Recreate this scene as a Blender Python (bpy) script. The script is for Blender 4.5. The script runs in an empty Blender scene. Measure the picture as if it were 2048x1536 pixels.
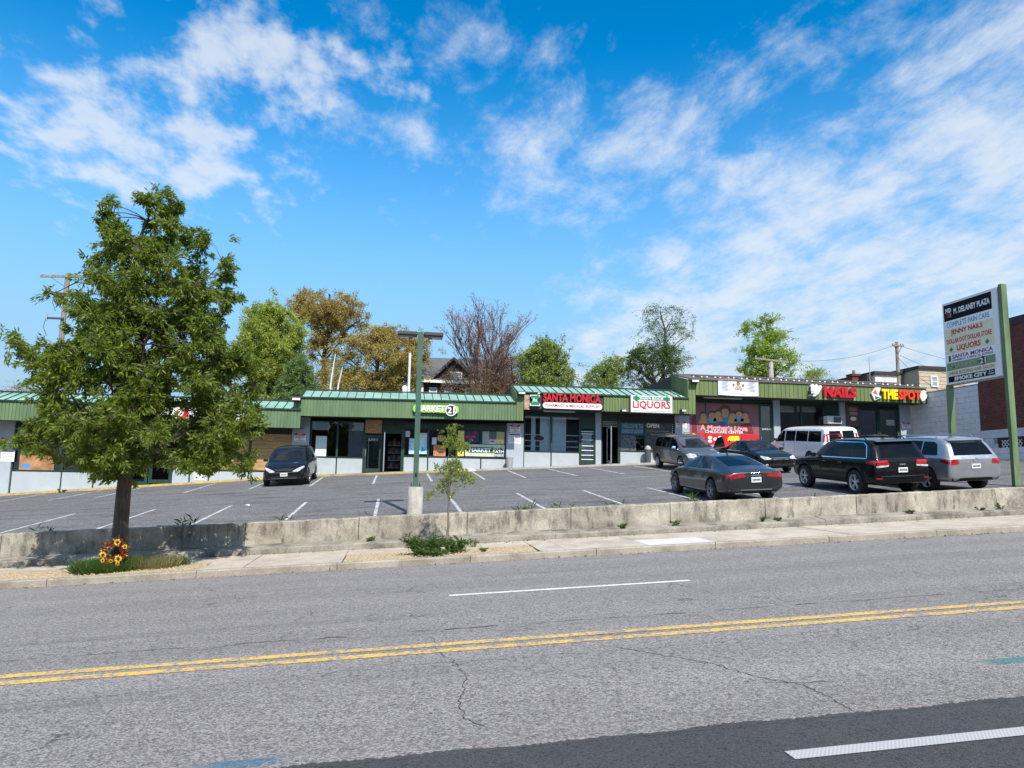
import bpy, bmesh, math, random
import numpy as np
from mathutils import Vector, Matrix
from mathutils.bvhtree import BVHTree

R = math.radians
scene = bpy.context.scene
COL = scene.collection

# ------------------------------------------------------------------ camera
YAW, PITCH, ROLL, FPX, EYE = R(8.7), R(7.6), R(1.0), 1480.0, 1.6
CF = Vector((math.sin(YAW)*math.cos(PITCH), math.cos(YAW)*math.cos(PITCH), math.sin(PITCH)))
_r = Vector((math.cos(YAW), -math.sin(YAW), 0)); _u = _r.cross(CF)
CR = _r*math.cos(ROLL)+_u*math.sin(ROLL); CU = -_r*math.sin(ROLL)+_u*math.cos(ROLL)
CAM = Vector((0, 0, EYE))
cd = bpy.data.cameras.new('camera'); cam = bpy.data.objects.new('camera', cd); COL.objects.link(cam)
cd.sensor_fit = 'HORIZONTAL'; cd.sensor_width = 36.0; cd.lens = 36.0*FPX/2048.0
cd.clip_start = 0.1; cd.clip_end = 6000
m = Matrix((CR, CU, -CF)).transposed().to_4x4(); m.translation = CAM
cam.matrix_world = m
scene.camera = cam
scene.render.resolution_x, scene.render.resolution_y = 1024, 768

# ------------------------------------------------------------------ light
SUN_EL = R(48.0); SUN_AZ = math.atan2(0.21, -0.98)      # azimuth from +Y towards +X: behind the camera, a little right
sun_dir = Vector((math.sin(SUN_AZ)*math.cos(SUN_EL), math.cos(SUN_AZ)*math.cos(SUN_EL), math.sin(SUN_EL)))
sd = bpy.data.lights.new('sun', 'SUN'); sd.energy = 5.0; sd.angle = R(0.53); sd.color = (1.0, 0.93, 0.82)
so = bpy.data.objects.new('sun', sd); COL.objects.link(so)
so.rotation_euler = (-sun_dir).to_track_quat('-Z', 'Y').to_euler(); so.location = (10, -30, 60)

scene.view_settings.view_transform = 'Standard'; scene.view_settings.look = 'None'
scene.view_settings.exposure = 0.30; scene.view_settings.gamma = 1.0
scene.view_settings.use_curve_mapping = False
scene.render.engine = 'CYCLES'
scene.cycles.max_bounces = 6; scene.cycles.transparent_max_bounces = 8
scene.cycles.use_denoising = True

# ------------------------------------------------------------------ node helpers
class NT:
    def __init__(s, tree): s.t = tree; s.l = tree.links
    def n(s, typ, **kw):
        nd = s.t.nodes.new(typ)
        for k, v in kw.items():
            if k.startswith('i_'): nd.inputs[k[2:].replace('_', ' ')].default_value = v
            else: setattr(nd, k, v)
        return nd
    def set(s, nd, idx, v):
        if hasattr(v, 'is_linked') or isinstance(v, bpy.types.NodeSocket): s.l.new(v, nd.inputs[idx])
        else: nd.inputs[idx].default_value = v
    def math(s, op, a, b=0.0, c=None, clamp=False):
        nd = s.n('ShaderNodeMath', operation=op, use_clamp=clamp); s.set(nd, 0, a); s.set(nd, 1, b)
        if c is not None: s.set(nd, 2, c)
        return nd.outputs[0]
    def ramp(s, v, lo, hi, a=0.0, b=1.0, smooth=True):
        nd = s.n('ShaderNodeMapRange', interpolation_type='SMOOTHSTEP' if smooth else 'LINEAR')
        s.set(nd, 0, v); s.set(nd, 1, lo); s.set(nd, 2, hi); s.set(nd, 3, a); s.set(nd, 4, b)
        return nd.outputs[0]
    def mix(s, f, a, b, blend='MIX'):
        nd = s.n('ShaderNodeMix', data_type='RGBA', blend_type=blend); s.set(nd, 0, f)
        for i, v in ((6, a), (7, b)):
            if isinstance(v, tuple) and len(v) == 3: v = (*v, 1)
            s.set(nd, i, v)
        return nd.outputs[2]
    def noise(s, vec, scale, detail=4, rough=0.55, dist=0.0, out=0):
        nd = s.n('ShaderNodeTexNoise'); nd.noise_dimensions = '3D'
        if vec is not None: s.l.new(vec, nd.inputs['Vector'])
        nd.inputs['Scale'].default_value = scale; nd.inputs['Detail'].default_value = detail
        nd.inputs['Roughness'].default_value = rough; nd.inputs['Distortion'].default_value = dist
        return nd.outputs[out]
    def mapping(s, vec, scale=(1, 1, 1), loc=(0, 0, 0), rot=(0, 0, 0)):
        nd = s.n('ShaderNodeMapping'); s.l.new(vec, nd.inputs[0])
        nd.inputs['Location'].default_value = loc; nd.inputs['Rotation'].default_value = rot; nd.inputs['Scale'].default_value = scale
        return nd.outputs[0]

# ------------------------------------------------------------------ world: sky with broken cloud
world = bpy.data.worlds.new('World'); scene.world = world; world.use_nodes = True
wt = world.node_tree; wt.nodes.clear(); W = NT(wt)
sky = W.n('ShaderNodeTexSky', sky_type='NISHITA'); sky.sun_disc = False
sky.sun_elevation = SUN_EL; sky.sun_rotation = SUN_AZ; sky.altitude = 50; sky.air_density = 1.0; sky.dust_density = 0.35; sky.ozone_density = 2.2
gm = W.n('ShaderNodeGamma'); gm.inputs[1].default_value = 1.5; W.l.new(sky.outputs[0], gm.inputs[0])
hs = W.n('ShaderNodeHueSaturation'); hs.inputs['Saturation'].default_value = 1.55; hs.inputs['Value'].default_value = 0.86; hs.inputs['Hue'].default_value = 0.484
W.l.new(gm.outputs[0], hs.inputs['Color'])
tc = W.n('ShaderNodeTexCoord'); sep = W.n('ShaderNodeSeparateXYZ'); W.l.new(tc.outputs['Generated'], sep.inputs[0])
zc = W.math('ADD', W.math('MAXIMUM', sep.outputs[2], 0.0), 0.16)
px_, py_ = W.math('DIVIDE', sep.outputs[0], zc), W.math('DIVIDE', sep.outputs[1], zc)
cmb = W.n('ShaderNodeCombineXYZ'); W.l.new(px_, cmb.inputs[0]); W.l.new(py_, cmb.inputs[1])
cp = cmb.outputs[0]
# cloud fields: broken puffs to the west, drifting wisps ahead, a high thin veil to the east
def blob(cx, cy, rx, ry):
    u = W.math('DIVIDE', W.math('SUBTRACT', px_, cx), rx); v = W.math('DIVIDE', W.math('SUBTRACT', py_, cy), ry)
    return W.math('POWER', 2.718, W.math('MULTIPLY', W.math('ADD', W.math('MULTIPLY', u, u), W.math('MULTIPLY', v, v)), -1.0))
cov_n = W.noise(W.mapping(cp, (1, 1, 1), (7.3, 2.2, 0)), 0.55, 3, 0.5)
puff_n = W.noise(W.mapping(cp, (1.0, 0.66, 1), (3.1, 0.4, 0), (0, 0, R(-8))), 9.0, 9, 0.58, 0.05)
cov_p = W.math('MAXIMUM', W.math('MAXIMUM', blob(-.58, 1.64, .42, .33), W.math('MULTIPLY', blob(-.32, 1.36, .34, .28), .88)), W.math('MULTIPLY', W.ramp(cov_n, .55, .75), W.ramp(px_, -.9, -1.6, 0, .8)))
cov_p = W.math('MAXIMUM', cov_p, W.math('MULTIPLY', blob(-.78, 1.25, .3, .2), .55))
cov_p = W.math('MAXIMUM', cov_p, W.math('MULTIPLY', W.ramp(cov_n, .35, .6, .55, 1.0), W.ramp(py_, .95, .55)))  # cloud overhead and behind the camera, out of view, added to whiten ambient light
puffs = W.ramp(W.math('ADD', puff_n, W.math('MULTIPLY', cov_p, .36)), .66, .92)
wisp_n = W.noise(W.mapping(cp, (1.0, 0.62, 1), (0.6, 5.0, 0), (0, 0, R(-22))), 6.0, 10, 0.66, 0.14)
cov_w = W.math('MAXIMUM', W.math('MAXIMUM', W.math('MULTIPLY', blob(.33, 1.52, .30, .30), .95), W.math('MULTIPLY', blob(.14, 1.20, .26, .12), .7)), W.math('MULTIPLY', blob(.0, 1.5, .22, .16), .7))
veil = W.ramp(W.math('ADD', px_, W.math('MULTIPLY', py_, .12)), .48, 1.25)
wisps = W.ramp(W.math('ADD', W.math('ADD', wisp_n, W.math('MULTIPLY', cov_w, .31)), W.math('MULTIPLY', veil, .33)), .60, .98)
fine = W.noise(W.mapping(cp, (1.0, 1.0, 1), (1.6, 2.0, 0)), 14.0, 6, 0.6)
amount = W.math('MAXIMUM', W.math('MULTIPLY', puffs, .76), W.math('MULTIPLY', wisps, .82))
amount = W.math('MULTIPLY', W.math('MULTIPLY', amount, W.ramp(fine, .2, .6, .82, 1.0)), W.ramp(sep.outputs[2], 0.0, .13, .1, 1.0))
haze = W.ramp(sep.outputs[2], .54, .07)
base = W.mix(W.math('MULTIPLY', haze, .97), hs.outputs[0], (2.85, 4.05, 5.3))
skyc = W.mix(amount, base, (5.5, 5.9, 6.4))
bg = W.n('ShaderNodeBackground'); bg.inputs['Strength'].default_value = 0.12
W.l.new(skyc, bg.inputs['Color'])
wo = W.n('ShaderNodeOutputWorld'); W.l.new(bg.outputs[0], wo.inputs[0])

# ------------------------------------------------------------------ survey helper: sight line met with an upright plane at distance Y
def P(x, y, Y):
    d = CF + CR*((x-1024)/FPX) - CU*((y-768)/FPX)
    return CAM + d*((Y-CAM.y)/d.y)
def PX(x, y, X):
    d = CF + CR*((x-1024)/FPX) - CU*((y-768)/FPX)
    return CAM + d*((X-CAM.x)/d.x)

# ------------------------------------------------------------------ ground levels
S = 0.056                                             # the street climbs to the right
def gz(X): return S*max(-45.0, min(70.0, X))
def lotz(X, Y):
    z = 0.30+gz(X)+0.073*(Y-17.4)
    if X < -5: z -= 0.026*(-5-max(X, -24))*max(0, min(1, (Y-17.4)/22.8))
    return z

# ------------------------------------------------------------------ object helpers
ORG = {}
def link(o, parent=None):
    COL.objects.link(o)
    if parent is not None:
        o.parent = parent; o.location = -Vector(ORG.get(parent.name, (0, 0, 0)))
        ORG[o.name] = (0, 0, 0)
    return o
def tag(o, label=None, cat=None, group=None, kind=None):
    if label: o['label'] = label
    if cat: o['category'] = cat
    if group: o['group'] = group
    if kind: o['kind'] = kind
    return o
def thing(name, label, cat, loc=(0, 0, 0), group=None):
    o = bpy.data.objects.new(name, None); COL.objects.link(o); o.location = loc
    o.empty_display_size = 0.2
    ORG[o.name] = tuple(loc)
    return tag(o, label, cat, group)

class MB:
    def __init__(s): s.v = []; s.f = []
    def add(s, verts, faces):
        b = len(s.v); s.v += [tuple(p) for p in verts]; s.f += [tuple(i+b for i in f) for f in faces]; return s
    def hexa(s, p):      # 8 points: bottom 4 ccw, top 4 ccw
        return s.add(p, [(3, 2, 1, 0), (4, 5, 6, 7), (0, 1, 5, 4), (1, 2, 6, 5), (2, 3, 7, 6), (3, 0, 4, 7)])
    def box(s, x0, x1, y0, y1, z0, z1):
        return s.hexa([(x0, y0, z0), (x1, y0, z0), (x1, y1, z0), (x0, y1, z0), (x0, y0, z1), (x1, y0, z1), (x1, y1, z1), (x0, y1, z1)])
    def slab(s, x0, x1, y0, y1, zf, t):          # box whose top follows zf(x,y)
        c = [(x0, y0), (x1, y0), (x1, y1), (x0, y1)]
        return s.hexa([(x, y, zf(x, y)-t) for x, y in c]+[(x, y, zf(x, y)) for x, y in c])
    def prismY(s, poly, y0, y1):                 # polygon (x,z), ccw seen from -Y, extruded y0..y1
        n = len(poly)
        return s.add([(x, y0, z) for x, z in poly]+[(x, y1, z) for x, z in poly],
              [tuple(range(n)), tuple(range(2*n-1, n-1, -1))]+[((i+1) % n, i, n+i, n+(i+1) % n) for i in range(n)])
    def prismX(s, poly, x0, x1):                 # polygon (y,z)
        n = len(poly)
        return s.add([(x0, y, z) for y, z in poly]+[(x1, y, z) for y, z in poly],
              [tuple(range(n-1, -1, -1)), tuple(range(n, 2*n))]+[(i, (i+1) % n, n+(i+1) % n, n+i) for i in range(n)])
    def prismZ(s, poly, z0, z1):
        n = len(poly)
        return s.add([(x, y, z0) for x, y in poly]+[(x, y, z1) for x, y in poly],
              [tuple(range(n-1, -1, -1)), tuple(range(n, 2*n))]+[(i, (i+1) % n, n+(i+1) % n, n+i) for i in range(n)])
    def tube(s, pts, rad, n=6, cap=True):
        pts = [Vector(p) for p in pts]
        if not hasattr(rad, '__len__'): rad = [rad]*len(pts)
        b = len(s.v); up = None
        for i, p in enumerate(pts):
            t = (pts[min(i+1, len(pts)-1)]-pts[max(i-1, 0)]).normalized()
            if up is None: up = t.orthogonal().normalized()
            a = (up-t*up.dot(t))
            a = a.normalized() if a.length > 1e-5 else t.orthogonal().normalized()
            up = a; c = t.cross(a)
            for k in range(n):
                an = 2*math.pi*k/n; s.v.append(tuple(p+(a*math.cos(an)+c*math.sin(an))*rad[i]))
        for i in range(len(pts)-1):
            for k in range(n):
                k2 = (k+1) % n; s.f.append((b+i*n+k, b+i*n+k2, b+(i+1)*n+k2, b+(i+1)*n+k))
        if cap:
            s.f.append(tuple(b+k for k in range(n-1, -1, -1))); e = b+(len(pts)-1)*n; s.f.append(tuple(e+k for k in range(n)))
        return s
    def lathe(s, prof, n=16, c=(0, 0, 0), axis='z', cap=True):   # profile (r,h)
        b = len(s.v)
        for r, h in prof:
            for k in range(n):
                a = 2*math.pi*k/n; u, w = r*math.cos(a), r*math.sin(a)
                p = (u, w, h) if axis == 'z' else ((h, u, w) if axis == 'x' else (w, h, u))
                s.v.append((p[0]+c[0], p[1]+c[1], p[2]+c[2]))
        for i in range(len(prof)-1):
            for k in range(n):
                k2 = (k+1) % n; s.f.append((b+i*n+k, b+i*n+k2, b+(i+1)*n+k2, b+(i+1)*n+k))
        if cap: s.f.append(tuple(b+k for k in range(n-1, -1, -1))); e = b+(len(prof)-1)*n; s.f.append(tuple(e+k for k in range(n)))
        return s
    def mesh(s, name, mat=None, smooth=False):
        me = bpy.data.meshes.new(name); me.from_pydata(s.v, [], s.f)
        if mat: me.materials.append(mat)
        if smooth:
            me.shade_smooth(); me.set_sharp_from_angle(angle=R(38))
        me.update(); return me
    def build(s, name, mat, parent=None, smooth=False, fix=False):
        me = s.mesh(name, mat, smooth)
        if fix:
            bm = bmesh.new(); bm.from_mesh(me); bmesh.ops.recalc_face_normals(bm, faces=bm.faces); bm.to_mesh(me); bm.free()
        return link(bpy.data.objects.new(name, me), parent)
def bevel(o, w, seg=1):
    md = o.modifiers.new('bevel', 'BEVEL'); md.width = w; md.segments = seg; md.limit_method = 'ANGLE'; md.angle_limit = R(40); return o
def copy_at(src, parent, off):
    c = src.copy(); w = src.location+Vector(ORG.get(src.parent.name, (0, 0, 0))); link(c, parent); c.location = w-Vector(ORG.get(parent.name, (0, 0, 0)))+Vector(off); return c

# ------------------------------------------------------------------ materials
def newmat(name):
    mt = bpy.data.materials.new(name); mt.use_nodes = True; t = mt.node_tree; t.nodes.clear(); N = NT(t)
    b = N.n('ShaderNodeBsdfPrincipled'); o = N.n('ShaderNodeOutputMaterial'); t.links.new(b.outputs[0], o.inputs[0])
    return mt, N, b
def objvec(N, world_space=False):
    if world_space: return N.n('ShaderNodeNewGeometry').outputs['Position']
    tcn = N.n('ShaderNodeTexCoord'); oi = N.n('ShaderNodeObjectInfo'); v = N.n('ShaderNodeVectorMath', operation='ADD')
    sc = N.math('MULTIPLY', oi.outputs['Random'], 37.0); cb = N.n('ShaderNodeCombineXYZ')
    for i in range(3): N.l.new(sc, cb.inputs[i])
    N.l.new(tcn.outputs['Object'], v.inputs[0]); N.l.new(cb.outputs[0], v.inputs[1]); return v.outputs[0]
def bump(N, b, h, strength=0.3, dist=0.02):
    bn = N.n('ShaderNodeBump'); bn.inputs['Strength'].default_value = strength; bn.inputs['Distance'].default_value = dist
    N.l.new(h, bn.inputs['Height']); N.l.new(bn.outputs[0], b.inputs['Normal'])
def M(name, col, rough=0.6, metal=0.0, var=0.12, scale=3.0, bmp=0.0, bscale=60, spec=0.5, coat=0.0, dirt=0.0, dirtcol=(0.06, 0.055, 0.05), stretch=(1, 1, 1), ws=False, rnd=0.0, board=0.0):
    mt, N, b = newmat(name); v = objvec(N, ws)
    n1 = N.noise(N.mapping(v, stretch), scale, 6, 0.6)
    c = N.mix(N.ramp(n1, 0.3, 0.7), tuple(x*(1-var) for x in col), tuple(min(1, x*(1+var)) for x in col))
    if dirt > 0:
        n2 = N.noise(N.mapping(v, stretch, (5, 3, 1)), scale*0.7, 8, 0.65)
        c = N.mix(N.math('MULTIPLY', N.ramp(n2, 0.48, 0.72), dirt), c, dirtcol)
    if rnd: c = N.mix(N.math('MULTIPLY', N.n('ShaderNodeObjectInfo').outputs['Random'], rnd), c, tuple(x*0.45 for x in col))
    if board:
        sb_ = N.n('ShaderNodeSeparateXYZ'); N.l.new(v, sb_.inputs[0]); wn = N.n('ShaderNodeTexWhiteNoise', noise_dimensions='1D')
        N.l.new(N.math('FLOOR', N.math('DIVIDE', sb_.outputs[0], board)), wn.inputs['W']); c = N.mix(N.math('MULTIPLY', wn.outputs['Value'], 0.30), c, tuple(x*0.5 for x in col))
        stn = N.noise(N.mapping(v, (5, 1, .5), (1, 1, 3)), 1.6, 6, .7); c = N.mix(N.math('MULTIPLY', N.ramp(stn, .52, .72), .35), c, tuple(min(1, x*1.7+.03) for x in col))
    N.l.new(c, b.inputs['Base Color']); b.inputs['Roughness'].default_value = rough; b.inputs['Metallic'].default_value = metal
    b.inputs['Specular IOR Level'].default_value = spec
    if coat: b.inputs['Coat Weight'].default_value = coat; b.inputs['Coat Roughness'].default_value = 0.04
    if bmp: bump(N, b, N.noise(v, bscale, 4, 0.6), bmp, 0.01)
    return mt
def leafmat(name, c1, c2, trans=0.45, rough=0.45):
    mt, N, b = newmat(name); g = N.n('ShaderNodeNewGeometry')
    c = N.mix(g.outputs['Random Per Island'], c1, c2)
    N.l.new(c, b.inputs['Base Color']); b.inputs['Roughness'].default_value = rough; b.inputs['Specular IOR Level'].default_value = 0.35
    tr = N.n('ShaderNodeBsdfTranslucent'); N.l.new(N.mix(0.5, c, (min(1, c2[0]*1.5), min(1, c2[1]*1.5), c2[2]*0.6)), tr.inputs[0])
    mx = N.n('ShaderNodeMixShader'); mx.inputs[0].default_value = trans
    N.l.new(b.outputs[0], mx.inputs[1]); N.l.new(tr.outputs[0], mx.inputs[2])
    out = [n for n in mt.node_tree.nodes if n.type == 'OUTPUT_MATERIAL'][0]; N.l.new(mx.outputs[0], out.inputs[0])
    return mt
def glassmat(name, tint=(0.45, 0.5, 0.52), refl=1.0, rough=0.01):
    mt, N, b = newmat(name)
    tr = N.n('ShaderNodeBsdfTransparent'); tr.inputs[0].default_value = (*tint, 1)
    gl = N.n('ShaderNodeBsdfGlossy'); gl.inputs['Roughness'].default_value = rough; gl.inputs[0].default_value = (0.95, 0.97, 1, 1)
    fr = N.n('ShaderNodeFresnel'); fr.inputs[0].default_value = 1.52
    mx = N.n('ShaderNodeMixShader'); N.l.new(N.math('MULTIPLY', fr.outputs[0], 1.7*refl, clamp=True), mx.inputs[0])
    N.l.new(tr.outputs[0], mx.inputs[1]); N.l.new(gl.outputs[0], mx.inputs[2])
    out = [n for n in mt.node_tree.nodes if n.type == 'OUTPUT_MATERIAL'][0]; N.l.new(mx.outputs[0], out.inputs[0])
    return mt

def asphalt(name, c_lo, c_hi, speck=0.5, grain=95.0, wear=True, streak=0.35, s_lo=0.60):
    mt, N, b = newmat(name); v = objvec(N, True)
    big = N.noise(N.mapping(v, (0.25, 1.1, 1)), 0.9, 6, 0.6)
    mid = N.noise(v, 6.0, 6, 0.7)
    base = N.mix(N.ramp(N.math('ADD', N.math('MULTIPLY', big, 0.6), N.math('MULTIPLY', mid, 0.4)), 0.36, 0.64), c_lo, c_hi)
    vo = N.n('ShaderNodeTexVoronoi', feature='F1'); N.l.new(v, vo.inputs['Vector']); vo.inputs['Scale'].default_value = grain
    sp = N.n('ShaderNodeSeparateColor'); N.l.new(vo.outputs['Color'], sp.inputs[0])
    stone = N.ramp(sp.outputs[0], 0.25, 0.95)
    tone = N.mix(stone, tuple(x*0.62 for x in c_lo), tuple(min(1, x*1.45) for x in c_hi))
    c = N.mix(speck, base, tone)
    if wear:
        cr = N.n('ShaderNodeTexVoronoi', feature='DISTANCE_TO_EDGE'); cr.inputs['Scale'].default_value = 0.42
        wv = N.n('ShaderNodeVectorMath', operation='ADD'); N.l.new(v, wv.inputs[0])
        nz = N.n('ShaderNodeTexNoise'); nz.inputs['Scale'].default_value = 1.7; nz.inputs['Detail'].default_value = 8; N.l.new(v, nz.inputs['Vector'])
        N.l.new(nz.outputs['Color'], wv.inputs[1]); N.l.new(wv.outputs[0], cr.inputs['Vector'])
        ck = N.ramp(cr.outputs['Distance'], 0.0, 0.007, 1, 0); mask = N.ramp(N.noise(v, 0.7, 3), 0.50, 0.62)
        c = N.mix(N.math('MULTIPLY', N.math('MULTIPLY', ck, mask), 0.75), c, (0.03, 0.03, 0.032))
        st = N.ramp(N.noise(N.mapping(v, (0.35, 1.6, 1), (9, 4, 0)), 1.3, 7, 0.7), s_lo, s_lo+0.16)
        c = N.mix(N.math('MULTIPLY', st, streak), c, tuple(x*0.42 for x in c_lo))
        s2 = N.ramp(N.noise(N.mapping(v, (0.12, 1.9, 1), (2, 14, 0)), 0.9, 8, 0.72), 0.52, 0.66)
        c = N.mix(N.math('MULTIPLY', s2, streak), c, tuple(x*0.55 for x in c_lo))
    pit = N.n('ShaderNodeTexVoronoi', feature='F1'); N.l.new(v, pit.inputs['Vector']); pit.inputs['Scale'].default_value = grain*0.55
    sq = N.n('ShaderNodeSeparateColor'); N.l.new(pit.outputs['Color'], sq.inputs[0])
    c = N.mix(N.math('MULTIPLY', N.ramp(sq.outputs[1], 0.86, 0.93), 0.55), c, tuple(x*0.3 for x in c_lo))
    sy_ = N.n('ShaderNodeSeparateXYZ'); N.l.new(v, sy_.inputs[0])
    lane = N.math('SINE', N.math('ADD', N.math('MULTIPLY', sy_.outputs[1], 3.9), N.math('MULTIPLY', N.noise(v, 0.35, 3), 3.0)))
    c = N.mix(N.math('MULTIPLY', N.ramp(lane, -1, 1), 0.14 if wear else 0.0), c, tuple(x*0.55 for x in c_lo))
    N.l.new(c, b.inputs['Base Color']); b.inputs['Roughness'].default_value = 0.85; b.inputs['Specular IOR Level'].default_value = 0.3
    h = N.math('ADD', N.math('MULTIPLY', vo.outputs['Distance'], -1.0), N.math('MULTIPLY', mid, 0.6))
    bump(N, b, h, 0.55, 0.012)
    return mt
def concrete(name, c_lo, c_hi, stain=0.6, staincol=(0.05, 0.047, 0.042), vertical=False, topz=None):
    mt, N, b = newmat(name); v = objvec(N, True)
    n1 = N.noise(v, 2.2, 8, 0.65); n2 = N.noise(v, 38, 4, 0.7)
    c = N.mix(N.ramp(n1, 0.32, 0.68), c_lo, c_hi)
    c = N.mix(0.28, c, N.mix(N.ramp(n2, 0.35, 0.65), tuple(x*0.5 for x in c_lo), tuple(min(1, x*1.25) for x in c_hi)))
    sv = N.mapping(v, (3.2, 3.2, 1.1) if vertical else (1, 1, 1), (2, 7, 0))
    s1 = N.noise(sv, 1.5 if vertical else 1.3, 9, 0.74)
    sm = N.ramp(s1, 0.44, 0.66)
    if vertical:
        big = N.ramp(N.noise(v, 0.75, 6, 0.65), 0.34, 0.60); sm = N.math('MULTIPLY', N.math('ADD', N.math('MULTIPLY', sm, 0.75), 0.35, clamp=True), big)
        sm = N.math('MAXIMUM', sm, N.math('MULTIPLY', N.ramp(s1, 0.47, 0.66), 0.75))
    c = N.mix(N.math('MULTIPLY', sm, stain), c, staincol)
    N.l.new(c, b.inputs['Base Color']); b.inputs['Roughness'].default_value = 0.9; b.inputs['Specular IOR Level'].default_value = 0.25
    bump(N, b, N.math('ADD', n2, N.math('MULTIPLY', n1, 0.8)), 0.35, 0.012)
    return mt

m_road = asphalt('old_asphalt', (0.196, 0.183, 0.177), (0.288, 0.271, 0.262), 0.64, 82)
m_patch = asphalt('new_asphalt', (0.050, 0.052, 0.056), (0.075, 0.077, 0.082), 0.40, 130, wear=False)
m_lot = asphalt('lot_asphalt', (0.130, 0.126, 0.126), (0.200, 0.194, 0.193), 0.55, 36, streak=0.62, s_lo=0.49)
m_side = concrete('pavement_concrete', (0.40, 0.345, 0.275), (0.54, 0.475, 0.385), 0.34, (0.15, 0.125, 0.10))
m_kerb = concrete('kerb_concrete', (0.27, 0.235, 0.19), (0.40, 0.355, 0.29), 0.5, (0.12, 0.105, 0.085))
m_wall = concrete('wall_concrete', (0.27, 0.24, 0.195), (0.52, 0.475, 0.39), 0.92, (0.070, 0.066, 0.056), vertical=True)
m_step = concrete('step_concrete', (0.22, 0.20, 0.165), (0.36, 0.33, 0.275), 0.75, (0.07, 0.065, 0.055))
m_walk = concrete('walk_concrete', (0.36, 0.33, 0.29), (0.48, 0.45, 0.40), 0.4, (0.15, 0.14, 0.12))
m_base = concrete('footing_concrete', (0.42, 0.39, 0.34), (0.58, 0.55, 0.50), 0.6, (0.14, 0.13, 0.115), vertical=True)
def paintmat(name, col, worn):
    mt, N, b = newmat(name); v = objvec(N, True)
    n = N.noise(v, 24, 6, 0.75); n2 = N.noise(v, 2.5, 4, 0.6)
    w = N.math('MULTIPLY', N.ramp(N.math('ADD', n, N.math('MULTIPLY', n2, 0.35)), 0.62, 0.76), worn)
    N.l.new(N.mix(w, col, (0.19, 0.19, 0.19)), b.inputs['Base Color']); b.inputs['Roughness'].default_value = 0.75
    bump(N, b, n, 0.3, 0.008); return mt
m_yel = paintmat('yellow_road_paint', (0.68, 0.43, 0.085), 0.95)
m_wht = paintmat('white_road_paint', (0.72, 0.72, 0.72), 0.45)
m_lotw = paintmat('worn_white_paint', (0.60, 0.61, 0.63), 1.0)
m_yk = paintmat('yellow_kerb_paint', (0.66, 0.45, 0.06), 0.9)
m_crack = M('crack_dark', (0.03, 0.03, 0.031), 0.95)
m_dirt = M('dirt', (0.16, 0.13, 0.09), 0.95, scale=0.4, var=0.4, bmp=0.5, bscale=3, ws=True)
# ================================================================== GROUND, ROAD, PAVEMENT
rng = random.Random(7)
def sheet(name, xs, ys, zf, mat, kind='structure', parent=None):
    v = [(x, y, zf(x, y)) for y in ys for x in xs]; n = len(xs)
    f = [(j*n+i, j*n+i+1, (j+1)*n+i+1, (j+1)*n+i) for j in range(len(ys)-1) for i in range(n-1)]
    mb = MB().add(v, f); o = mb.build(name, mat, parent)
    if kind: o['kind'] = kind
    return o
def ground_h(Y):
    if Y < 17: return -0.35
    if Y > 42: return 1.75
    return -0.25+(Y-17)/25*1.85
sheet('ground', [-2500, -400, -45, 0, 70, 400, 2500], [-2500, -300, 0, 17, 30, 42, 60, 120, 300, 2500], lambda x, y: gz(x)+ground_h(y), m_dirt)
RX0, RX1 = -45.0, 70.0
road = sheet('road', [RX0, -20, 0, 20, 45, RX1], [0.0, 4.57, 9, 14.36], lambda x, y: gz(x), m_road)
sheet('road_patch', [RX0, -20, 0, 20, 45, RX1], [0.02, 4.57], lambda x, y: gz(x)+0.004, m_patch)
# ragged seam of the newer surface
mb = MB(); x = -6.0; e = 4.57; pts = []
while x < 12:
    pts.append((x, 4.572+0.022*(1+math.sin(x*2.3)*math.sin(x*5.1))+rng.uniform(0.0, 0.028))); x += 0.018
v = [(x, 4.55, gz(x)+0.005) for x, y in pts]+[(x, y, gz(x)+0.005) for x, y in pts]; n = len(pts)
mb.add(v, [(i, i+1, n+i+1, n+i) for i in range(n-1)]); mb.build('seam', m_patch, road)
def strip(name, mat, x0, x1, y0, y1, dz=0.006, zf=None, parent=None, skew=0.0):
    zf = zf or (lambda X, Y: gz(X)); n = max(1, int((x1-x0)/8))
    xs = [x0+(x1-x0)*i/n for i in range(n+1)]
    v = [(X, y0, zf(X, y0)+dz) for X in xs]+[(X+skew, y1, zf(X, y1)+dz) for X in xs]
    return MB().add(v, [(i, i+1, n+1+i+1, n+1+i) for i in range(n)]).build(name, mat, parent)
strip('yellow_line', m_yel, RX0, RX1, 7.15, 7.29, 0.004, parent=road)
strip('yellow_line', m_yel, RX0, RX1, 7.41, 7.55, 0.004, parent=road)
for k in range(-3, 6):
    strip('lane_dash', m_wht, 0.78+k*12.2-0.0, 4.26+k*12.2, 10.43, 10.55, 0.004, parent=road)
def hatched(name, col):
    mt, N, b = newmat(name); v = objvec(N, True)
    wv = N.n('ShaderNodeTexWave', wave_type='BANDS', bands_direction='X'); N.l.new(N.mapping(v, (1, 1, 1), rot=(0, 0, R(35))), wv.inputs[0]); wv.inputs['Scale'].default_value = 16
    N.l.new(N.mix(N.ramp(wv.outputs[1], 0.35, 0.6), (0.36, 0.36, 0.37), col), b.inputs['Base Color']); b.inputs['Roughness'].default_value = 0.6
    bump(N, b, wv.outputs[1], 0.08, 0.006); return mt
m_tape = hatched('ribbed_marking_tape', (0.43, 0.425, 0.425))
for k in range(-2, 4):
    strip('lane_dash', m_tape, 2.21+k*12.2, 5.3+k*12.2, 3.98, 4.10, 0.009, parent=road)
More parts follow.
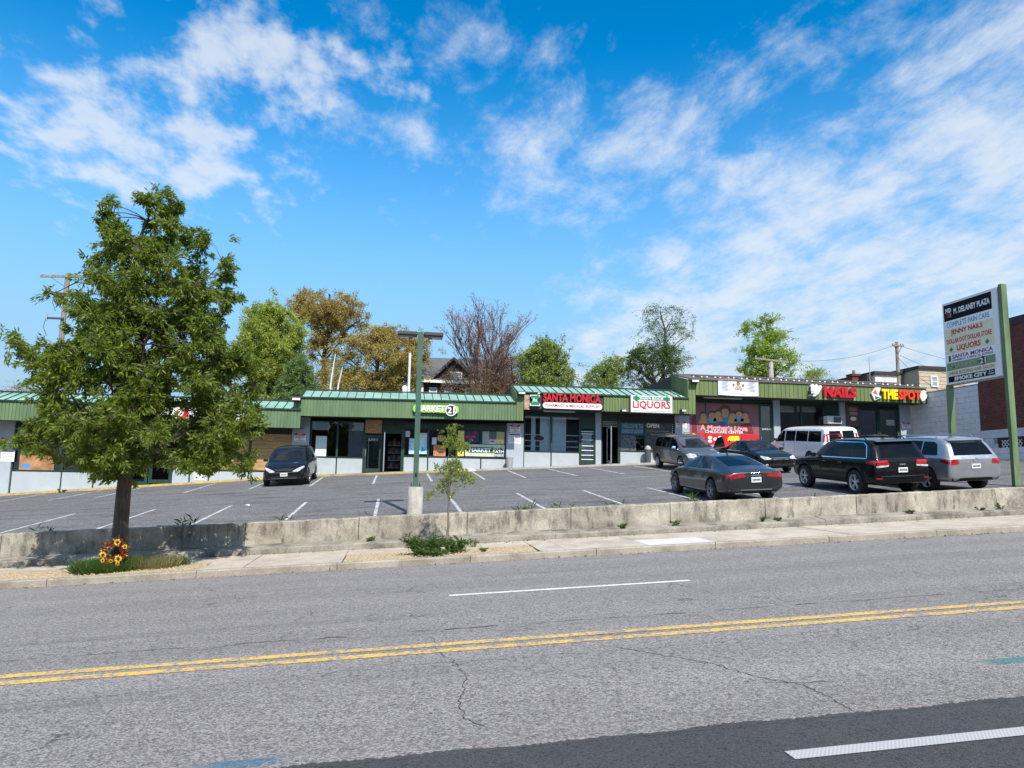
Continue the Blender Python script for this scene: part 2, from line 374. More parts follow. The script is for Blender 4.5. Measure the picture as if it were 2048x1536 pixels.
def crack(pts, w0, zf, parent, jit=0.05, name='crack', seg=0.07):
    P2 = []
    for (a, b) in zip(pts[:-1], pts[1:]):
        L = math.hypot(b[0]-a[0], b[1]-a[1]); n = max(2, int(L/seg))
        for i in range(n): P2.append((a[0]+(b[0]-a[0])*i/n+rng.uniform(-jit, jit), a[1]+(b[1]-a[1])*i/n+rng.uniform(-jit, jit)))
    P2.append(pts[-1]); v = []; f = []; n = len(P2)
    for i, (x, y) in enumerate(P2):
        q = P2[min(i+1, n-1)]; p = P2[max(i-1, 0)]; dx, dy = q[0]-p[0], q[1]-p[1]; L = math.hypot(dx, dy)+1e-6
        w = w0*0.6*(0.25+rng.random())*(0.3 if i in (0, n-1) else 1); nx, ny = -dy/L*w, dx/L*w
        for s in (-1, 1): v.append((x+s*nx, y+s*ny, zf(x+s*nx, y+s*ny)+0.0035))
    f = [(2*i, 2*i+2, 2*i+3, 2*i+1) for i in range(n-1)]
    return MB().add(v, f).build(name, m_crack, parent)
rz = lambda x, y: gz(x)
for a, b_, w in [(-6, -3.4, .008), (-3.1, -2.0, .010), (-1.6, -0.9, .016), (-0.8, -0.45, .028), (0.1, 0.45, .012), (0.55, 1.15, .030), (1.4, 2.9, .008), (2.9, 3.3, .026), (3.6, 4.3, .010), (4.6, 4.9, .02), (5.3, 6.6, .012), (6.9, 9.5, .012)]:
    crack([(a, 8.18+0.02*math.sin(a*3)), ((a+b_)/2, 8.2), (b_, 8.18+0.03*math.sin(b_*2))], w, rz, road, 0.02)
crack([(2.05, 6.85), (2.3, 6.5), (2.65, 6.0), (2.75, 5.65), (3.0, 5.25), (3.02, 4.95), (2.98, 4.62)], 0.007, rz, road, 0.016, seg=.035)
crack([(2.75, 5.4), (3.15, 5.3), (3.4, 5.28)], 0.006, rz, road, 0.02)
crack([(0.55, 6.9), (0.62, 6.2), (0.5, 5.5), (0.52, 5.15), (0.66, 4.95)], 0.007, rz, road, 0.016, seg=.035)
crack([(0.42, 7.9), (0.46, 7.2), (0.48, 6.9)], 0.006, rz, road, 0.02)
crack([(-4, 6.4), (-2, 6.55), (0, 6.75), (2.5, 6.7), (5, 6.9)], 0.004, rz, road, 0.03)
crack([(-8, 11.35), (-3, 11.6), (1, 11.55), (6, 11.7), (11, 11.5)], 0.005, rz, road, 0.03)
crack([(-6, 13.2), (-1, 13.3), (4, 13.1)], 0.005, rz, road, 0.03)
def smudge(name, col, x0, x1, y0, y1):
    mt, N, b = newmat(name); v = objvec(N, True)
    N.l.new(N.mix(N.noise(v, 9, 5), tuple(c*0.7 for c in col), col), b.inputs['Base Color']); b.inputs['Roughness'].default_value = 0.8
    tr = N.n('ShaderNodeBsdfTransparent'); mx = N.n('ShaderNodeMixShader')
    g = N.n('ShaderNodeTexCoord'); sx = N.n('ShaderNodeSeparateXYZ'); N.l.new(g.outputs['Generated'], sx.inputs[0])
    ex = N.math('MULTIPLY', N.ramp(sx.outputs[0], 0, 0.3), N.ramp(sx.outputs[0], 1, 0.5)); ey = N.math('MULTIPLY', N.ramp(sx.outputs[1], 0, 0.4), N.ramp(sx.outputs[1], 1, 0.6))
    al = N.math('MULTIPLY', N.ramp(N.math('ADD', N.noise(v, 30, 6, 0.8), N.math('MULTIPLY', N.math('MULTIPLY', ex, ey), 0.45)), 0.70, 1.05), 0.6)
    N.l.new(al, mx.inputs[0]); N.l.new(tr.outputs[0], mx.inputs[1]); N.l.new(b.outputs[0], mx.inputs[2])
    N.l.new(mx.outputs[0], [q for q in mt.node_tree.nodes if q.type == 'OUTPUT_MATERIAL'][0].inputs[0])
    v4 = [(x0, y0, gz(x0)+.006), (x1, y0, gz(x1)+.006), (x1+0.15, y1, gz(x1)+.006), (x0+0.15, y1, gz(x0)+.006)]
    MB().add(v4, [(0, 1, 2, 3)]).build('paint_mark', mt, road)
smudge('faded_blue_paint', (0.06, 0.22, 0.36), -1.25, -0.45, 4.58, 4.90)
smudge('faded_teal_paint', (0.05, 0.28, 0.30), 4.4, 5.6, 5.25, 5.6)

# kerb stones along the street, X joints every 2.47 m
kerb = tag(bpy.data.objects.new('kerb', None), kind='structure'); link(kerb); ORG['kerb'] = (0, 0, 0)
for k in range(-8, 12):
    x0 = -5.96+2.47*k
    mb = MB().prismX([(14.34, -0.3), (14.50, -0.3), (14.50, 0.125), (14.365, 0.125), (14.345, 0.105)], x0+0.006, x0+2.464)
    mb.v = [(x, y, z+gz(x)) for x, y, z in mb.v]; mb.build('kerb_stone', m_kerb, kerb, fix=True)
# pavement slabs with tree pits
pav = tag(bpy.data.objects.new('pavement', None), kind='structure'); link(pav); ORG['pavement'] = (0, 0, 0)
pz = lambda x, y: gz(x)+0.122+0.017*(y-14.5)
pits = [(-7.6, -3.5), (-0.95, 2.85)]
x = -24.0; wid = 1.52; k = 0
m_newslab = concrete('fresh_concrete', (0.52, 0.51, 0.50), (0.62, 0.61, 0.60), 0.1, (0.4, 0.4, 0.4))
xs = [-24+1.52*i for i in range(34)]+[p for q in pits for p in q]+[5.05, 6.45]
xs = sorted(xs); out = [xs[0]]
for q in xs[1:]:
    if q-out[-1] > 0.5 or q in (5.05, 6.45) or any(q in pp for pp in pits):
        if q-out[-1] < 0.5 and out[-1] not in (5.05, 6.45) and not any(out[-1] in pp for pp in pits): out[-1] = q
        else: out.append(q)
for a, b_ in zip(out[:-1], out[1:]):
    inpit = any(p[0]-0.01 <= a and b_ <= p[1]+0.01 for p in pits)
    dz = rng.uniform(-0.004, 0.004)
    zf = lambda X, Y, d=dz: pz(X, Y)+d
    if abs(a-5.05) < .01:
        MB().slab(a+.006, b_-.006, 14.52, 15.5, zf, .15).build('slab', m_newslab, pav); MB().slab(a+.006, b_-.006, 15.51, 16.6, zf, .15).build('slab', m_side, pav); continue
    y0 = 15.75 if inpit else 14.507
    MB().slab(a+.006, b_-.006, y0, 16.6, zf, .15).build('slab', m_side, pav)
sheet('pavement_bed', [-30, 0, 30], [14.45, 16.65], lambda x, y: pz(x, y)-0.06, m_dirt)
# stepped kerb in front of the wall, then the low wall in cast panels
step = tag(bpy.data.objects.new('step_kerb', None), kind='structure'); link(step); ORG['step_kerb'] = (0, 0, 0)
sx = -24.0
while sx < 30:
    L = rng.choice([2.4, 3.0, 3.6]); d = rng.uniform(-.006, .006)
    mb = MB().prismX([(16.62, -.2), (17.12, -.2), (17.12, .335), (16.66, .285), (16.62, .262)], sx+.004, sx+L-.004)
    mb.v = [(x, y, z+gz(x)+d) for x, y, z in mb.v]; mb.build('step_stone', m_step, step, fix=True); sx += L
lw = thing('low_wall', 'long low weathered concrete wall between pavement and car park', 'wall', (0, 17.25, gz(0)+.3))
for k in range(-9, 11):
    x0 = 1.64+2.425*k; d = rng.uniform(-.012, .012); dy = rng.uniform(-.012, .012)
    mb = MB(); ns = 26; prof = [(17.10+dy, .2), (17.42, .2), (17.42, .80+d), (17.40, .815+d), (17.125+dy, .815+d), (17.10+dy, .79+d)]; v = []; fc = []
    for i in range(ns+1):
        ch = rng.uniform(-.006, .004)-(rng.uniform(.01, .035) if rng.random() < .07 else 0)
        X = x0+.008+2.409*i/ns
        for j, (yy, zz) in enumerate(prof): v.append((X, yy+(rng.uniform(0, .012)-ch*.5 if j >= 4 else 0), zz+(ch if j >= 2 else 0)))
    for i in range(ns):
        for j in range(6): a_, b2 = i*6+j, i*6+(j+1) % 6; fc.append((a_, b2, b2+6, a_+6))
    fc += [tuple(range(5, -1, -1)), tuple(ns*6+j for j in range(6))]; mb.add(v, fc)
    mb.v = [(x, y, z+gz(x)) for x, y, z in mb.v]; mb.build('wall_panel', m_wall, lw, fix=True)

# car park surface, stripes, building walk
xs = [-30, -24, -18, -12, -8, -5, 0, 5, 10, 15, 20, 26, 32]; ys = [17.42, 20, 24, 28, 32, 36, 40.22]
lot = sheet('car_park', xs, ys, lotz, m_lot)
sheet('car_park_side', [31.3, 40, 60], [17.42, 33, 33.4], lotz, m_lot)
def stripe(xa, ya, xb, yb, w=0.10):
    n = 4; v = []; dx, dy = xb-xa, yb-ya; L = math.hypot(dx, dy); nx, ny = dy/L*w/2, -dx/L*w/2
    for i in range(n+1):
        x, y = xa+dx*i/n, ya+dy*i/n
        for s in (-1, 1): v.append((x+s*nx, y+s*ny, lotz(x+s*nx, y+s*ny)+.006))
    MB().add(v, [(2*i, 2*i+1, 2*i+3, 2*i+2) for i in range(n)]).build('bay_line', m_lotw, lot)
for k in range(-7, 6): stripe(1.90+2.46*k, 20.6, 1.88+2.46*k, 26.7)
for xn in (-21.5, -19.1, -16.8, -14.3, -12.5, -9.0, -6.3, -3.74, -1.0, 1.6, 4.0, 5.9, 8.35, 10.6, 13.1, 15.6, 18.1, 20.6, 23.1, 25.6): stripe(xn, 33.8, xn-(0.25 if xn > 8 else 0), 39.4)
stripe(9.6, 31.75, 13.2, 31.95, .09)
for pts in ([(-20, 37.5), (-12, 36.9), (-4, 37.6), (4, 37.2), (12, 37.9)], [(-18, 31), (-9, 30.6), (-2, 31.2)], [(2, 39.2), (6, 38.8), (9.5, 39)], [(-2, 28.4), (3, 28.8), (7, 28.1)], [(0, 35.1), (4, 34.6), (8.5, 35)]):
    crack(pts, 0.014, lotz, lot, 0.06, seg=0.15)
walkz = lambda x, y: lotz(x, 40.2)+0.11+0.01*(y-40.2)
wk = tag(bpy.data.objects.new('shop_walk', None), kind='structure'); link(wk); ORG['shop_walk'] = (0, 0, 0)
m_yk2 = concrete('faded_yellow_kerb', (.40, .31, .12), (.50, .41, .20), .8, (.20, .18, .15))
x = -30.0
while x < 31.3:
    x1 = min(x+1.9, 31.3)
    MB().slab(x+.006, x1-.006, 40.36, 41.62, walkz, .3).build('walk_slab', m_walk, wk)
    MB().slab(x+.004, x1-.004, 40.20, 40.352, walkz, .3).build('yellow_kerb_stone' if x < 3 else 'kerb_stone', m_yk if x < -5 else (m_yk2 if x < 3 or rng.random() < .3 else m_walk), wk)
    x = x1
# ================================================================== SHOP BUILDINGS
YF, YC = 41.5, 40.0
m_fasA = M('green_board_paint', (0.112, 0.185, 0.085), 0.7, var=0.15, scale=1.2, dirt=0.35, dirtcol=(0.085, 0.135, 0.075), stretch=(1, 1, 0.3), bmp=0.25, bscale=40, ws=True, board=.33)
m_fasB = M('yellow_green_board_paint', (0.135, 0.185, 0.062), 0.7, var=0.14, scale=1.2, dirt=0.3, dirtcol=(0.07, 0.10, 0.04), stretch=(1, 1, 0.3), bmp=0.2, bscale=40, ws=True, board=.26)
m_roof = M('patina_roof_metal', (0.27, 0.44, 0.36), 0.45, 0.0, var=0.14, scale=0.9, dirt=0.25, dirtcol=(0.13, 0.27, 0.22), ws=True, rnd=.22)
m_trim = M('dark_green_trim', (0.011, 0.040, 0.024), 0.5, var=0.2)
m_frame = M('dark_green_frame', (0.014, 0.042, 0.029), 0.45, var=0.2)
m_grey = M('light_grey_wall_paint', (0.36, 0.41, 0.45), 0.75, var=0.06, scale=1.4, dirt=0.18, dirtcol=(0.26, 0.28, 0.30), bmp=0.15, ws=True)
m_bulk = M('pale_panel_paint', (0.38, 0.42, 0.445), 0.7, var=0.05, scale=1.6, dirt=0.2, dirtcol=(0.32, 0.34, 0.35), bmp=0.1, ws=True)
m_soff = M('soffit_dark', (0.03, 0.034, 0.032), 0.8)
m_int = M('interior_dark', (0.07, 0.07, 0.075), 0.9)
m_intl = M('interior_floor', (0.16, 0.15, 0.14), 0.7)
m_glass = glassmat('shop_glass', (0.88, 0.91, 0.92), 0.62)
m_dglass = glassmat('dark_shop_glass', (0.16, 0.18, 0.19), 1.3)
m_ply = M('plywood', (0.42, 0.25, 0.11), 0.8, var=0.3, scale=2.0, stretch=(1, 1, 6), bmp=0.2)
m_alu = M('bare_aluminium', (0.62, 0.62, 0.62), 0.35, 0.8, var=0.08)
m_white = M('white_paint', (0.78, 0.78, 0.77), 0.55, var=0.05)
m_offw = M('off_white', (0.66, 0.64, 0.58), 0.6, var=0.08)
m_blind = M('white_blind', (0.86, 0.86, 0.85), 0.8, var=0.05)
m_black = M('black_plastic', (0.012, 0.012, 0.013), 0.45, var=0.2)
m_brownm = M('brown_cap_metal', (0.12, 0.10, 0.085), 0.6, var=0.2)
m_red = M('red_sign_face', (0.48, 0.012, 0.020), 0.4, var=0.05)
m_redd = M('dark_red_side', (0.22, 0.006, 0.008), 0.5)
m_yelf = M('yellow_sign_face', (0.86, 0.66, 0.02), 0.4, var=0.04)
m_org = M('orange_red_face', (0.62, 0.06, 0.02), 0.4, var=0.04)
m_grn = M('green_sign_face', (0.012, 0.20, 0.085), 0.4, var=0.06)
m_lime = M('lime_sign_face', (0.26, 0.58, 0.05), 0.4, var=0.05)
m_greyp = M('grey_plastic', (0.33, 0.34, 0.35), 0.5, var=0.1)
m_lamp = M('lamp_housing', (0.05, 0.048, 0.044), 0.5)
m_lens = M('lamp_lens', (0.72, 0.72, 0.72), 0.3)

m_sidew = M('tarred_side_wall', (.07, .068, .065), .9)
def XF(px, py=900): return P(px, py, YF).x
def ZF(px, py): return P(px, py, YF).z
def basez(X): return walkz(X, 41.5)

_dg = bpy.context.evaluated_depsgraph_get
def text_mesh(s, bold=0.0, extrude=0.02, slant=0.0):
    cu = bpy.data.curves.new('t', 'FONT'); cu.body = s; cu.size = 1.0; cu.extrude = extrude; cu.offset = bold; cu.resolution_u = 2; cu.shear = slant
    ob = bpy.data.objects.new('t', cu); COL.objects.link(ob); bpy.context.view_layer.update()
    me = bpy.data.meshes.new_from_object(ob.evaluated_get(_dg()))
    bpy.data.objects.remove(ob); bpy.data.curves.remove(cu)
    return me
def text(parent, s, x0, x1, z0, z1, y, mat, depth=0.02, bold=0.012, plane='Y', name='lettering', slant=0.0):
    """lettering fitted to a box; plane 'Y' faces the street, 'X' faces down the street (x0..x1 are then Y from far to near)"""
    me = text_mesh(s, bold, 0.5, slant); n = len(me.vertices)
    co = np.empty(n*3); me.vertices.foreach_get('co', co); co = co.reshape(-1, 3)
    lo, hi = co.min(0), co.max(0)
    u = (co[:, 0]-lo[0])/(hi[0]-lo[0]); w = (co[:, 1]-lo[1])/max(1e-6, hi[1]-lo[1]); d = (co[:, 2]-lo[2])/max(1e-6, hi[2]-lo[2])
    a = x0+u*(x1-x0); z = z0+w*(z1-z0)
    new = np.stack([a, y-d*depth, z], 1) if plane == 'Y' else np.stack([y-d*depth, a, z], 1)
    me.vertices.foreach_set('co', new.ravel()); me.materials.clear(); me.materials.append(mat); me.update()
    me.name = name
    return link(bpy.data.objects.new(name, me), parent)
def textpx(parent, s, xa, xb, ya, yb, Y, mat, **kw):
    xm, ym = (xa+xb)/2, (ya+yb)/2
    return text(parent, s, P(xa, ym, Y).x, P(xb, ym, Y).x, P(xm, yb, Y).z, P(xm, ya, Y).z, Y, mat, **kw)
def boxpx(xa, xb, ya, yb, Y0, Y1):
    xm, ym = (xa+xb)/2, (ya+yb)/2
    return MB().box(P(xa, ym, Y0).x, P(xb, ym, Y0).x, Y0, Y1, P(xm, yb, Y0).z, P(xm, ya, Y0).z)

def ribbed(x0, x1, zb, zt, y, pitch=0.165, g=0.030, dep=0.032, th=0.06):
    """grooved board face: zb, zt are functions of x"""
    mb = MB(); xs = []; n = max(1, round((x1-x0)/pitch)); p = (x1-x0)/n
    for i in range(n):
        a = x0+i*p; xs += [(a, y), (a+p-g, y), (a+p-g, y+dep), (a+p-0.0005, y+dep)]
    k = len(xs)
    v = [(x, yy, zb(x)) for x, yy in xs]+[(x, yy, zt(x)) for x, yy in xs]
    f = [(i, i+1, k+i+1, k+i) for i in range(k-1)]
    mb.add(v, f)
    mb.add([(x0, y+0.002, zb(x0)), (x1, y+0.002, zb(x1)), (x1, y+th, zb(x1)), (x0, y+th, zb(x0)), (x0, y+0.002, zt(x0)), (x1, y+0.002, zt(x1)), (x1, y+th, zt(x1)), (x0, y+th, zt(x0))],
           [(3, 2, 1, 0), (4, 5, 6, 7), (1, 2, 6, 5), (2, 3, 7, 6), (3, 0, 4, 7)])
    return mb

class Shop:
    def __init__(s, name, label, x0, x1, zb, zt, ridgeY, ridgeZ, fas, pitch=0.46, roofmat=None, back=52.0, tilt=0.0, cap=None):
        s.x0, s.x1, s.zb, s.zt = x0, x1, zb, zt; s.sz = zb+0.04; s.tilt = tilt; s.fas = fas
        s.b = thing(name, label, 'shop', ((x0+x1)/2, YF, basez((x0+x1)/2)))
        b = s.b; T = lambda x: tilt*(x-x0)
        s.T = T
        zr = ridgeZ
        # shell
        for X, t in ((x0, 0.2), (x1-0.2, 0.2)):
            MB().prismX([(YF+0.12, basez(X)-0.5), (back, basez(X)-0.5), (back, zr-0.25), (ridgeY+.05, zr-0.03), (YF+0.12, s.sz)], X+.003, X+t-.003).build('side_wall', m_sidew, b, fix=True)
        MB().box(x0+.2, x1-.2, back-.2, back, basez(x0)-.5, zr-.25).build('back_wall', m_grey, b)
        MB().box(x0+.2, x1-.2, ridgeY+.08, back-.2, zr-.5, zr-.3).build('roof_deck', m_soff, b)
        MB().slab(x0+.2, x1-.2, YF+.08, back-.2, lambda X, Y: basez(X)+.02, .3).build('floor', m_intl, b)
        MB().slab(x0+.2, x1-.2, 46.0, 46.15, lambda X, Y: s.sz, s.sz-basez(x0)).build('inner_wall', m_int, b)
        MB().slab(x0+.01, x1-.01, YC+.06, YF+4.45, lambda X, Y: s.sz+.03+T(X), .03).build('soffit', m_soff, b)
        # roof panels of standing seam metal
        n = max(1, round((x1-x0)/pitch)); p = (x1-x0)/n
        rm = roofmat or m_roof; base = None; y0 = YC-.05; z0 = zt+.015
        for i in range(n):
            X = x0+i*p; dz = T(X)+rng.uniform(-.006, .006)
            if base is None:
                mb = MB(); prof = [(0.0, 0.0), (0.0, .05), (.03, .05), (.03, .004), (p-.004, .004), (p-.004, -.02), (0, -.02)]
                v = [(x0+u, y0, z0+h) for u, h in prof]+[(x0+u, ridgeY, zr+h) for u, h in prof]; k = len(prof)
                mb.add(v, [tuple(range(k)), tuple(range(2*k-1, k-1, -1))]+[((i2+1) % k, i2, k+i2, k+(i2+1) % k) for i2 in range(k)])
                base = mb.build('roof_panel', rm, b, fix=True); base.location.z += dz; base.data.materials.append(m_trim if roofmat is None else m_brownm)
                for pf in base.data.polygons:
                    if pf.center.x < x0+.031: pf.material_index = 1  # dark rib faces: the seams' shadow and dirt lines put into the colour
            else: copy_at(base, b, (i*p, 0, dz))
        MB().add(*_bar(x0, x1, ridgeY-.03, ridgeY+.10, zr+.03, .07, T)).build('ridge_cap', m_trim if roofmat is None else m_brownm, b)
        MB().add(*_bar(x0, x1, YC-.075, YC+.02, zt-.02, .075, T)).build('roof_edge_trim', m_trim if roofmat is None else m_brownm, b)
    def board(s, x0, x1, zb=None, zt=None, mat=None, pitch=0.165, name='fascia'):
        zb = s.zb if zb is None else zb; zt = s.zt-.022 if zt is None else zt
        return ribbed(x0, x1, lambda x: zb+s.T(x), lambda x: zt+s.T(x), YC, pitch).build(name, mat or s.fas, s.b)
    def pil(s, xa, xb, mat=None, name='pilaster'):
        X0, X1 = XF(xa), XF(xb)
        return MB().box(X0, X1, YF-.14, YF+.12, basez(X0)-.3, s.sz-.002).build(name, mat or m_grey, s.b)
    def bulk(s, xa, xb, zs, mat=None):
        X0, X1 = XF(xa), XF(xb)
        o = MB().prismY([(X0+.035, basez(X0)+.0), (X1-.035, basez(X1)+.0), (X1-.035, zs-.03), (X0+.035, zs-.03)], YF-.03, YF+.06).build('lower_panel', mat or m_bulk, s.b)
        MB().box(X0, X0+.03, YF-.06, YF+.05, basez(X0)-.1, zs-.03).build('post', m_frame, s.b)
        return o
    def win(s, xa, xb, zt, zs, glass=None, frame=None, fr=.05, label=None):
        X0, X1 = XF(xa), XF(xb); mb = MB(); y0, y1 = YF-.07, YF+.05; fm = frame or m_frame
        mb.box(X0, X0+fr, y0, y1, zs, zt); mb.box(X1-fr, X1, y0, y1, zs, zt)
        mb.box(X0+fr, X1-fr, y0, y1, zs, zs+fr); mb.box(X0+fr, X1-fr, y0, y1, zt-fr, zt)
        w = mb.build('window', fm, s.b)
        MB().box(X0+fr, X1-fr, YF-.012, YF-.004, zs+fr, zt-fr).build('pane', glass or m_glass, w)
        return w
    def head(s, xa, xb, z0, mat=None):
        X0, X1 = XF(xa), XF(xb)
        return MB().box(X0+.002, X1-.002, YF-.03, YF+.1, z0+.002, s.sz-.004).build('header_panel', mat or m_trim, s.b)
    def door(s, xa, xb, zt, glass=None, handle='l', mat=None, rails=True):
        X0, X1 = XF(xa), XF(xb); z0 = basez((X0+X1)/2)+.03; fm = mat or m_frame; y0, y1 = YF-.05, YF+.03
        MB().box(X0, X0+.06, y0-.03, y1+.03, z0-.2, zt).build('door_post', fm, s.b); MB().box(X1-.06, X1, y0-.03, y1+.03, z0-.2, zt).build('door_post', fm, s.b)
        mb = MB(); a, c = X0+.065, X1-.065
        mb.box(a, a+.09, y0, y1, z0, zt-.06); mb.box(c-.09, c, y0, y1, z0, zt-.06); mb.box(a+.09, c-.09, y0, y1, z0, z0+.2); mb.box(a+.09, c-.09, y0, y1, zt-.2, zt-.06)
        d = mb.build('door', fm, s.b)
        MB().box(a+.09, c-.09, YF-.012, YF-.004, z0+.2, zt-.2).build('pane', glass or m_dglass, d)
        hx = a+.05 if handle == 'l' else c-.05
        MB().tube([(hx, y0, z0+.85), (hx, y0-.07, z0+.85), (hx, y0-.07, z0+1.25), (hx, y0, z0+1.25)], .014, 6).build('handle', m_alu, d)
        return d
def _bar(x0, x1, y0, y1, z, h, T):
    c = [(x0, y0), (x1, y0), (x1, y1), (x0, y1)]
    return [(x, y, z+T(x)) for x, y in c]+[(x, y, z+h+T(x)) for x, y in c], [(3, 2, 1, 0), (4, 5, 6, 7), (0, 1, 5, 4), (1, 2, 6, 5), (2, 3, 7, 6), (3, 0, 4, 7)]

m_fasC = M('faded_turquoise_boards', (.16, .23, .12), .7, var=.1, scale=1.6, dirt=.9, dirtcol=(.33, .50, .44), stretch=(1, 1, .35), ws=True)
S0 = Shop('shop_building', 'lowest green roofed shop section at left, behind the big street tree', -30.0, -5.08, 4.245, 5.20, 41.7, 5.78, m_fasA)
S1 = Shop('shop_building', 'green roofed shop section with the round disc sign and the Suite C door', -5.08, 6.41, 4.90, 5.86, 41.7, 6.43, m_fasA, tilt=0.0085)
S2 = Shop('shop_building', 'green roofed shop section housing the pharmacy and the liquor shop', 6.41, 16.36, 5.66, 6.545, 42.0, 7.18, m_fasB)
S3 = Shop('shop_building', 'tallest brown capped shop section with the nail salon and childcare windows', 16.36, 31.40, 6.77, 7.67, 42.5, 8.26, m_fasB, pitch=1.2, roofmat=m_brownm)
S0.board(-30, -5.08)
S1.board(-5.08, 6.41); S1.board(-5.47, -5.085, 5.30, 5.84, name='fascia_return')
S2.board(6.41, 6.79, 4.99, 6.52, name='fascia_return'); S2.board(11.35, 16.36)
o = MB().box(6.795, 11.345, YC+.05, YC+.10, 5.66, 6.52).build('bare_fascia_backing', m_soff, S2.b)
MB().box(6.83, 7.12, YC+.02, YC+.05, 5.62, 6.45).build('torn_insulation', M('torn_insulation', (0.40, 0.27, 0.20), 0.95, var=0.4, scale=5, bmp=0.6, bscale=14), S2.b)
S3.board(16.36, 16.77, 5.66, 7.65, pitch=.2, name='fascia_return'); xa_, xb_ = P(1638, 785, YC).x, P(1713, 785, YC).x; S3.board(16.775, xa_-.003, pitch=.26); S3.board(xa_, xb_, pitch=.26, mat=m_fasC, name='faded_fascia'); S3.board(xb_+.003, 31.40, pitch=.26)
for sh, X, zl in ((S2, 6.41, 5.2), (S3, 16.36, 5.9)):            # visible end walls of the upper roofs
    yr, zr = (42.0, 7.18) if sh is S2 else (42.5, 8.26)
    prev = S1 if sh is S2 else S2
    q = [(YC+.02, prev.zt+.02), (YC+.02, sh.zt-.02), (yr, zr-.02), (yr+.1, zr-.02), (yr+.1, zl), (YC+1.6, zl)]
    MB().prismX(q[::-1], X-.05, X-.002).build('roof_end_board', m_fasB, sh.b, fix=True)
MB().prismX([(YC, 6.77), (YC, 7.65), (42.5, 8.2), (42.5, 6.77)], 31.402, 31.45).build('roof_end_board', m_fasB, S3.b, fix=True)

# ---- shop front 0 (left, mostly behind the tree)
S0.pil(-140, 27); 
zs = ZF(80, 942); zt = 4.05
S0.pil(350, 382)
for a, b_ in ((28, 128), (128, 192), (192, 256)):
    S0.bulk(a, b_, zs+.0); S0.win(a, b_, zt, zs); S0.head(a, b_, zt)
for a, b_ in ((257, 300), (302, 348)):
    S0.door(a, b_, 3.6); S0.head(a, b_, 3.6)
zs2 = ZF(480, 942)
for a, b_ in ((383, 421), (421, 500), (500, 584)):
    S0.bulk(a, b_, zs2); S0.head(a, b_, zt)
    w = S0.win(a, b_, zt, zs2)
for a, b_ in ((424, 498), (503, 582)):
    k = 5
    for i in range(k):
        z0 = zs2+.06+(zt-zs2-.12)*i/k
        MB().box(XF(a), XF(b_), YF-.055, YF-.035, z0, zs2+.06+(zt-zs2-.12)*(i+1)/k-.012).build('boarding', m_ply, S0.b)
# ---- shop front 1
zs1 = ZF(674, 915); zt1 = 4.78
S1.pil(583, 618)
S1.win(620, 674, zt1, zs1); S1.win(674, 727, zt1, zs1); S1.bulk(620, 674, zs1); S1.bulk(674, 727, zs1)
MB().box(XF(620), XF(621), YF-.02, YF, zs1, zt1).build('post', m_frame, S1.b)
dtop = ZF(745, 868)
d = S1.door(727, 764, dtop, m_glass); text(d, 'SUITE C', XF(735), XF(756), ZF(745, 882), ZF(745, 877), YF-.015, m_white, depth=.004)
MB().box(XF(729), XF(762), YF-.05, YF-.02, dtop+.05, ZF(745, 840)).build('plywood_infill', m_ply, S1.b); MB().box(XF(727), XF(764), YF-.02, YF+.05, dtop, S1.sz).build('header_panel', m_trim, S1.b)
# open doorway with door leaf swung out
MB().box(XF(765), XF(768), YF-.07, YF+.1, basez(0)-.3, S1.sz).build('door_post', m_frame, S1.b); MB().box(XF(802), XF(807), YF-.07, YF+.1, basez(0)-.3, S1.sz).build('door_post', m_frame, S1.b)
S1.head(768, 802, ZF(785, 867))
X0 = XF(769.5); zb_ = basez(X0)+.03
lf = MB().box(X0-.045, X0, YF-.95, YF-.06, zb_, zb_+.16).box(X0-.045, X0, YF-.95, YF-.86, zb_+.16, zb_+2.0).box(X0-.045, X0, YF-.15, YF-.06, zb_+.16, zb_+2.0).box(X0-.045, X0, YF-.95, YF-.06, zb_+2.0, zb_+2.1).build('open_door', m_alu, S1.b)
MB().box(X0-.028, X0-.018, YF-.86, YF-.15, zb_+.16, zb_+2.0).build('pane', m_dglass, lf)
shelf = thing('shelf', 'dim shelf of packaged goods just inside the open market doorway', 'shelf', (XF(785), 43.2, basez(-.5)))
mg = [M('pack_%d' % i, c, 0.5) for i, c in enumerate([(0.16, .012, .012), (.18, .17, .15), (.02, .035, .12), (.18, .09, .02)])]
for r_ in range(4):
    z = basez(-.5)+.25+r_*.42; MB().box(XF(775), XF(801), 43.0, 43.4, z, z+.03).build('board', m_greyp, shelf)
    for i in range(5): MB().box(XF(776+5*i), XF(780+5*i), 43.02, 43.2, z+.03, z+.25+.06*(i % 3)).build('packet', mg[(i+r_) % 4], shelf)
zs3 = ZF(860, 914); zh = ZF(900, 859)
for a, b_ in ((807, 856), (856, 913), (913, 962), (962, 1012)):
    S1.win(a, b_, zh, zs3); S1.bulk(a, b_, zs3); S1.head(a, b_, zh)
MB().box(XF(807), XF(1012), YF-.20, YF-.035, zh+.005, zh+.33).build('shutter_box', m_trim, S1.b)
S1.pil(1012, 1046)
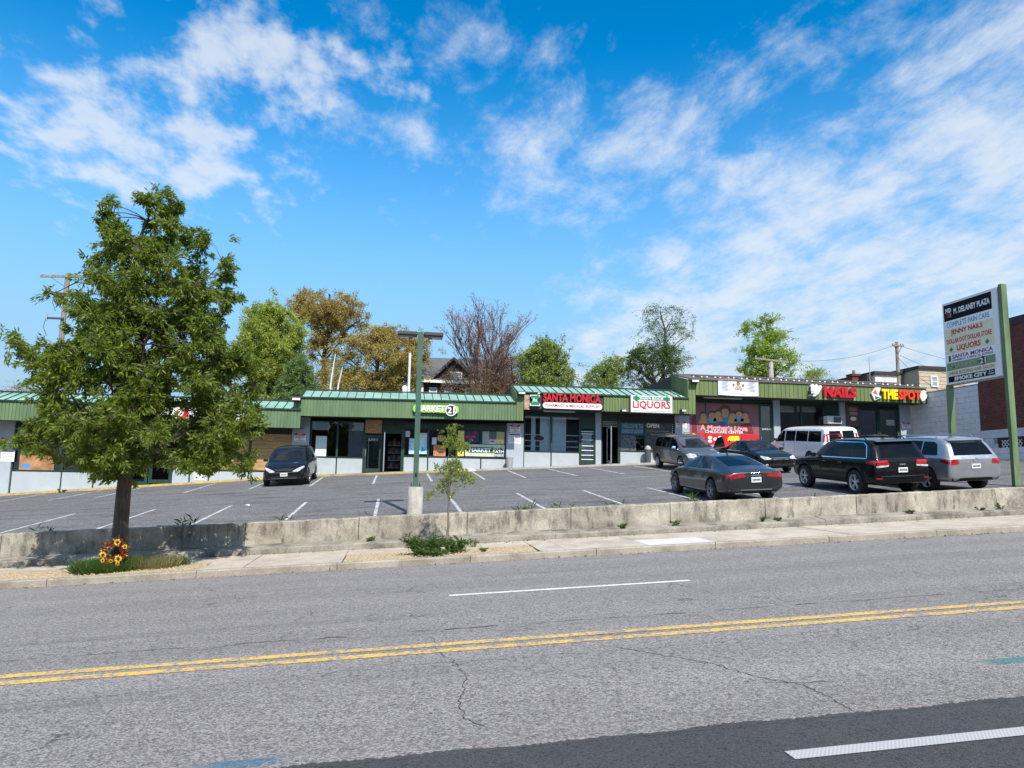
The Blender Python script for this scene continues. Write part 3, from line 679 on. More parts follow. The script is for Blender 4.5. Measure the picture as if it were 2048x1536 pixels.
# ---- shop front 2
zs4 = ZF(1102, 904); zt4 = 5.45
for a, b_ in ((1047, 1102), (1102, 1159)):
    w = S2.win(a, b_, zt4, zs4); S2.bulk(a, b_, zs4); S2.head(a, b_, zt4)
    for py in (870, 882, 893):
        z = ZF(1102, py); MB().box(XF(a)+.05, XF(b_)-.05, YF+.02, YF+.04, z-.022, z+.022).build('guard_rail', m_white, w)
for i in range(8):
    X = XF(1062.5)+i*.256
    if abs(X-XF(1074.5)) < .12: continue
    MB().box(X, X+.25, YF+.12, YF+.135, zs4+.06, zt4-.1).build('blind_slat', m_blind, S2.b)
d = S2.door(1159, 1189, ZF(1174, 858), m_glass, 'l'); S2.head(1159, 1189, ZF(1174, 858))
for i, py in enumerate((863.5, 868, 880, 892, 901, 910.5, 919)):
    z = ZF(1174, py); MB().box(XF(1162), XF(1186), YF-.075, YF-.055, z-.02, z+.02).build('guard_rail', m_white, d)
MB().box(XF(1163), XF(1185), YF+.03, YF+.05, ZF(1174, 925), ZF(1174, 866)).build('paper_screen', m_offw, d)
S2.pil(1190, 1201)
MB().box(XF(1201), XF(1204), YF-.07, YF+.1, basez(12)-.3, S2.sz).build('door_post', m_frame, S2.b); MB().box(XF(1235), XF(1239), YF-.07, YF+.1, basez(12)-.3, S2.sz).build('door_post', m_frame, S2.b)
S2.head(1204, 1235, ZF(1220, 843))
for i in range(4): z = ZF(1220, 853-3*i); MB().box(XF(1204.5), XF(1234.5), YF-.06, YF-.01, z-.02, z+.02).build('louvre_slat', m_greyp, S2.b)
X0 = XF(1214); zb_ = basez(X0)+.03
lf = MB().box(X0-.045, X0, YF-.95, YF-.06, zb_, zb_+.16).box(X0-.045, X0, YF-.95, YF-.86, zb_+.16, zb_+2.0).box(X0-.045, X0, YF-.15, YF-.06, zb_+.16, zb_+2.0).box(X0-.045, X0, YF-.95, YF-.06, zb_+2.0, zb_+2.1).build('open_door', m_alu, S2.b)
MB().box(X0-.028, X0-.018, YF-.86, YF-.15, zb_+.16, zb_+2.0).build('pane', m_dglass, lf)
zs5 = ZF(1265, 903); zh5 = ZF(1290, 845)
for a, b_ in ((1239, 1290), (1290, 1349)):
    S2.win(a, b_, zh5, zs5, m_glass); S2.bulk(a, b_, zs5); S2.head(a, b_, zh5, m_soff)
S2.pil(1349, 1378)
# ---- shop front 3
zs6 = basez(20)+.35; zt6 = ZF(1450, 806)
for a, b_ in ((1378, 1411), (1411, 1447), (1447, 1483), (1483, 1518)):
    S3.win(a, b_, zt6, zs6); S3.bulk(a, b_, zs6); S3.head(a, b_, zt6)
dt = ZF(1530, 806)
d = S3.door(1518, 1547, dt); S3.head(1518, 1547, dt)
text(d, 'SUITE G', XF(1525), XF(1543), ZF(1534, 860), ZF(1534, 856), YF-.015, m_white, depth=.004)
S3.pil(1547, 1560)
for a, b_ in ((1560, 1604), (1604, 1649)):
    S3.win(a, b_, zt6, zs6+.3); S3.bulk(a, b_, zs6+.3); S3.head(a, b_, zt6)
    MB().box(XF(a)+.1, XF(b_)-.1, YF+.6, YF+.62, ZF(a, 822), ZF(a, 808)).build('valance', m_offw, S3.b)
d = S3.door(1650, 1679, ZF(1664, 850), m_dglass); S3.head(1650, 1679, ZF(1664, 850))
text(d, 'SUITE H', XF(1657), XF(1674), ZF(1666, 861), ZF(1666, 857), YF-.015, m_white, depth=.004)
S3.pil(1680, 1691)
d = S3.door(1691, 1718, ZF(1704, 853), m_dglass); S3.head(1691, 1718, ZF(1704, 853))
text(d, 'SUITE I', XF(1697), XF(1713), ZF(1705, 863), ZF(1705, 859), YF-.015, m_white, depth=.004)
S3.win(1719, 1757, zt6-.1, zs6, m_dglass); S3.bulk(1719, 1757, zs6); S3.head(1719, 1757, zt6-.1)
for i in range(9): MB().tube([(XF(1721+4*i), YF+.2+.03*(i % 2), zs6+.05), (XF(1721+4*i), YF+.2+.03*(i % 2), zt6-.2)], .09, 7).build('curtain_fold', m_blind, S3.b)
d = S3.door(1758, 1800, ZF(1780, 815), m_dglass, 'r'); S3.head(1758, 1800, ZF(1780, 815))
MB().box(XF(1775), XF(1791), YF-.02, YF-.013, ZF(1780, 851), ZF(1780, 840)).build('notice_frame', m_greyp, d)
S3.pil(1801, 1822.5)

# ---- notices on the pilasters
def notice(xa, xb, ya, yb, label, Y=YF-.14):
    t = thing('notice_sign', label, 'sign', tuple(P((xa+xb)/2, yb, Y)), 'customer parking notices')
    boxpx(xa, xb, ya, yb, Y-.015, Y-.002).build('board', m_white, t)
    h = (yb-ya); boxpx(xa+.4, xb-.4, ya+.4, ya+h*.24, Y-.019, Y-.0155).build('red_band', m_red, t)
    for i, s_ in enumerate(('NOTICE', 'CUSTOMER', 'PARKING ONLY', 'NO', 'LOITERING')):
        w = (xb-xa); f_ = {'NO': .38, 'NOTICE': .3}.get(s_, .1)
        textpx(t, s_, xa+w*f_, xb-w*f_, ya+h*(.06+.19*i), ya+h*(.19+.19*i), Y-.02, m_white if i == 0 else (m_red if i == 4 else m_black), depth=.002)
notice(2, 29, 874, 893, 'white and red parking notice on the grey wall left of the tree')
notice(588, 612, 866, 883, 'white and red parking notice on pillar beside the black minivan')
notice(1020, 1041, 849, 865, 'white and red parking notice on pillar right of the food market windows')
notice(1352, 1373, 842, 857, 'white and red parking notice on pillar between liquor shop and childcare mural')
notice(1804, 1821, 844, 858, 'white and red parking notice on the last pillar at right')
def textsheet(xa, xb, ya, yb, label, Y=YF-.14):
    t = thing('notice_sign', label, 'sign', tuple(P((xa+xb)/2, yb, Y)), 'towing notices')
    boxpx(xa, xb, ya, yb, Y-.015, Y-.002).build('board', m_white, t)
    boxpx(xa+1.5, xb-1.5, ya+1.2, ya+3.6, Y-.019, Y-.0155).build('text_line', m_black, t)
    for i in range(5):
        y = ya+6+(yb-ya-8)*i/5
        boxpx(xa+1.5, xb-1.5-(i % 2)*4, y, y+(yb-ya)*.05, Y-.019, Y-.0155).build('text_line', m_greyp, t)
textsheet(2, 29, 900, 923, 'larger text notice under the parking notice left of the tree')
textsheet(1017, 1042, 867, 887, 'larger text notice under the parking notice near the grey bin')

# ---- fascia lights
def wallpack(px, py, label, w=16, h=9):
    Y = YC-.03; p = P(px, py, Y); t = thing('wall_light', label, 'light', tuple(p), 'wall lights on the shop fascias')
    sx = w*.0275/2; sz_ = h*.0275/2
    MB().prismX([(Y-.30, p.z-sz_*.6), (Y-.30, p.z+sz_*.5), (Y-.12, p.z+sz_), (Y+.03, p.z+sz_), (Y+.03, p.z-sz_)], p.x-sx, p.x+sx).build('housing', m_lamp, t, fix=True)
    MB().prismX([(Y-.335, p.z-sz_*.5), (Y-.335, p.z+sz_*.4), (Y-.302, p.z+sz_*.4), (Y-.302, p.z-sz_*.5)], p.x-sx*.9, p.x+sx*.9).build('lens', m_lens, t, fix=True)
wallpack(594, 799, 'box light at the left corner of the food market fascia')
wallpack(1042, 787, 'box light on fascia left of the pharmacy emblem', 14, 8)
wallpack(1387, 763, 'box light on fascia corner left of the childcare banner')
wallpack(1245, 822, 'small flood light under fascia left of the liquors sign', 9, 7)
wallpack(1364, 822, 'small flood light under fascia right of the liquors sign', 9, 7)
wallpack(1620, 786, 'small flood light tucked beside the nail salon emblem', 9, 9)

# ---- string of bulbs on the brown roof edge
m_bulb = M('frosted_bulb', (0.85, 0.84, 0.80), 0.3)
sl = thing('string_lights', 'string of small white bulbs along the brown roof edge', 'string lights', (24, 40.1, 7.8))
MB().tube([(16.6+i*.5, YC+.25, 7.80-.015*(i % 2)) for i in range(30)], .008, 4).build('cable', m_black, sl)
base = None
for i in range(36):
    X = 16.75+i*.41+(.09 if i % 2 else 0)
    if base is None:
        base = MB().lathe([(.0, -.05), (.045, -.03), (.055, .0), (.04, .035), (.0, .05)], 8, (X, YC+.22, 7.86)).build('bulb', m_bulb, sl, smooth=True); bx0 = X
    else: copy_at(base, sl, (X-bx0, 0, 0))
sl = thing('string_lights', 'few white bulbs along the patina roof edge by the liquors sign', 'string lights', tuple(P(1270, 790, YC-.02)))
for i, px in enumerate((1177, 1191, 1203, 1218, 1338, 1352, 1362)):
    p = P(px, 786+(px-1177)*.035, YC-.02); copy_at(base, sl, (p.x-bx0, p.y-YC-.22, p.z-7.86))
# ================================================================== SIGNS ON THE SHOPS
YS = YC-.02
def rounded(x0, x1, z0, z1, r, n=6):
    pts = []
    for cx, cz, a0 in ((x1-r, z0+r, -90), (x1-r, z1-r, 0), (x0+r, z1-r, 90), (x0+r, z0+r, 180)):
        for i in range(n+1):
            a = R(a0+90*i/n); pts.append((cx+r*math.cos(a), cz+r*math.sin(a)))
    return pts
def circ(cx, cz, rx, rz=None, n=20, a0=0, a1=360):
    rz = rx if rz is None else rz
    return [(cx+rx*math.cos(R(a0+(a1-a0)*i/n)), cz+rz*math.sin(R(a0+(a1-a0)*i/n))) for i in range(n if a1-a0 == 360 else n+1)]
def bx(xa, xb, ya, yb, Y):
    xm, ym = (xa+xb)/2, (ya+yb)/2
    return P(xa, ym, Y).x, P(xb, ym, Y).x, P(xm, yb, Y).z, P(xm, ya, Y).z
# Market 21
x0, x1, z0, z1 = bx(826, 917, 811, 826, YS)
t = thing('shop_sign', 'lime and white market sign with numbered disc behind the lamp post', 'sign', ((x0+x1)/2, YS, z0))
MB().prismY(rounded(x0, x1, z0, z1, .15), YS-.16, YS).build('cabinet', m_lime, t, fix=True)
cx, _, cz, _ = bx(902, 902, 820.5, 820.5, YS-.2)
text(t, 'MARKET', x0+.12, cx-.33, z0+.05, z1-.02, YS-.165, m_white, depth=.03, bold=.035)
MB().prismY(circ(cx, cz, .31), YS-.23, YS-.02).build('disc', m_white, t, fix=True)
MB().prismY(circ(cx, cz, .255), YS-.238, YS-.231).build('disc_face', m_black, t, fix=True)
text(t, '21', cx-.19, cx+.19, cz-.17, cz+.17, YS-.24, m_white, depth=.02, bold=.03)
# pharmacy
t = thing('shop_sign', 'red pharmacy letters above a long white pill shaped board', 'sign', tuple(P(1144, 818, YS)))
textpx(t, 'SANTA MONICA', 1085.5, 1200, 788.5, 805.5, YS-.02, m_red, depth=.16, bold=.03)
x0, x1, z0, z1 = bx(1085, 1203, 806.5, 818.5, YS)
MB().prismY(rounded(x0, x1, z0, z1, (z1-z0)/2-.001), YS-.14, YS+.05).build('pill_board', m_white, t, fix=True)
text(t, 'PHARMACY & MEDICAL SUPPLIES', x0+.14, x1-.14, z0+.09, z1-.08, YS-.145, m_red, depth=.006, bold=.008)
t = thing('shop_sign', 'green mortar and pestle emblem board left of the pharmacy letters', 'sign', tuple(P(1070, 812, YS)))
x0, x1, z0, z1 = bx(1059, 1080, 785, 812, YS); w = x1-x0; h = z1-z0
def mortar(g): 
    P1 = [(.02, 0), (.98, 0), (.98, .17), (.80, .21), (.70, .45), (.88, .66), (.96, .68), (.96, .80), (.85, .82), (.98, .93), (.92, 1.0), (.80, .99), (.70, .82), (.04, .80), (.04, .68), (.12, .66), (.30, .45), (.20, .21), (.02, .17)]
    cxm = .5; czm = .45
    return [(x0+w*(cxm+(a-cxm)*g), z0+h*(czm+(c-czm)*g)) for a, c in P1]
MB().prismY(mortar(1.0), YS-.10, YS+.05).build('board', m_white, t, fix=True)
MB().prismY(mortar(.86), YS-.112, YS-.101).build('green_face', m_grn, t, fix=True)
text(t, 'Rx', x0+w*.34, x0+w*.68, z0+h*.30, z0+h*.58, YS-.113, m_white, depth=.004)
# liquors
x0, x1, z0, z1 = bx(1260, 1343.5, 791.5, 826, YS-.1)
t = thing('shop_sign', 'white box sign with red Liquors lettering and green shamrocks', 'sign', ((x0+x1)/2, YS, z0))
MB().box(x0, x1, YS-.22, YS, z0, z1).build('cabinet', m_greyp, t)
MB().box(x0+.03, x1-.03, YS-.226, YS-.221, z0+.03, z1-.03).build('face', m_white, t)
w = x1-x0; h = z1-z0; yq = YS-.228
MB().box(x0+w*.06, x1-w*.06, yq-.004, yq, z0+h*.72, z0+h*.92).build('green_band', m_grn, t)
text(t, 'SHAM ROCK', x0+w*.21, x1-w*.21, z0+h*.745, z0+h*.895, yq-.005, m_white, depth=.004, bold=.025)
text(t, 'LIQUORS', x0+w*.05, x1-w*.05, z0+h*.17, z0+h*.68, yq, m_red, depth=.006, bold=.03)
MB().box(x0+w*.05, x1-w*.05, yq-.003, yq, z0+h*.085, z0+h*.105).build('rule', m_black, t)
def shamrock(parent, cx, cz, r, y, mat, plane='Y'):
    mb = MB()
    for a in (90, 0, 180, 270):
        c = circ(cx+r*.55*math.cos(R(a)), cz+r*.55*math.sin(R(a)), r*.47, n=10)
        yy = y-.001*(a/90)
        mb.prismY(c, yy-.004, yy) if plane == 'Y' else mb.prismX([(p, q) for p, q in c], yy-.004, yy)
    return mb.build('shamrock', mat, parent, fix=True)
shamrock(t, x0+w*.135, z0+h*.81, .17, yq-.004, m_grn); shamrock(t, x1-w*.135, z0+h*.81, .17, yq-.004, m_grn)
# nails
t = thing('shop_sign', 'dark red Nails letters with a white hand shaped board', 'sign', tuple(P(1660, 795, YS)))
textpx(t, 'NAILS', 1645.5, 1709.5, 774.5, 796, YS-.02, m_red, depth=.18, bold=.05)
x0, x1, z0, z1 = bx(1617, 1643, 768, 793, YS-.1); w = x1-x0; h = z1-z0
MB().prismY([(x0+w*a, z0+h*c) for a, c in ((0, .05), (.45, 0), (.72, .22), (.98, .72), (.96, .92), (.72, .84), (.62, .99), (.48, .88), (.30, .98), (.12, .86), (.20, .6), (.13, .35))], YS-.16, YS-.02).build('hand_board', m_white, t, fix=True)
text(t, 'Jenny', x0+w*.12, x0+w*.60, z0+h*.10, z0+h*.26, YS-.162, m_black, depth=.003, bold=0)
# the spot
t = thing('shop_sign', 'yellow and orange shop letters with a slice shaped board at right end', 'sign', tuple(P(1800, 802, YS)))
textpx(t, 'THE', 1761, 1792.5, 779, 799, YS-.02, m_yelf, depth=.16, bold=.05)
textpx(t, 'SPOT', 1794.5, 1838.5, 781, 800.5, YS-.02, m_org, depth=.16, bold=.05)
x0, x1, z0, z1 = bx(1743, 1762, 775, 801, YS-.1); w = x1-x0; h = z1-z0; Q = lambda *L: [(x0+w*a, z0+h*c) for a, c in L]
MB().prismY(Q((0, .55), (.3, 0), (1, .25), (.72, .45), (.98, 1), (.45, 1)), YS-.12, YS-.02).build('slice_board', m_white, t, fix=True)
MB().prismY(Q((.08, .55), (.42, .88), (.66, .42)), YS-.126, YS-.121).build('red_slice', M('slice_red', (.75, .12, .08), .4), t, fix=True)
MB().prismY(Q((.30, .34), (.88, .26), (.36, .06)), YS-.126, YS-.121).build('green_slice', m_grn, t, fix=True)
x0, x1, z0, z1 = bx(1839, 1854, 780, 803, YS-.1); w = x1-x0; h = z1-z0
MB().prismY(Q((.35, 0), (.6, .08), (.9, .3), (1, .55), (.85, .7), (.9, .9), (.65, 1), (.4, .93), (.15, .9), (.12, .7), (0, .45), (.15, .2)), YS-.12, YS-.02).build('cutout_board', m_offw, t, fix=True)
# childcare banner
x0, x1, z0, z1 = bx(1436, 1516, 759.5, 791, YS); w = x1-x0; h = z1-z0
t = thing('banner', 'white childcare banner with small brown drawing on the green fascia', 'banner', ((x0+x1)/2, YS, z0))
n = 14; v = []; 
for j in range(2):
    for i in range(n+1):
        a = i/n; v.append((x0+w*a, YS-.03-.012*math.sin(a*19+j), (z0 if j == 0 else z1)-.03*math.sin(a*math.pi)*(1-j)))
MB().add(v, [(i, i+1, n+2+i, n+1+i) for i in range(n)]).build('cloth', M('banner_vinyl', (.76, .75, .78), .5, var=.03), t)
m_skin1, m_hair1 = M('drawn_brown', (.33, .16, .09), .7), M('drawn_dark', (.05, .03, .025), .7)
yq = YS-.05
for a, c, r_ in ((.5, .72, .085), (.38, .62, .055), (.62, .62, .055)):
    MB().prismY(circ(x0+w*a, z0+h*(c+.03), r_*1.25), yq, yq+.003).build('hair', m_hair1, t, fix=True)
    MB().prismY(circ(x0+w*a, z0+h*c, r_), yq-.004, yq-.001).build('face', m_skin1, t, fix=True)
MB().prismY([(x0+w*.40, z0+h*.36), (x0+w*.60, z0+h*.36), (x0+w*.56, z0+h*.62), (x0+w*.44, z0+h*.62)], yq-.003, yq).build('dress', M('drawn_dress', (.55, .36, .27), .7), t, fix=True)
for i in range(7):
    z = z1-h*(.18+.085*i)
    for a, b_ in ((.06, .28), (.72, .94)): MB().box(x0+w*(a+.03*(i % 2)), x0+w*(b_-.03*((i+1) % 3)), yq, yq+.003, z-.012, z+.012).build('text_line', m_greyp, t)
[MB().box(x0+w*(.31+.034*i), x0+w*(.327+.034*i), yq, yq+.003, z0+h*.09, z0+h*.15).build('text_line', m_greyp, t) for i in range(12) if i not in (1, 5)]
# plain white boards behind the tree
for xa, xb, ya, yb, lab in ((284, 440, 815, 838, 'wide white sign board with red mark, mostly hidden by the tree'), (474, 501, 825, 853, 'white board with a black mark at the right edge of the tree')):
    x0, x1, z0, z1 = bx(xa, xb, ya, yb, YS); t = thing('shop_sign', lab, 'sign', ((x0+x1)/2, YS, z0)); w = x1-x0; h = z1-z0
    MB().box(x0, x1, YS-.15, YS, z0, z1).build('board', m_white, t)
    if xa < 300:
        MB().prismY(circ(x0+w*.52, z0+h*.45, .33, .28), YS-.156, YS-.151).build('red_mark', m_red, t, fix=True)
        MB().prismY(circ(x0+w*.50, z0+h*.50, .14, .16), YS-.160, YS-.157).build('white_mark', m_white, t, fix=True)
    else:
        MB().prismY(circ(x0+w*.7, z0+h*.45, .09, .16), YS-.156, YS-.151).build('black_mark', m_black, t, fix=True)
        MB().prismY(circ(x0+w*.3, z0+h*.45, .08, .14), YS-.156, YS-.151).build('black_mark', m_black, t, fix=True)

# ================================================================== WINDOW GRAPHICS
YG = YF-.016
def poster(xa, xb, ya, yb, col, label, words=(), tcol=None, cat='poster', Y=YG, group=None, extra=None, name='poster'):
    x0, x1, z0, z1 = bx(xa, xb, ya, yb, Y); t = thing(name, label, cat, ((x0+x1)/2, Y, z0), group); w = x1-x0; h = z1-z0
    mt = col if isinstance(col, bpy.types.Material) else M('print', col, .55, var=.06)
    MB().box(x0, x1, Y-.004, Y, z0, z1).build('sheet', mt, t)
    n = len(words)
    for i, s_ in enumerate(words):
        zz = z1-h*(i+.12)/n; zb_ = z1-h*(i+.88)/n
        text(t, s_, x0+w*.07, x1-w*.07, zb_, zz, Y-.0045, tcol or m_white, depth=.002, bold=.015)
    if extra: extra(t, x0, z0, w, h, Y-.0045)
    return t
m_navy = M('navy_print', (.025, .03, .09), .5); m_ltblue = M('light_blue_print', (.42, .70, .80), .5, var=.2, scale=6); m_yelp = M('yellow_print', (.78, .70, .14), .5, var=.25, scale=6)
m_orgp = M('orange_print', (.62, .27, .10), .5); m_tan = M('tan_print', (.56, .58, .45), .5, var=.15, scale=5); m_dkgrn = M('dark_green_print', (.04, .13, .05), .5)
poster(818, 829, 877, 908, m_ltblue, 'pale blue poster on market window left of lamp post')
def cooler(t, x, z, w, h, y):
    for i in range(7): MB().box(x+w*.1, x+w*.9, y-.003, y, z+h*(.55+.055*i), z+h*(.575+.055*i)).build('text_line', m_white, t)
    MB().prismY([(x+w*.2, z+h*.1), (x+w*.75, z+h*.12), (x+w*.92, z+h*.3), (x+w*.6, z+h*.2), (x+w*.5, z+h*.36)], y-.003, y).build('fish_mark', M('deep_blue', (.05, .25, .45), .5), t, fix=True)
poster(838, 854, 866, 908, m_ltblue, 'light blue poster with printed lines right of lamp post', extra=cooler)
poster(811, 820, 862, 874, (.55, .55, .57), 'small grey notice high on the first market pane')
poster(864, 873, 875, 889, (.6, .6, .68), 'small white paper on market pane left of sapling')
def pizza(t, x, z, w, h, y):
    MB().prismY(circ(x+w*.5, z+h*.5, w*.46), y-.004, y-.001).build('pizza', M('pizza_print', (.55, .36, .10), .6, var=.4, scale=30), t, fix=True)
    for i, (a, c) in enumerate(((.35, .6), (.6, .7), (.65, .4), (.4, .33))): MB().prismY(circ(x+w*a, z+h*c, w*.07), y-.006, y-.0045).build('topping', m_red, t, fix=True)
poster(874, 888, 869, 884, m_navy, 'round pizza picture on dark poster above the food poster', extra=pizza)
poster(867, 891, 891, 912, m_orgp, 'orange food poster behind the sapling', ('WIC', 'FOOD'), M('dark_orange_ink', (.30, .06, .02), .5))
poster(914, 928, 861, 912, m_yelp, 'tall yellow green poster on the middle market pane')
poster(929, 959, 862, 886, m_navy, 'dark blue poster with red neon script on market window', extra=lambda t, x, z, w, h, y: [MB().prismY(circ(x+w*a, z+h*c, w*r_, h*.13), y-.003, y).build('red_mark', m_red, t, fix=True) for a, c, r_ in ((.22, .52, .17), (.60, .52, .16), (.70, .85, .1))])
poster(963.5, 1009, 861, 888.5, (.40, .44, .38), 'pale grey green sheet behind the flyers on the last market pane', Y=YG+.004)
poster(978, 993, 863, 879, (.10, .14, .12), 'dark green square poster high on the right market pane')
poster(994, 1008, 867, 878, (.50, .40, .14), 'brown and yellow flyer at upper right of market window')
poster(979, 993, 879, 888, (.70, .66, .62), 'white flyer with red letters on right market pane', extra=lambda t, x, z, w, h, y: MB().box(x+w*.1, x+w*.7, y-.003, y, z+h*.45, z+h*.75).build('red_mark', m_red, t))
poster(994, 1008, 879, 888, m_yelp, 'yellow card beside the white flyer on market pane')
def mk(t, x, z, w, h, y):
    MB().prismY(rounded(x+w*.04, x+w*.97, z+h*.28, z+h*.78, .2), y-.002, y).build('green_panel', m_dkgrn, t, fix=True)
    text(t, 'MARKET', x+w*.10, x+w*.66, z+h*.36, z+h*.70, y-.003, m_white, depth=.002, bold=.03)
    MB().prismY(circ(x+w*.80, z+h*.55, w*.095, h*.30), y-.006, y-.0035).build('disc', m_tan, t, fix=True)
    text(t, '21', x+w*.74, x+w*.86, z+h*.42, z+h*.72, y-.007, m_dkgrn, depth=.002, bold=.02)
poster(930, 1009, 889, 913, m_tan, 'wide tan and green window banner with numbered disc', cat='banner', extra=mk, Y=YG-.06, name='window_banner')
poster(989, 1009, 900, 914, m_navy, 'navy and white ATM Inside sticker on market window', ('ATM', 'INSIDE'), Y=YG-.07)
# suite C window papers
poster(631, 653, 872, 914.5, (.62, .68, .64), 'large white paper sheet in the dark window beside Suite C')
poster(654, 668, 841, 910, glassmat('grey_screen', (.35, .37, .38)), 'leaning framed screen inside the dark window', cat='screen', Y=YF+.10, name='window_screen')
poster(697, 727, 846, 913, (.16, .16, .17), 'grey paper covering most of the window left of Suite C', Y=YF+.05)
x0, x1, z0, z1 = bx(1068, 1088, 872, 881, YF+.03); cx, cz = (x0+x1)/2, (z0+z1)/2
t = thing('open_sign', 'small dark oval open sign hanging in the pharmacy window', 'sign', (cx, YF+.03, z0))
MB().prismY(circ(cx, cz, (x1-x0)/2, (z1-z0)/2), YF+.03, YF+.06).build('backing', m_black, t, fix=True)
text(t, 'OPEN', x0+.08, x1-.08, z0+.06, z1-.06, YF+.029, m_red, depth=.01)
# liquor windows
poster(1240.5, 1289, 846, 869, (.045, .10, .16), 'blue welcome strip across top of the liquor shop window', ('WELCOME TO', 'SHAMROCK LIQUORS'), M('pale_blue_ink', (.30, .42, .52), .5))
bm_ = M('bottle_print', (.10, .10, .11), .5, var=.9, scale=9)
poster(1240.5, 1272, 870, 901, bm_, 'dark bottle display picture below the welcome strip', ())
m_brnp = M('brown_ad_print', (.055, .045, .04), .5, var=.5, scale=4)
poster(1292, 1346, 846, 902, m_brnp, 'dark brown drinks advert with pale script under Open letters', extra=lambda t, x, z, w, h, y: (text(t, 'OPEN', x+w*.02, x+w*.49, z+h*.82, z+h*.98, y, m_white, depth=.003, bold=.04), text(t, 'Everything is Possible', x+w*.04, x+w*.86, z+h*.67, z+h*.73, y, m_greyp, depth=.002, bold=0), text(t, 'Hennessy V.S', x+w*.2, x+w*.78, z+h*.53, z+h*.62, y, m_greyp, depth=.002, bold=0)))
led = thing('light_string', 'white dashed light strip outlining the liquor shop windows', 'light strip', (XF(1290), YG-.03, zs5))
m_led = M('led_white', (.85, .87, .88), .4)
def dashes(xa, ya, xb, yb, n):
    for i in range(n):
        a = (i+.2)/n; b_ = (i+.75)/n; xm = xa+(xb-xa)*(a+b_)/2; ym = ya+(yb-ya)*(a+b_)/2
        p = P(xm, ym, YG-.03); hx = max(.016, abs(xb-xa)*(b_-a)*.0285/2); hz = max(.016, abs(yb-ya)*(b_-a)*.0285/2)
        MB().box(p.x-hx, p.x+hx, p.y-.01, p.y+.01, p.z-hz, p.z+hz).build('led', m_led, led)
dashes(1290, 847, 1290, 901, 14); dashes(1241, 902, 1288, 902, 10); dashes(1345, 847, 1345, 872, 6)
# childcare mural over four panes
YM = YF-.085
x0, x1 = XF(1379), XF(1517.5); zA, zB, zC = zs6+.05, ZF(1450, 868), zt6-.05
mur = thing('window_mural', 'red and pink childcare mural across four shop panes', 'mural', ((x0+x1)/2, YM, zA))
m_murp = M('faded_pink_vinyl', (.26, .085, .095), .35, var=.12, scale=1.0); m_murr = M('bright_red_vinyl', (.66, .012, .018), .35, var=.06); m_pnk = M('pink_ink', (.72, .30, .34), .5); m_mar = M('maroon_ink', (.16, .018, .025), .5)
for i, (a, b_) in enumerate(((1379, 1410), (1412, 1446), (1448, 1482), (1484, 1517.5))):
    MB().box(XF(a), XF(b_), YM, YM+.004, zB, zC).build('upper_film', m_murp, mur); MB().box(XF(a), XF(b_), YM, YM+.004, zA, zB-.004).build('lower_film', m_murr, mur)
def mp(px, py): p = P(px, py, YM); return p.x, p.z
def blob(pts, mat, lay, name): MB().prismY([mp(*q) for q in pts], YM-.003*lay, YM-.003*lay+.0025).build(name, mat, mur, fix=True)
def ell(px, py, rx, ry, mat, lay, name): blob([(px+rx*math.cos(R(18*i)), py-ry*math.sin(R(18*i))) for i in range(20)], mat, lay, name)
m_sk = M('ink_skin', (.55, .30, .16), .5); m_hr = M('ink_hair', (.10, .05, .03), .5); m_tl = M('ink_teal', (.03, .25, .27), .5); m_bl = M('ink_blue', (.12, .35, .55), .5); m_or = M('ink_orange', (.66, .30, .06), .5); m_pu = M('ink_indigo', (.10, .09, .30), .5)
ell(1450, 822, 12, 12, m_hr, 1, 'hair'); ell(1450, 826, 8, 9, m_sk, 2, 'face'); blob([(1438, 834), (1462, 834), (1466, 850), (1434, 850)], m_tl, 1, 'dress'); ell(1444, 848, 9, 5, m_pu, 2, 'skirt')
for px, py, c in ((1407, 834, m_or), (1424, 832, m_sk), (1436, 830, m_or), (1465, 833, m_or), (1478, 830, m_sk), (1490, 833, m_or)):
    ell(px, py-4, 8, 7, m_hr, 3, 'hair'); ell(px, py-1, 6.5, 6, m_sk, 4, 'face'); blob([(px-8, py+4), (px+8, py+4), (px+10, py+13), (px-10, py+13)], m_bl if c is m_sk else m_or, 3, 'shirt')
blob([(1470, 866), (1484, 850), (1500, 842), (1508, 868)], m_mar, 1, 'curtain'); blob([(1384, 866), (1383, 838), (1392, 822), (1394, 866)], m_mar, 1, 'curtain')
def mtext(s_, xa, xb, ya, yb, mat, lay, bold=.03):
    a = mp(xa, (ya+yb)/2)[0]; b_ = mp(xb, (ya+yb)/2)[0]; text(mur, s_, a, b_, mp((xa+xb)/2, yb)[1], mp((xa+xb)/2, ya)[1], YM-.003*lay, mat, depth=.002, bold=bold)
mtext("A Mother's Love", 1400, 1495, 850, 862, m_pnk, 6, .045); mtext('CHILDCARE CENTER', 1410, 1486, 861.5, 867, m_offw, 6)
for px, py, r_ in ((1420, 875, 4), (1430, 878, 4), (1440, 875, 4), (1420, 882, 4)): ell(px, py, r_, 3.2, m_white, 2, 'bubble')
ell(1387, 871, 5, 4, m_yelf, 2, 'sun'); ell(1398, 875, 7, 3, m_white, 2, 'cloud')
blob([(1456, 875), (1460, 872), (1478, 872), (1479, 882), (1455, 882)], m_yelf, 2, 'bus'); ell(1459, 882.5, 2, 2, m_black, 3, 'bus_wheel'); ell(1474, 882.5, 2, 2, m_black, 3, 'bus_wheel')
blob([(1490, 883), (1498, 880), (1506, 878), (1515, 883)], m_or, 2, 'sand')
m_pnk2 = M('dusty_ink', (.30, .20, .18), .6)
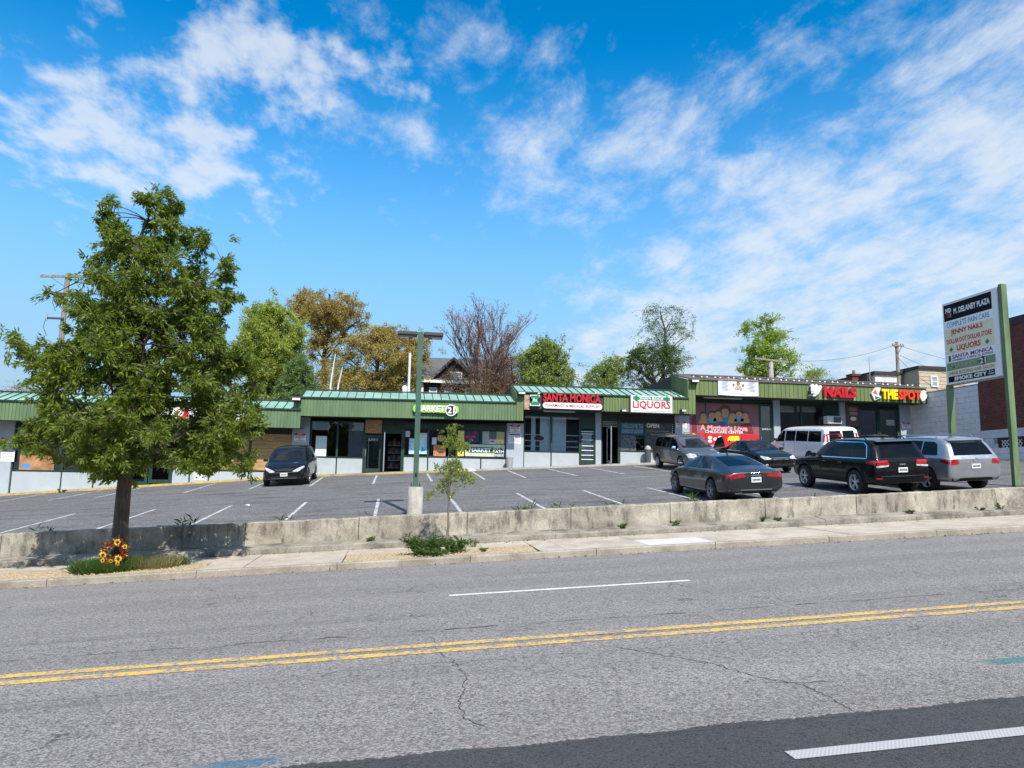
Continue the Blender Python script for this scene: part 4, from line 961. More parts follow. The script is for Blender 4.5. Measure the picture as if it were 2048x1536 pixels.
# brown salon poster, AC unit
poster(1692, 1718, 811, 852.5, (.115, .055, .042), 'brown hair and nail poster above the Suite I door', Y=YF-.06, extra=lambda t, x, z, w, h, y: (MB().prismY(circ(x+w*.55, z+h*.36, w*.24, h*.10), y-.002, y).build('white_oval', m_offw, t, fix=True), [MB().prismY(rounded(x+w*a, x+w*b_, z+h*c, z+h*(c+.16), .06), y-.002, y).build('script_mark', m_pnk2, t, fix=True) for a, b_, c in ((.22, .85, .74), (.28, .92, .54))]))
poster(388, 413, 893, 918, (.55, .50, .45), 'white poster with red flowers low in the window behind the tree', extra=lambda t, x, z, w, h, y: [MB().prismY(circ(x+w*a, z+h*c, w*.16), y-.003, y).build('red_flower', m_red, t, fix=True) for a, c in ((.2, .75), (.7, .8), (.75, .4))])
poster(388, 413, 944, 960, (.66, .66, .66), 'white sheet with dark drawing on the lower panel behind the tree', extra=lambda t, x, z, w, h, y: [MB().box(x+w*a, x+w*(a+.14), y-.003, y, z+h*c, z+h*(c+.2)).build('dark_mark', m_black, t) for a, c in ((.15, .2), (.4, .5), (.65, .25))], Y=YF-.035)
poster(40, 110, 884, 940, M('food_poster', (.40, .20, .09), .5, var=.35, scale=2), 'large orange food poster in the left window behind the tree', extra=lambda t, x, z, w, h, y: MB().prismY(circ(x+w*.2, z+h*.14, w*.15, h*.09), y-.003, y).build('blue_dish', M('dish_blue', (.08, .25, .5), .4), t, fix=True))
x0, x1, z0, z1 = bx(1655, 1684, 832, 847.5, YF-.5)
ac = thing('air_conditioner', 'white window air conditioner jutting out above the Suite H door', 'air conditioner', ((x0+x1)/2, YF-.3, z0))
bevel(MB().box(x0, x1, YF-.5, YF-.04, z0, z1).build('case', m_offw, ac), .015)
MB().box(x0+(x1-x0)*.42, x1-.05, YF-.515, YF-.502, z0+.05, z1-.05).build('grille_back', m_black, ac)
for i in range(7): zz = z0+.07+i*(z1-z0-.14)/6; MB().box(x0+(x1-x0)*.43, x1-.06, YF-.525, YF-.516, zz-.008, zz+.008).build('grille_slat', m_greyp, ac)
MB().box(x0+.05, x1-.05, YF-.45, YF-.04, z0-.06, z0-.002).build('bracket', m_lamp, ac)
# fluorescent fittings under the soffit
for xa, xb, py, Y, sh, lab in ((1406, 1484, 799, 40.9, S3, 'long fluorescent fitting under the soffit above the mural'), (1086, 1150, 823, 40.8, S2, 'long fluorescent fitting under the pharmacy soffit')):
    a, b_ = P(xa, py, Y).x, P(xb, py, Y).x
    t = thing('strip_light', lab, 'light', ((a+b_)/2, Y, sh.sz)); MB().box(a, b_, Y-.06, Y+.06, sh.sz-.06, sh.sz-.002).build('tray', m_greyp, t); MB().tube([(a+.03, Y, sh.sz-.075), (b_-.03, Y, sh.sz-.075)], .02, 8).build('tube', m_white, t)
# bins
def bin_(px, py, h, r, mat, label, lid=None):
    p = P(px, py, 41.0); z = walkz(p.x, 41.0)
    t = thing('waste_bin', label, 'bin', (p.x, 41.0, z))
    MB().lathe([(r*.8, 0), (r*.84, .03), (r, h-.05), (r*1.06, h-.05), (r*1.06, h), (r*.94, h), (r*.92, h-.04)], 18, (p.x, 41.0, z)).build('body', mat, t, smooth=True)
    if lid: MB().lathe([(r*1.0, h), (r*1.02, h+.05), (r*.8, h+.16), (r*.3, h+.24), (.0, h+.25)], 18, (p.x, 41.0, z)).build('lid', lid, t, smooth=True)
bin_(1019, 936, .58, .20, m_greyp, 'grey tapered plastic bin beside the Market pillar')
bin_(1296, 930, .74, .19, M('dark_bin', (.07, .09, .10), .5), 'dark waste bin with pale lid below the drinks advert', m_greyp)
# ================================================================== PYLON SIGN, LAMP POST
m_post = M('weathered_green_post', (0.115, 0.175, 0.080), 0.6, var=0.3, scale=2.5, dirt=0.4, dirtcol=(0.06, 0.10, 0.05), stretch=(1, 1, .25))
XS = 20.35
py = thing('pylon_sign', 'tall two post sign listing the plaza tenants at right edge', 'sign', (XS, 23.2, lotz(XS, 23.2)))
YN, YFAR = 22.04, 24.62; ZT, ZB = 8.57, 5.50
for y0, y1, top in ((21.86, 22.0, 8.66), (24.58, 24.72, 5.50)):
    MB().box(XS-.10, XS+.11, y0, y1, lotz(XS, y0)-.2, top).build('post', m_post, py)
    MB().box(XS-.17, XS+.18, y0-.07, y1+.07, lotz(XS, y0)-.05, lotz(XS, y0)+.03).build('base_plate', m_trim, py)
MB().box(XS-.10, XS+.18, YN-.02, YFAR+.02, ZB-.02, ZT+.02).build('cabinet', m_greyp, py)
MB().box(XS-.13, XS-.101, YN, YFAR, ZB, ZT).build('white_frame', m_white, py)
m_cream = M('cream_panel', (.78, .71, .50), .6, var=.04, spec=.2); m_pale = M('pale_panel', (.84, .88, .90), .6, var=.03, spec=.2); m_sage = M('sage_panel', (.16, .26, .12), .5, var=.08)
m_navyp = M('black_panel', (.008, .008, .014), .7, spec=.15); m_dred = M('sign_red_ink', (.50, .02, .02), .5); m_blue = M('sign_blue_ink', (.07, .16, .28), .5); m_purp = M('sign_plum_ink', (.22, .02, .12), .5); m_khaki = M('sign_khaki_ink', (.26, .21, .09), .5)
Z = lambda f_: ZT-.06-(ZT-ZB-.12)*f_
ya, yb = YFAR-.07, YN+.24            # far (left as seen) to near
def pan(f0, f1, mat, words, ink, a=.05, b_=.95, pad=.16, bold=.02):
    o = MB().box(XS-.139, XS-.131, yb, ya, Z(f1)+.012, Z(f0)-.012).build('tenant_panel', mat, py)
    h = Z(f0)-Z(f1); W_ = ya-yb
    if words: text(o, words, ya-W_*a, ya-W_*b_, Z(f1)+h*pad, Z(f0)-h*pad, XS-.140, ink, depth=.004, bold=bold, plane='X')
    return o, h, W_
o, h, W_ = pan(0, .215, m_navyp, 'M. DELANEY PLAZA', m_white, .22, .97, .33, .03)
text(o, 'MD', ya-W_*.04, ya-W_*.17, Z(.11), Z(.05), XS-.140, m_white, depth=.004, bold=.04, plane='X'); text(o, 'G', ya-W_*.06, ya-W_*.11, Z(.17), Z(.12), XS-.140, m_dred, depth=.004, bold=.04, plane='X'); text(o, 'J', ya-W_*.12, ya-W_*.16, Z(.17), Z(.12), XS-.140, m_greyp, depth=.004, bold=.04, plane='X')
pan(.215, .325, m_pale, 'COMPLETE PAIN CARE', m_blue, .05, .95, .2, 0.0)
pan(.325, .430, m_cream, 'JENNY NAILS', m_dred, .13, .80, .14, .03)
pan(.430, .530, m_cream, 'DOLLAR DOT DOLLAR STORE', m_dred, .03, .97, .2, .02)
o, h, W_ = pan(.530, .640, m_cream, 'LIQUORS', m_dred, .24, .74, .12, .03)
for f_ in (.12, .87): shamrock(o, ya-W_*f_, Z(.585), .085, XS-.141, m_grn, 'X')
o, h, W_ = pan(.640, .750, m_pale, None, None)
text(o, 'SANTA MONICA', ya-W_*.13, ya-W_*.97, Z(.706), Z(.655), XS-.140, m_purp, depth=.004, bold=.03, plane='X'); text(o, 'PHARMACY & MEDICAL SUPPLIES', ya-W_*.13, ya-W_*.97, Z(.738), Z(.714), XS-.140, m_purp, depth=.004, bold=.02, plane='X')
MB().box(XS-.144, XS-.140, ya-W_*.10, ya-W_*.05, Z(.735), Z(.66)).build('emblem', m_trim, o)
o, h, W_ = pan(.750, .850, m_sage, 'MARKET', M('faded_tan_ink', (.36, .34, .24), .6), .10, .64, .22, .03)
MB().prismX([(ya-W_*.76+.17*math.cos(R(20*i)), Z(.80)+.155*math.sin(R(20*i))) for i in range(18)], XS-.144, XS-.140).build('disc', m_black, o, fix=True); text(o, '21', ya-W_*.70, ya-W_*.82, Z(.835), Z(.765), XS-.145, m_white, depth=.003, bold=.02, plane='X')
pan(.850, .920, m_cream, 'SHEAR BLESSING HAIR SALON', m_khaki, .03, .97, .2, .01)
o, h, W_ = pan(.920, 1.0, m_pale, None, None); MB().box(XS-.144, XS-.140, ya-W_*.98, ya-W_*.02, Z(.995), Z(.925)).build('dark_cloud', m_navyp, o)
text(o, 'SMOKE CITY', ya-W_*.15, ya-W_*.83, Z(.985), Z(.935), XS-.145, m_white, depth=.003, bold=.05, plane='X'); text(o, '21+', ya-W_*.86, ya-W_*.96, Z(.955), Z(.935), XS-.145, m_white, depth=.003, plane='X'); text(o, 'MART', ya-W_*.85, ya-W_*.97, Z(.982), Z(.962), XS-.145, m_white, depth=.003, plane='X')

LX, LY = 0.555, 21.6; lz = lotz(LX, LY)
lamp = thing('lamp_post', 'green square lamp post with two flat heads on a concrete base', 'lamp post', (LX, LY, lz))
MB().lathe([(.225, -.3), (.225, .78), (.21, .80), (.0, .80)], 20, (LX, LY, lz)).build('concrete_base', m_base, lamp, smooth=True)
zb_ = lz+.80; ztop = P(842, 665, LY).z
m_gp = M('lamp_post_green', (0.048, 0.105, 0.070), 0.5, var=0.15, scale=2)
MB().box(LX-.15, LX+.15, LY-.15, LY+.15, zb_, zb_+.025).build('base_plate', m_gp, lamp)
for sx in (-1, 1):
    for sy in (-1, 1): MB().lathe([(.015, 0), (.015, .08), (0, .08)], 6, (LX+sx*.12, LY+sy*.12, zb_+.02)).build('anchor_bolt', m_lamp, lamp)
MB().box(LX-.075, LX+.075, LY-.075, LY+.075, zb_+.025, ztop).build('post', m_gp, lamp)
MB().box(LX-.03, LX+.03, LY-.083, LY-.076, zb_+.28, zb_+.40).build('hand_hole', m_black, lamp)
for s in (-1, 1):
    x0, x1 = LX+s*.09, LX+s*.66; a, b_ = min(x0, x1), max(x0, x1); z = ztop-.12
    hd = bevel(MB().box(a, b_, LY-.20, LY+.20, z, z+.11).build('lamp_head', m_lamp, lamp), .02)
    MB().box(a+.12*(s > 0)+.02, b_-.12*(s < 0)-.02, LY-.16, LY+.16, z-.05, z-.002).build('visor', m_lamp, hd)
    MB().box(a+.2*(s > 0)+.05, b_-.2*(s < 0)-.05, LY-.12, LY+.12, z-.056, z-.051).build('lens', m_lens, hd)

# ================================================================== WALL AND BRICK BUILDING AT THE RIGHT
XW = 31.47
m_blk = M('white_painted_block', (.58, .60, .63), .75, var=.06, scale=2.0, dirt=.35, dirtcol=(.30, .30, .30), bmp=.3, bscale=25, ws=True)
m_joint = M('dark_joint', (.30, .31, .32), .9)
def blockwall(root, x, y0, y1, z0, z1, mat, bw=.40, bh=.20, name='block', cut=None):
    MB().box(x+.03, x+.25, y0, y1, z0, z1).build('wall_core', m_joint, root)
    r_ = 0; z = z0; base = None; n = 0
    while z < z1-.02:
        h = min(bh, z1-z); y = y0-(bw/2 if r_ % 2 else 0)
        while y < y1-.01:
            a, b_ = max(y, y0), min(y+bw, y1)
            if b_-a > .05 and not (cut and cut(a, b_, z, z+h)):
                full = abs(b_-a-bw) < .01 and abs(h-bh) < .01
                if full and base is not None: copy_at(base, root, (rng.uniform(-.006, .006), a-by, z-bz))
                else:
                    o = MB().box(x, x+.04, a+.006, b_-.006, z+.006, z+h-.006).build(name, mat, root)
                    if full: base, by, bz = o, a, z
                n += 1
            y += bw
        z += bh; r_ += 1
    return n
wb = thing('block_wall', 'white painted block wall running forward from the last shop', 'wall', (XW, 38.8, lotz(31, 38.8)))
blockwall(wb, XW, 36.05, 41.4, 2.6, 7.4, m_blk, .61, .30)
MB().box(XW-.03, XW+.28, 36.03, 41.4, 7.405, 7.46).build('coping', m_greyp, wb)
bb = thing('brick_building', 'dark red brick building with white painted base at right edge', 'building', (XW, 31, lotz(31, 31)))
m_brick = M('dark_red_brick', (.135, .038, .030), .85, var=.25, scale=3.0, bmp=.4, bscale=30, ws=True); m_mort = M('pale_mortar', (.36, .30, .27), .9)
m_brick2 = M('purple_brick', (.095, .030, .028), .85, var=.2, ws=True)
zb0 = 4.86; zt0 = 10.2
MB().box(XW+.052, XW+6, 25.0, 36.04, 2.0, zt0+.1).build('mortar_core', m_mort, bb)
for k, mt in ((0, m_brick), (1, m_brick2)):
    mb = MB(); rg = random.Random(3); rd = random.Random(4); z = zb0; r_ = 0
    while z < zt0:
        y = 30.6-(.11 if r_ % 2 else 0)
        while y < 36.0:
            pick = rg.random() < .3
            if pick == bool(k):
                d = rd.uniform(-.004, .004); a, b_ = max(30.6, y), min(y+.208, 36.03); mb.box(XW+.03+d, XW+.06, a, b_, z, z+.066)
            y += .22
        z += .078; r_ += 1
    tag(mb.build('bricks', mt, bb), kind='stuff')
m_parp = M('dark_coping', (.03, .022, .02), .7)
MB().box(XW-.02, XW+.4, 25, 36.1, zt0+.02, zt0+.42).build('parapet_coping', m_parp, bb)
MB().box(XW+.1, XW+1.0, 31.2, 32.7, zt0+.42, zt0+1.25).build('chimney', m_parp, bb); MB().box(XW+.3, XW+.6, 31.6, 31.9, zt0+1.25, zt0+1.6).build('flue', m_greyp, bb)
scr = (33.3, 34.6, 3.55, 4.25)
blockwall(bb, XW-.02, 30.6, 36.03, 2.0, zb0-.02, m_blk, .61, .30, cut=lambda a, b_, z, z1: b_ > scr[0] and a < scr[1] and z1 > scr[2] and z < scr[3])
MB().box(XW-.01, XW+.02, scr[0]-.32, scr[1]+.32, scr[2]-.2, scr[3]+.2).build('screen_backing', m_black, bb)
for i in range(6):
    for j in range(3):
        y, z = scr[0]+.03+i*.215, scr[2]+.03+j*.23; mb = MB(); t_ = .03
        for (a, b_, c, d) in ((0, .2, 0, .21), (.2, 0, 0, .21)):
            p = Vector((0, b_-a, d-c)).normalized(); q = Vector((0, -p.z, p.y))*t_/2
            A = Vector((XW-.045, y+a, z+c)); B = Vector((XW-.045, y+b_, z+d)); off = .004 if a else 0
            pts = [A-q, A+q, B+q, B-q]; mb.add([(v_.x-off, v_.y, v_.z) for v_ in pts]+[(v_.x+.03, v_.y, v_.z) for v_ in pts], [(0, 1, 2, 3), (7, 6, 5, 4), (0, 4, 5, 1), (1, 5, 6, 2), (2, 6, 7, 3), (3, 7, 4, 0)])
        mb.build('screen_block', m_white, bb, fix=True)
pl = thing('planter_wall', 'low white block wall in front of the brick building', 'wall', (XW-1.2, 33, lotz(30, 33)))
for j in range(3):
    y = 31.0
    while y < 38.5:
        MB().box(XW-1.35, XW-1.15, y+.008, y+.60, lotz(30.2, 33)-.25+j*.30, lotz(30.2, 33)+.04+j*.30).build('block', m_blk, pl); y += .61

# ================================================================== BACKDROP HOUSES
m_side_tan = M('tan_siding', (.40, .34, .24), .7, var=.06, ws=True); m_shing = M('grey_shingle', (.10, .10, .105), .85, var=.2, scale=6, bmp=.3, ws=True)
m_dkbrown = M('dark_brown_siding', (.055, .035, .028), .8, var=.2, ws=True); m_brickw = M('white_brick_wall', (.62, .61, .60), .8, var=.08, scale=5, dirt=.3, ws=True); m_greyb = M('grey_brown_brick', (.16, .135, .12), .85, var=.15, scale=6, ws=True)
m_hglass = M('house_window', (.25, .30, .36), .1, spec=.8)
def lapwall(root, x0, x1, y, z0, z1, mat, pitch=.22):
    z = z0
    while z < z1-.01:
        h = min(pitch, z1-z); MB().prismX([(y-.035, z), (y-.005, z+h), (y+.1, z+h), (y+.1, z)][::-1], x0, x1).build('siding_board', mat, root, fix=True); z += pitch
def hwin(root, xa, xb, ya, yb, Y, trim=m_white, fr=.10):
    a, b_, z0, z1 = bx(xa, xb, ya, yb, Y); y0 = Y-.09
    mb = MB().box(a, a+fr, y0, Y, z0, z1).box(b_-fr, b_, y0, Y, z0, z1).box(a+fr, b_-fr, y0, Y, z0, z0+fr).box(a+fr, b_-fr, y0, Y, z1-fr, z1).box(a+fr, b_-fr, y0+.02, Y, (z0+z1)/2-.03, (z0+z1)/2+.03)
    w = mb.build('window', trim, root); MB().box(a+fr, b_-fr, Y-.05, Y-.04, z0+fr, z1-fr).build('pane', m_hglass, w)
# dark gabled house behind the food market
Yh = 66.0; hz = gz(4)+1.7
a, b_ = P(832, 780, Yh).x, P(1028, 780, Yh).x; eave = P(930, 766, Yh).z; rdg = P(905, 722, Yh+4).z
hs_ = thing('house', 'dark brown gabled house with white trimmed windows behind the shops', 'house', ((a+b_)/2, Yh+4, hz))
MB().box(a+.4, b_-.3, Yh, Yh+8, hz-1, eave).build('wall', m_dkbrown, hs_)
lapwall(hs_, a+.41, b_-.31, Yh-.01, P(930, 790, Yh).z-1.2, eave-.25, m_dkbrown, .3)
MB().prismX([(Yh-.6, eave-.1), (Yh+4, rdg), (Yh+8.6, eave-.1), (Yh+8.6, eave+.12), (Yh+4, rdg+.25), (Yh-.6, eave+.12)], a, b_).build('roof', m_shing, hs_, fix=True)
MB().box(a, b_, Yh-.68, Yh-.602, eave-.15, eave+.1).build('gutter', m_white, hs_)
g0, g1 = P(862, 760, Yh).x, P(958, 760, Yh).x; gp = P(906, 722, Yh).z; ge = P(906, 757, Yh).z; gc = P(906, 740, Yh).x
MB().prismY([(g0+.4, eave-.2), (g1-.4, eave-.2), (g1-.4, ge), (gc, gp), (g0+.4, ge)], Yh-.3, Yh+4).build('gable', m_dkbrown, hs_, fix=True)
for s, e in ((g0, 0), (g1, 1)):
    q = [(s, ge-.3), (gc, gp+.02), (gc, gp+.28), (s, ge)]; MB().prismY(q if e == 0 else q[::-1], Yh-.7, Yh+4).build('roof_slope', m_shing, hs_, fix=True)
hwin(hs_, 900, 924, 744, 762, Yh-.3)
for xa, xb in ((858, 874), (888, 903), (930, 948), (958, 972), (1000, 1014)): hwin(hs_, xa, xb, 775, 793, Yh-.02)
for px in (843, 1027): p = P(px, 790, Yh-.2); MB().box(p.x-.14, p.x+.14, Yh-.3, Yh-.1, hz-1, eave-.2).build('corner_board', m_white, hs_)
# tan sided house and grey house at right
def rowhouse(name, label, xa, xb, yroof, Y, mat, cat='house', lap=False, ytop2=None):
    a, b_ = P(xa, 760, Y).x, P(xb, 760, Y).x; zt_ = P((xa+xb)/2, yroof, Y).z; z0 = gz((a+b_)/2)+1.0
    t = thing(name, label, cat, ((a+b_)/2, Y, z0))
    MB().box(a, b_, Y, Y+9, z0-1, zt_).build('wall', mat, t)
    if lap: lapwall(t, a+.002, b_-.002, Y-.008, P(xa, 790, Y).z-1, zt_-.25, mat, .34)
    MB().box(a-.15, b_+.15, Y-.18, Y+9.2, zt_+.002, zt_+.28).build('cornice', m_parp, t)
    return t
t = rowhouse('house', 'tan sided house with one window behind the sign post', 1838, 1930, 740, 60, m_side_tan, lap=True); hwin(t, 1861, 1875, 752, 774, 60-.04)
t = rowhouse('house', 'grey brown brick house left of the tan sided house', 1797, 1837.5, 748, 62, m_greyb); hwin(t, 1812, 1823, 760, 775, 62-.02)
t = rowhouse('house', 'white painted brick parapet building behind the shop lettering', 1750, 1795, 750, 58, m_brickw)
MB().box(P(1742, 760, 58).x, P(1752, 760, 58).x, 58.5, 60, 8, P(1747, 747, 58).z).build('vent_box', m_lamp, t)
p = P(1708, 758, 60); t = thing('chimney', 'small brick chimney poking above the brown roof edge', 'chimney', (p.x, 60, gz(p.x)+2)); h_ = P(1708, 753, 60).z
MB().box(p.x-.35, p.x+.35, 59.7, 60.4, gz(p.x)+2, h_).build('stack', m_brick, t); MB().box(p.x-.45, p.x+.45, 59.6, 60.5, h_, h_+.2).build('cap', m_brick2, t); MB().lathe([(.14, 0), (.12, .35), (0, .35)], 8, (p.x, 60, h_+.2)).build('chimney_pot', m_greyb, t)
# far grey roofline glimpsed behind the big tree
t = rowhouse('building', 'pale grey flat roofed building glimpsed behind the big tree', 400, 445, 786, 70, m_brickw, 'building')

# ================================================================== POLES AND WIRES
m_wood = M('weathered_pole_wood', (.24, .21, .18), .9, var=.25, scale=3, stretch=(4, 4, .4), bmp=.3); m_wire = M('wire_black', (.02, .02, .02), .7)
def pole(px, ytop, Y, r, arms, label, mat=None):
    p = P(px, ytop, Y); z0 = gz(p.x)+1.5; t = thing('utility_pole', label, 'utility pole', (p.x, Y, z0))
    MB().tube([(p.x, Y, z0), (p.x, Y, p.z)], [r*1.25, r*.9], 9).build('shaft', mat or m_wood, t, smooth=True)
    for dy, hw, tilt in arms:
        z = P(px, ytop+dy, Y).z; a = MB(); L = hw
        a.hexa([(p.x-L, Y-.22, z-.07-tilt), (p.x+L, Y-.22, z-.07+tilt), (p.x+L, Y-.10, z-.07+tilt), (p.x-L, Y-.10, z-.07-tilt), (p.x-L, Y-.22, z+.07-tilt), (p.x+L, Y-.22, z+.07+tilt), (p.x+L, Y-.10, z+.07+tilt), (p.x-L, Y-.10, z+.07-tilt)])
        ar = a.build('cross_arm', m_wood, t)
        for f_ in (-.92, -.5, .5, .92): MB().lathe([(.03, 0), (.055, .05), (.055, .1), (.03, .16), (0, .16)], 8, (p.x+L*f_, Y-.16, z+.07+tilt*f_)).build('insulator', m_greyp, ar)
        for s in (-1, 1): MB().tube([(p.x+s*L*.65, Y-.16, z-.05), (p.x, Y-.12, z-.75)], .025, 5).build('brace', m_lamp, t)
    return t, p
t, p1 = pole(136, 549, 52, .17, [(5, 1.6, .08)], 'wooden utility pole with cross arm behind the big tree')
for dy, hw in ((40, .55), (90, .95)):
    z = P(136, 549+dy, 52).z; MB().box(p1.x-hw, p1.x+.1, 51.75, 51.85, z-.06, z+.06).build('side_arm', m_lamp, t)
    MB().lathe([(.06, -.5), (.06, 0), (0, 0)], 8, (p1.x-hw, 51.8, z+.3)).build('fuse_cutout', m_greyp, t, smooth=True)
    MB().tube([(p1.x-hw, 51.8, z+.3), (p1.x-hw-.15, 51.8, z-.6), (p1.x-hw+.1, 51.8, z-1.2)], .018, 5).build('lead', m_wire, t)
t, p2 = pole(1541, 719, 55, .22, [(2, 1.45, -.10)], 'pale grey utility pole with cross arm behind the bulbs', M('bleached_pole', (.40, .38, .36), .9, var=.2))
t, p3 = pole(1793, 684, 58, .15, [(8, .55, 0)], 'tall thin utility pole right of the shop chimney')
p = P(820, 706, 56); t = thing('pale_pole', 'pale plain pole standing behind the market roof', 'pole', (p.x, 56, gz(p.x)+2)); MB().tube([(p.x, 56, gz(p.x)+2), (p.x, 56, p.z)], .10, 10).build('shaft', m_offw, t, smooth=True)
x0, x1, z0, z1 = bx(803, 816, 769, 784.5, 44.5); t = thing('roof_vent', 'white rounded vent hood on the market roof', 'vent', ((x0+x1)/2, 44.5, z0-.3))
MB().lathe([(.16, -.6), (.16, .12), (.17, .25), (.13, .36), (.06, .41), (0, .42)], 14, ((x0+x1)/2, 44.5, z0)).build('hood', m_white, t, smooth=True)
p = P(1738, 714, 56); t = thing('antenna', 'thin metal aerial mast above the brown roof edge', 'antenna', (p.x, 56, gz(p.x)+2)); MB().tube([(p.x, 56, gz(p.x)+2), (p.x, 56, p.z)], .03, 5).build('mast', m_greyp, t); MB().tube([(p.x-.35, 56, p.z-.3), (p.x+.35, 56, p.z-.3)], .015, 4).build('crossbar', m_greyp, t)
def wire(a, b_, sag, label, r=.016):
    a, b_ = Vector(a), Vector(b_); pts = [a.lerp(b_, i/14)-Vector((0, 0, sag*4*(i/14)*(1-i/14))) for i in range(15)]
    tag(MB().tube(pts, r, 4).build('wire', m_wire), label, 'wire', 'overhead wires')
q = Vector((p3.x, 58, p3.z))
wire(q+Vector((.5, -.1, -.4)), P(2100, 745, 50), .5, 'upper overhead wire from the thin pole to the right')
wire(q+Vector((.2, -.1, -1.2)), P(2100, 790, 48), .6, 'middle overhead wire from the thin pole to the right')
wire(q+Vector((0, -.1, -1.4)), P(1900, 790, 50), .4, 'lowest overhead wire dropping past the tan house')
wire(q+Vector((-.5, -.1, -.4)), P(1541, 722, 55)+Vector((1.2, 0, .1)), .5, 'slack overhead wire between the pale pole and thin pole')

# ================================================================== ROW HOUSES OPPOSITE (seen only as reflections in glass and paint)
m_fr = [M('opposite_brick_%d' % i, c, .85, var=.2, scale=4, ws=True) for i, c in enumerate(((.20, .085, .065), (.26, .22, .18), (.16, .07, .055), (.30, .27, .23)))]
for i, (xa, w_, h_) in enumerate(((-34, 10.5, 7.4), (-23, 9.5, 8.6), (-13, 9.0, 7.8), (-3.5, 9.5, 8.8), (6.5, 9.5, 7.6), (16.5, 10, 8.4), (27, 11, 7.9))):
    z0 = gz(xa+w_/2); y1 = -11.5-.4*(i % 3); t = thing('row_house', '%s row house across the street, %s in the row behind the viewer' % (('red brick', 'grey stone', 'dark brick', 'pale stone')[i % 4], ('first', 'second', 'third', 'fourth', 'fifth', 'sixth', 'seventh')[i]), 'house', (xa+w_/2, y1-4, z0), 'row houses across the street')
    MB().box(xa, xa+w_, y1-9, y1, z0-1, z0+h_).build('wall', m_fr[i % 4], t); MB().box(xa-.1, xa+w_+.1, y1-9.1, y1+.3, z0+h_+.002, z0+h_+.4).build('cornice', m_parp, t)
    for r_ in range(2):
        for c_ in range(4):
            x = xa+w_*(c_+.5)/4; z = z0+1.1+r_*3.2; f_ = MB().box(x-.6, x+.6, y1+.003, y1+.07, z-.1, z+1.8).build('window', m_white, t); MB().box(x-.5, x+.5, y1+.072, y1+.085, z, z+1.7).build('pane', m_hglass, f_)
# ================================================================== VEHICLES
def carpaint(name, col, metal=.0, rough=.25, flake=.1):
    mt, N, b = newmat(name); v = objvec(N)
    n = N.noise(v, 2.0, 4); c = N.mix(N.ramp(n, .35, .7), tuple(x*(1-flake) for x in col), tuple(x*(1+flake) for x in col))
    N.l.new(c, b.inputs['Base Color']); b.inputs['Metallic'].default_value = metal; b.inputs['Roughness'].default_value = rough
    b.inputs['Coat Weight'].default_value = 0.8 if max(col) > .03 else 0.5; b.inputs['Coat Roughness'].default_value = .03; b.inputs['Specular IOR Level'].default_value = 0.5 if max(col) > .03 else 0.06
    N.l.new(N.ramp(N.noise(v, 5, 5, .7), .4, .75, rough, rough+.14), b.inputs['Roughness'])
    return mt
m_cglass = M('tinted_car_glass', (.005, .006, .007), .03, spec=.16, var=.1); m_cglass2 = M('windscreen_glass', (.013, .015, .017), .03, spec=.24, var=.2, scale=1.5)
m_tyre = M('tyre_rubber', (.018, .018, .018), .85, var=.25); m_rim = M('alloy_rim', (.62, .62, .63), .32, .6, var=.1); m_rimd = M('dark_alloy', (.30, .30, .31), .35, .6)
m_chrome = M('chrome', (.82, .82, .83), .12, 1.0, var=.03); m_tail = M('tail_lamp_red', (.34, .008, .010), .12, spec=.8, var=.25, scale=12); m_head = M('head_lamp_clear', (.46, .48, .50), .12, spec=.8, var=.4, scale=9)
m_amber = M('amber_lens', (.6, .18, .02), .2); m_plate = M('number_plate', (.70, .70, .68), .5, var=.15, scale=30); m_under = M('underbody', (.012, .012, .012), .9); m_grille = M('grille_black', (.012, .012, .013), .4); m_trimp = M('unpainted_trim', (.018, .018, .019), .6, spec=.2)

def wheel_meshes():
    r, w = 1.0, .34
    ty = MB().lathe([(.66, -w), (.70, -w*1.02), (.92, -w*.98), (.985, -w*.82), (1, -w*.5), (1, w*.5), (.985, w*.82), (.92, w*.98), (.70, w*1.02), (.66, w)], 30, axis='y', cap=False).mesh('tyre', m_tyre, True)
    def rim(n, wd, mat, twin=False):
        mb = MB(); mb.lathe([(.64, .10), (.68, .30), (.665, .34), (.635, .31), (.60, .16)], 30, axis='y', cap=False)
        mb.lathe([(.0, .27), (.10, .27), (.14, .22), (.14, .10), (0, .10)], 14, axis='y')
        for k in range(n):
            for off in ((-.10, .10) if twin else (0,)):
                a = 2*math.pi*k/n; c, s = math.cos(a+off*.9), math.sin(a+off*.9); c2, s2 = math.cos(a+off*1.7), math.sin(a+off*1.7)
                p0 = Vector((s*.10, 0, c*.10)); p1 = Vector((s2*.645, 0, c2*.645)); q = Vector((c, 0, -s))*wd
                mb.hexa([p0-q+Vector((0, .14, 0)), p0+q+Vector((0, .14, 0)), p1+q*.8+Vector((0, .18, 0)), p1-q*.8+Vector((0, .18, 0)), p0-q*.8+Vector((0, .25, 0)), p0+q*.8+Vector((0, .25, 0)), p1+q*.6+Vector((0, .28, 0)), p1-q*.6+Vector((0, .28, 0))])
        me = mb.mesh('rim', mat, False); bm = bmesh.new(); bm.from_mesh(me); bmesh.ops.recalc_face_normals(bm, faces=bm.faces); bm.to_mesh(me); bm.free(); return me
    dk = MB().lathe([(.0, .02), (.64, .02), (.64, -.02), (0, -.02)], 24, axis='y').mesh('brake_disc', m_grille, False)
    return ty, rim, dk
TYRE, _rim, DISC = wheel_meshes()
RIMS = {'ten': _rim(5, .042, m_rim, True), 'five': _rim(5, .085, m_rim), 'dark': _rim(5, .05, m_rimd, True), 'steel': _rim(8, .12, m_rimd)}

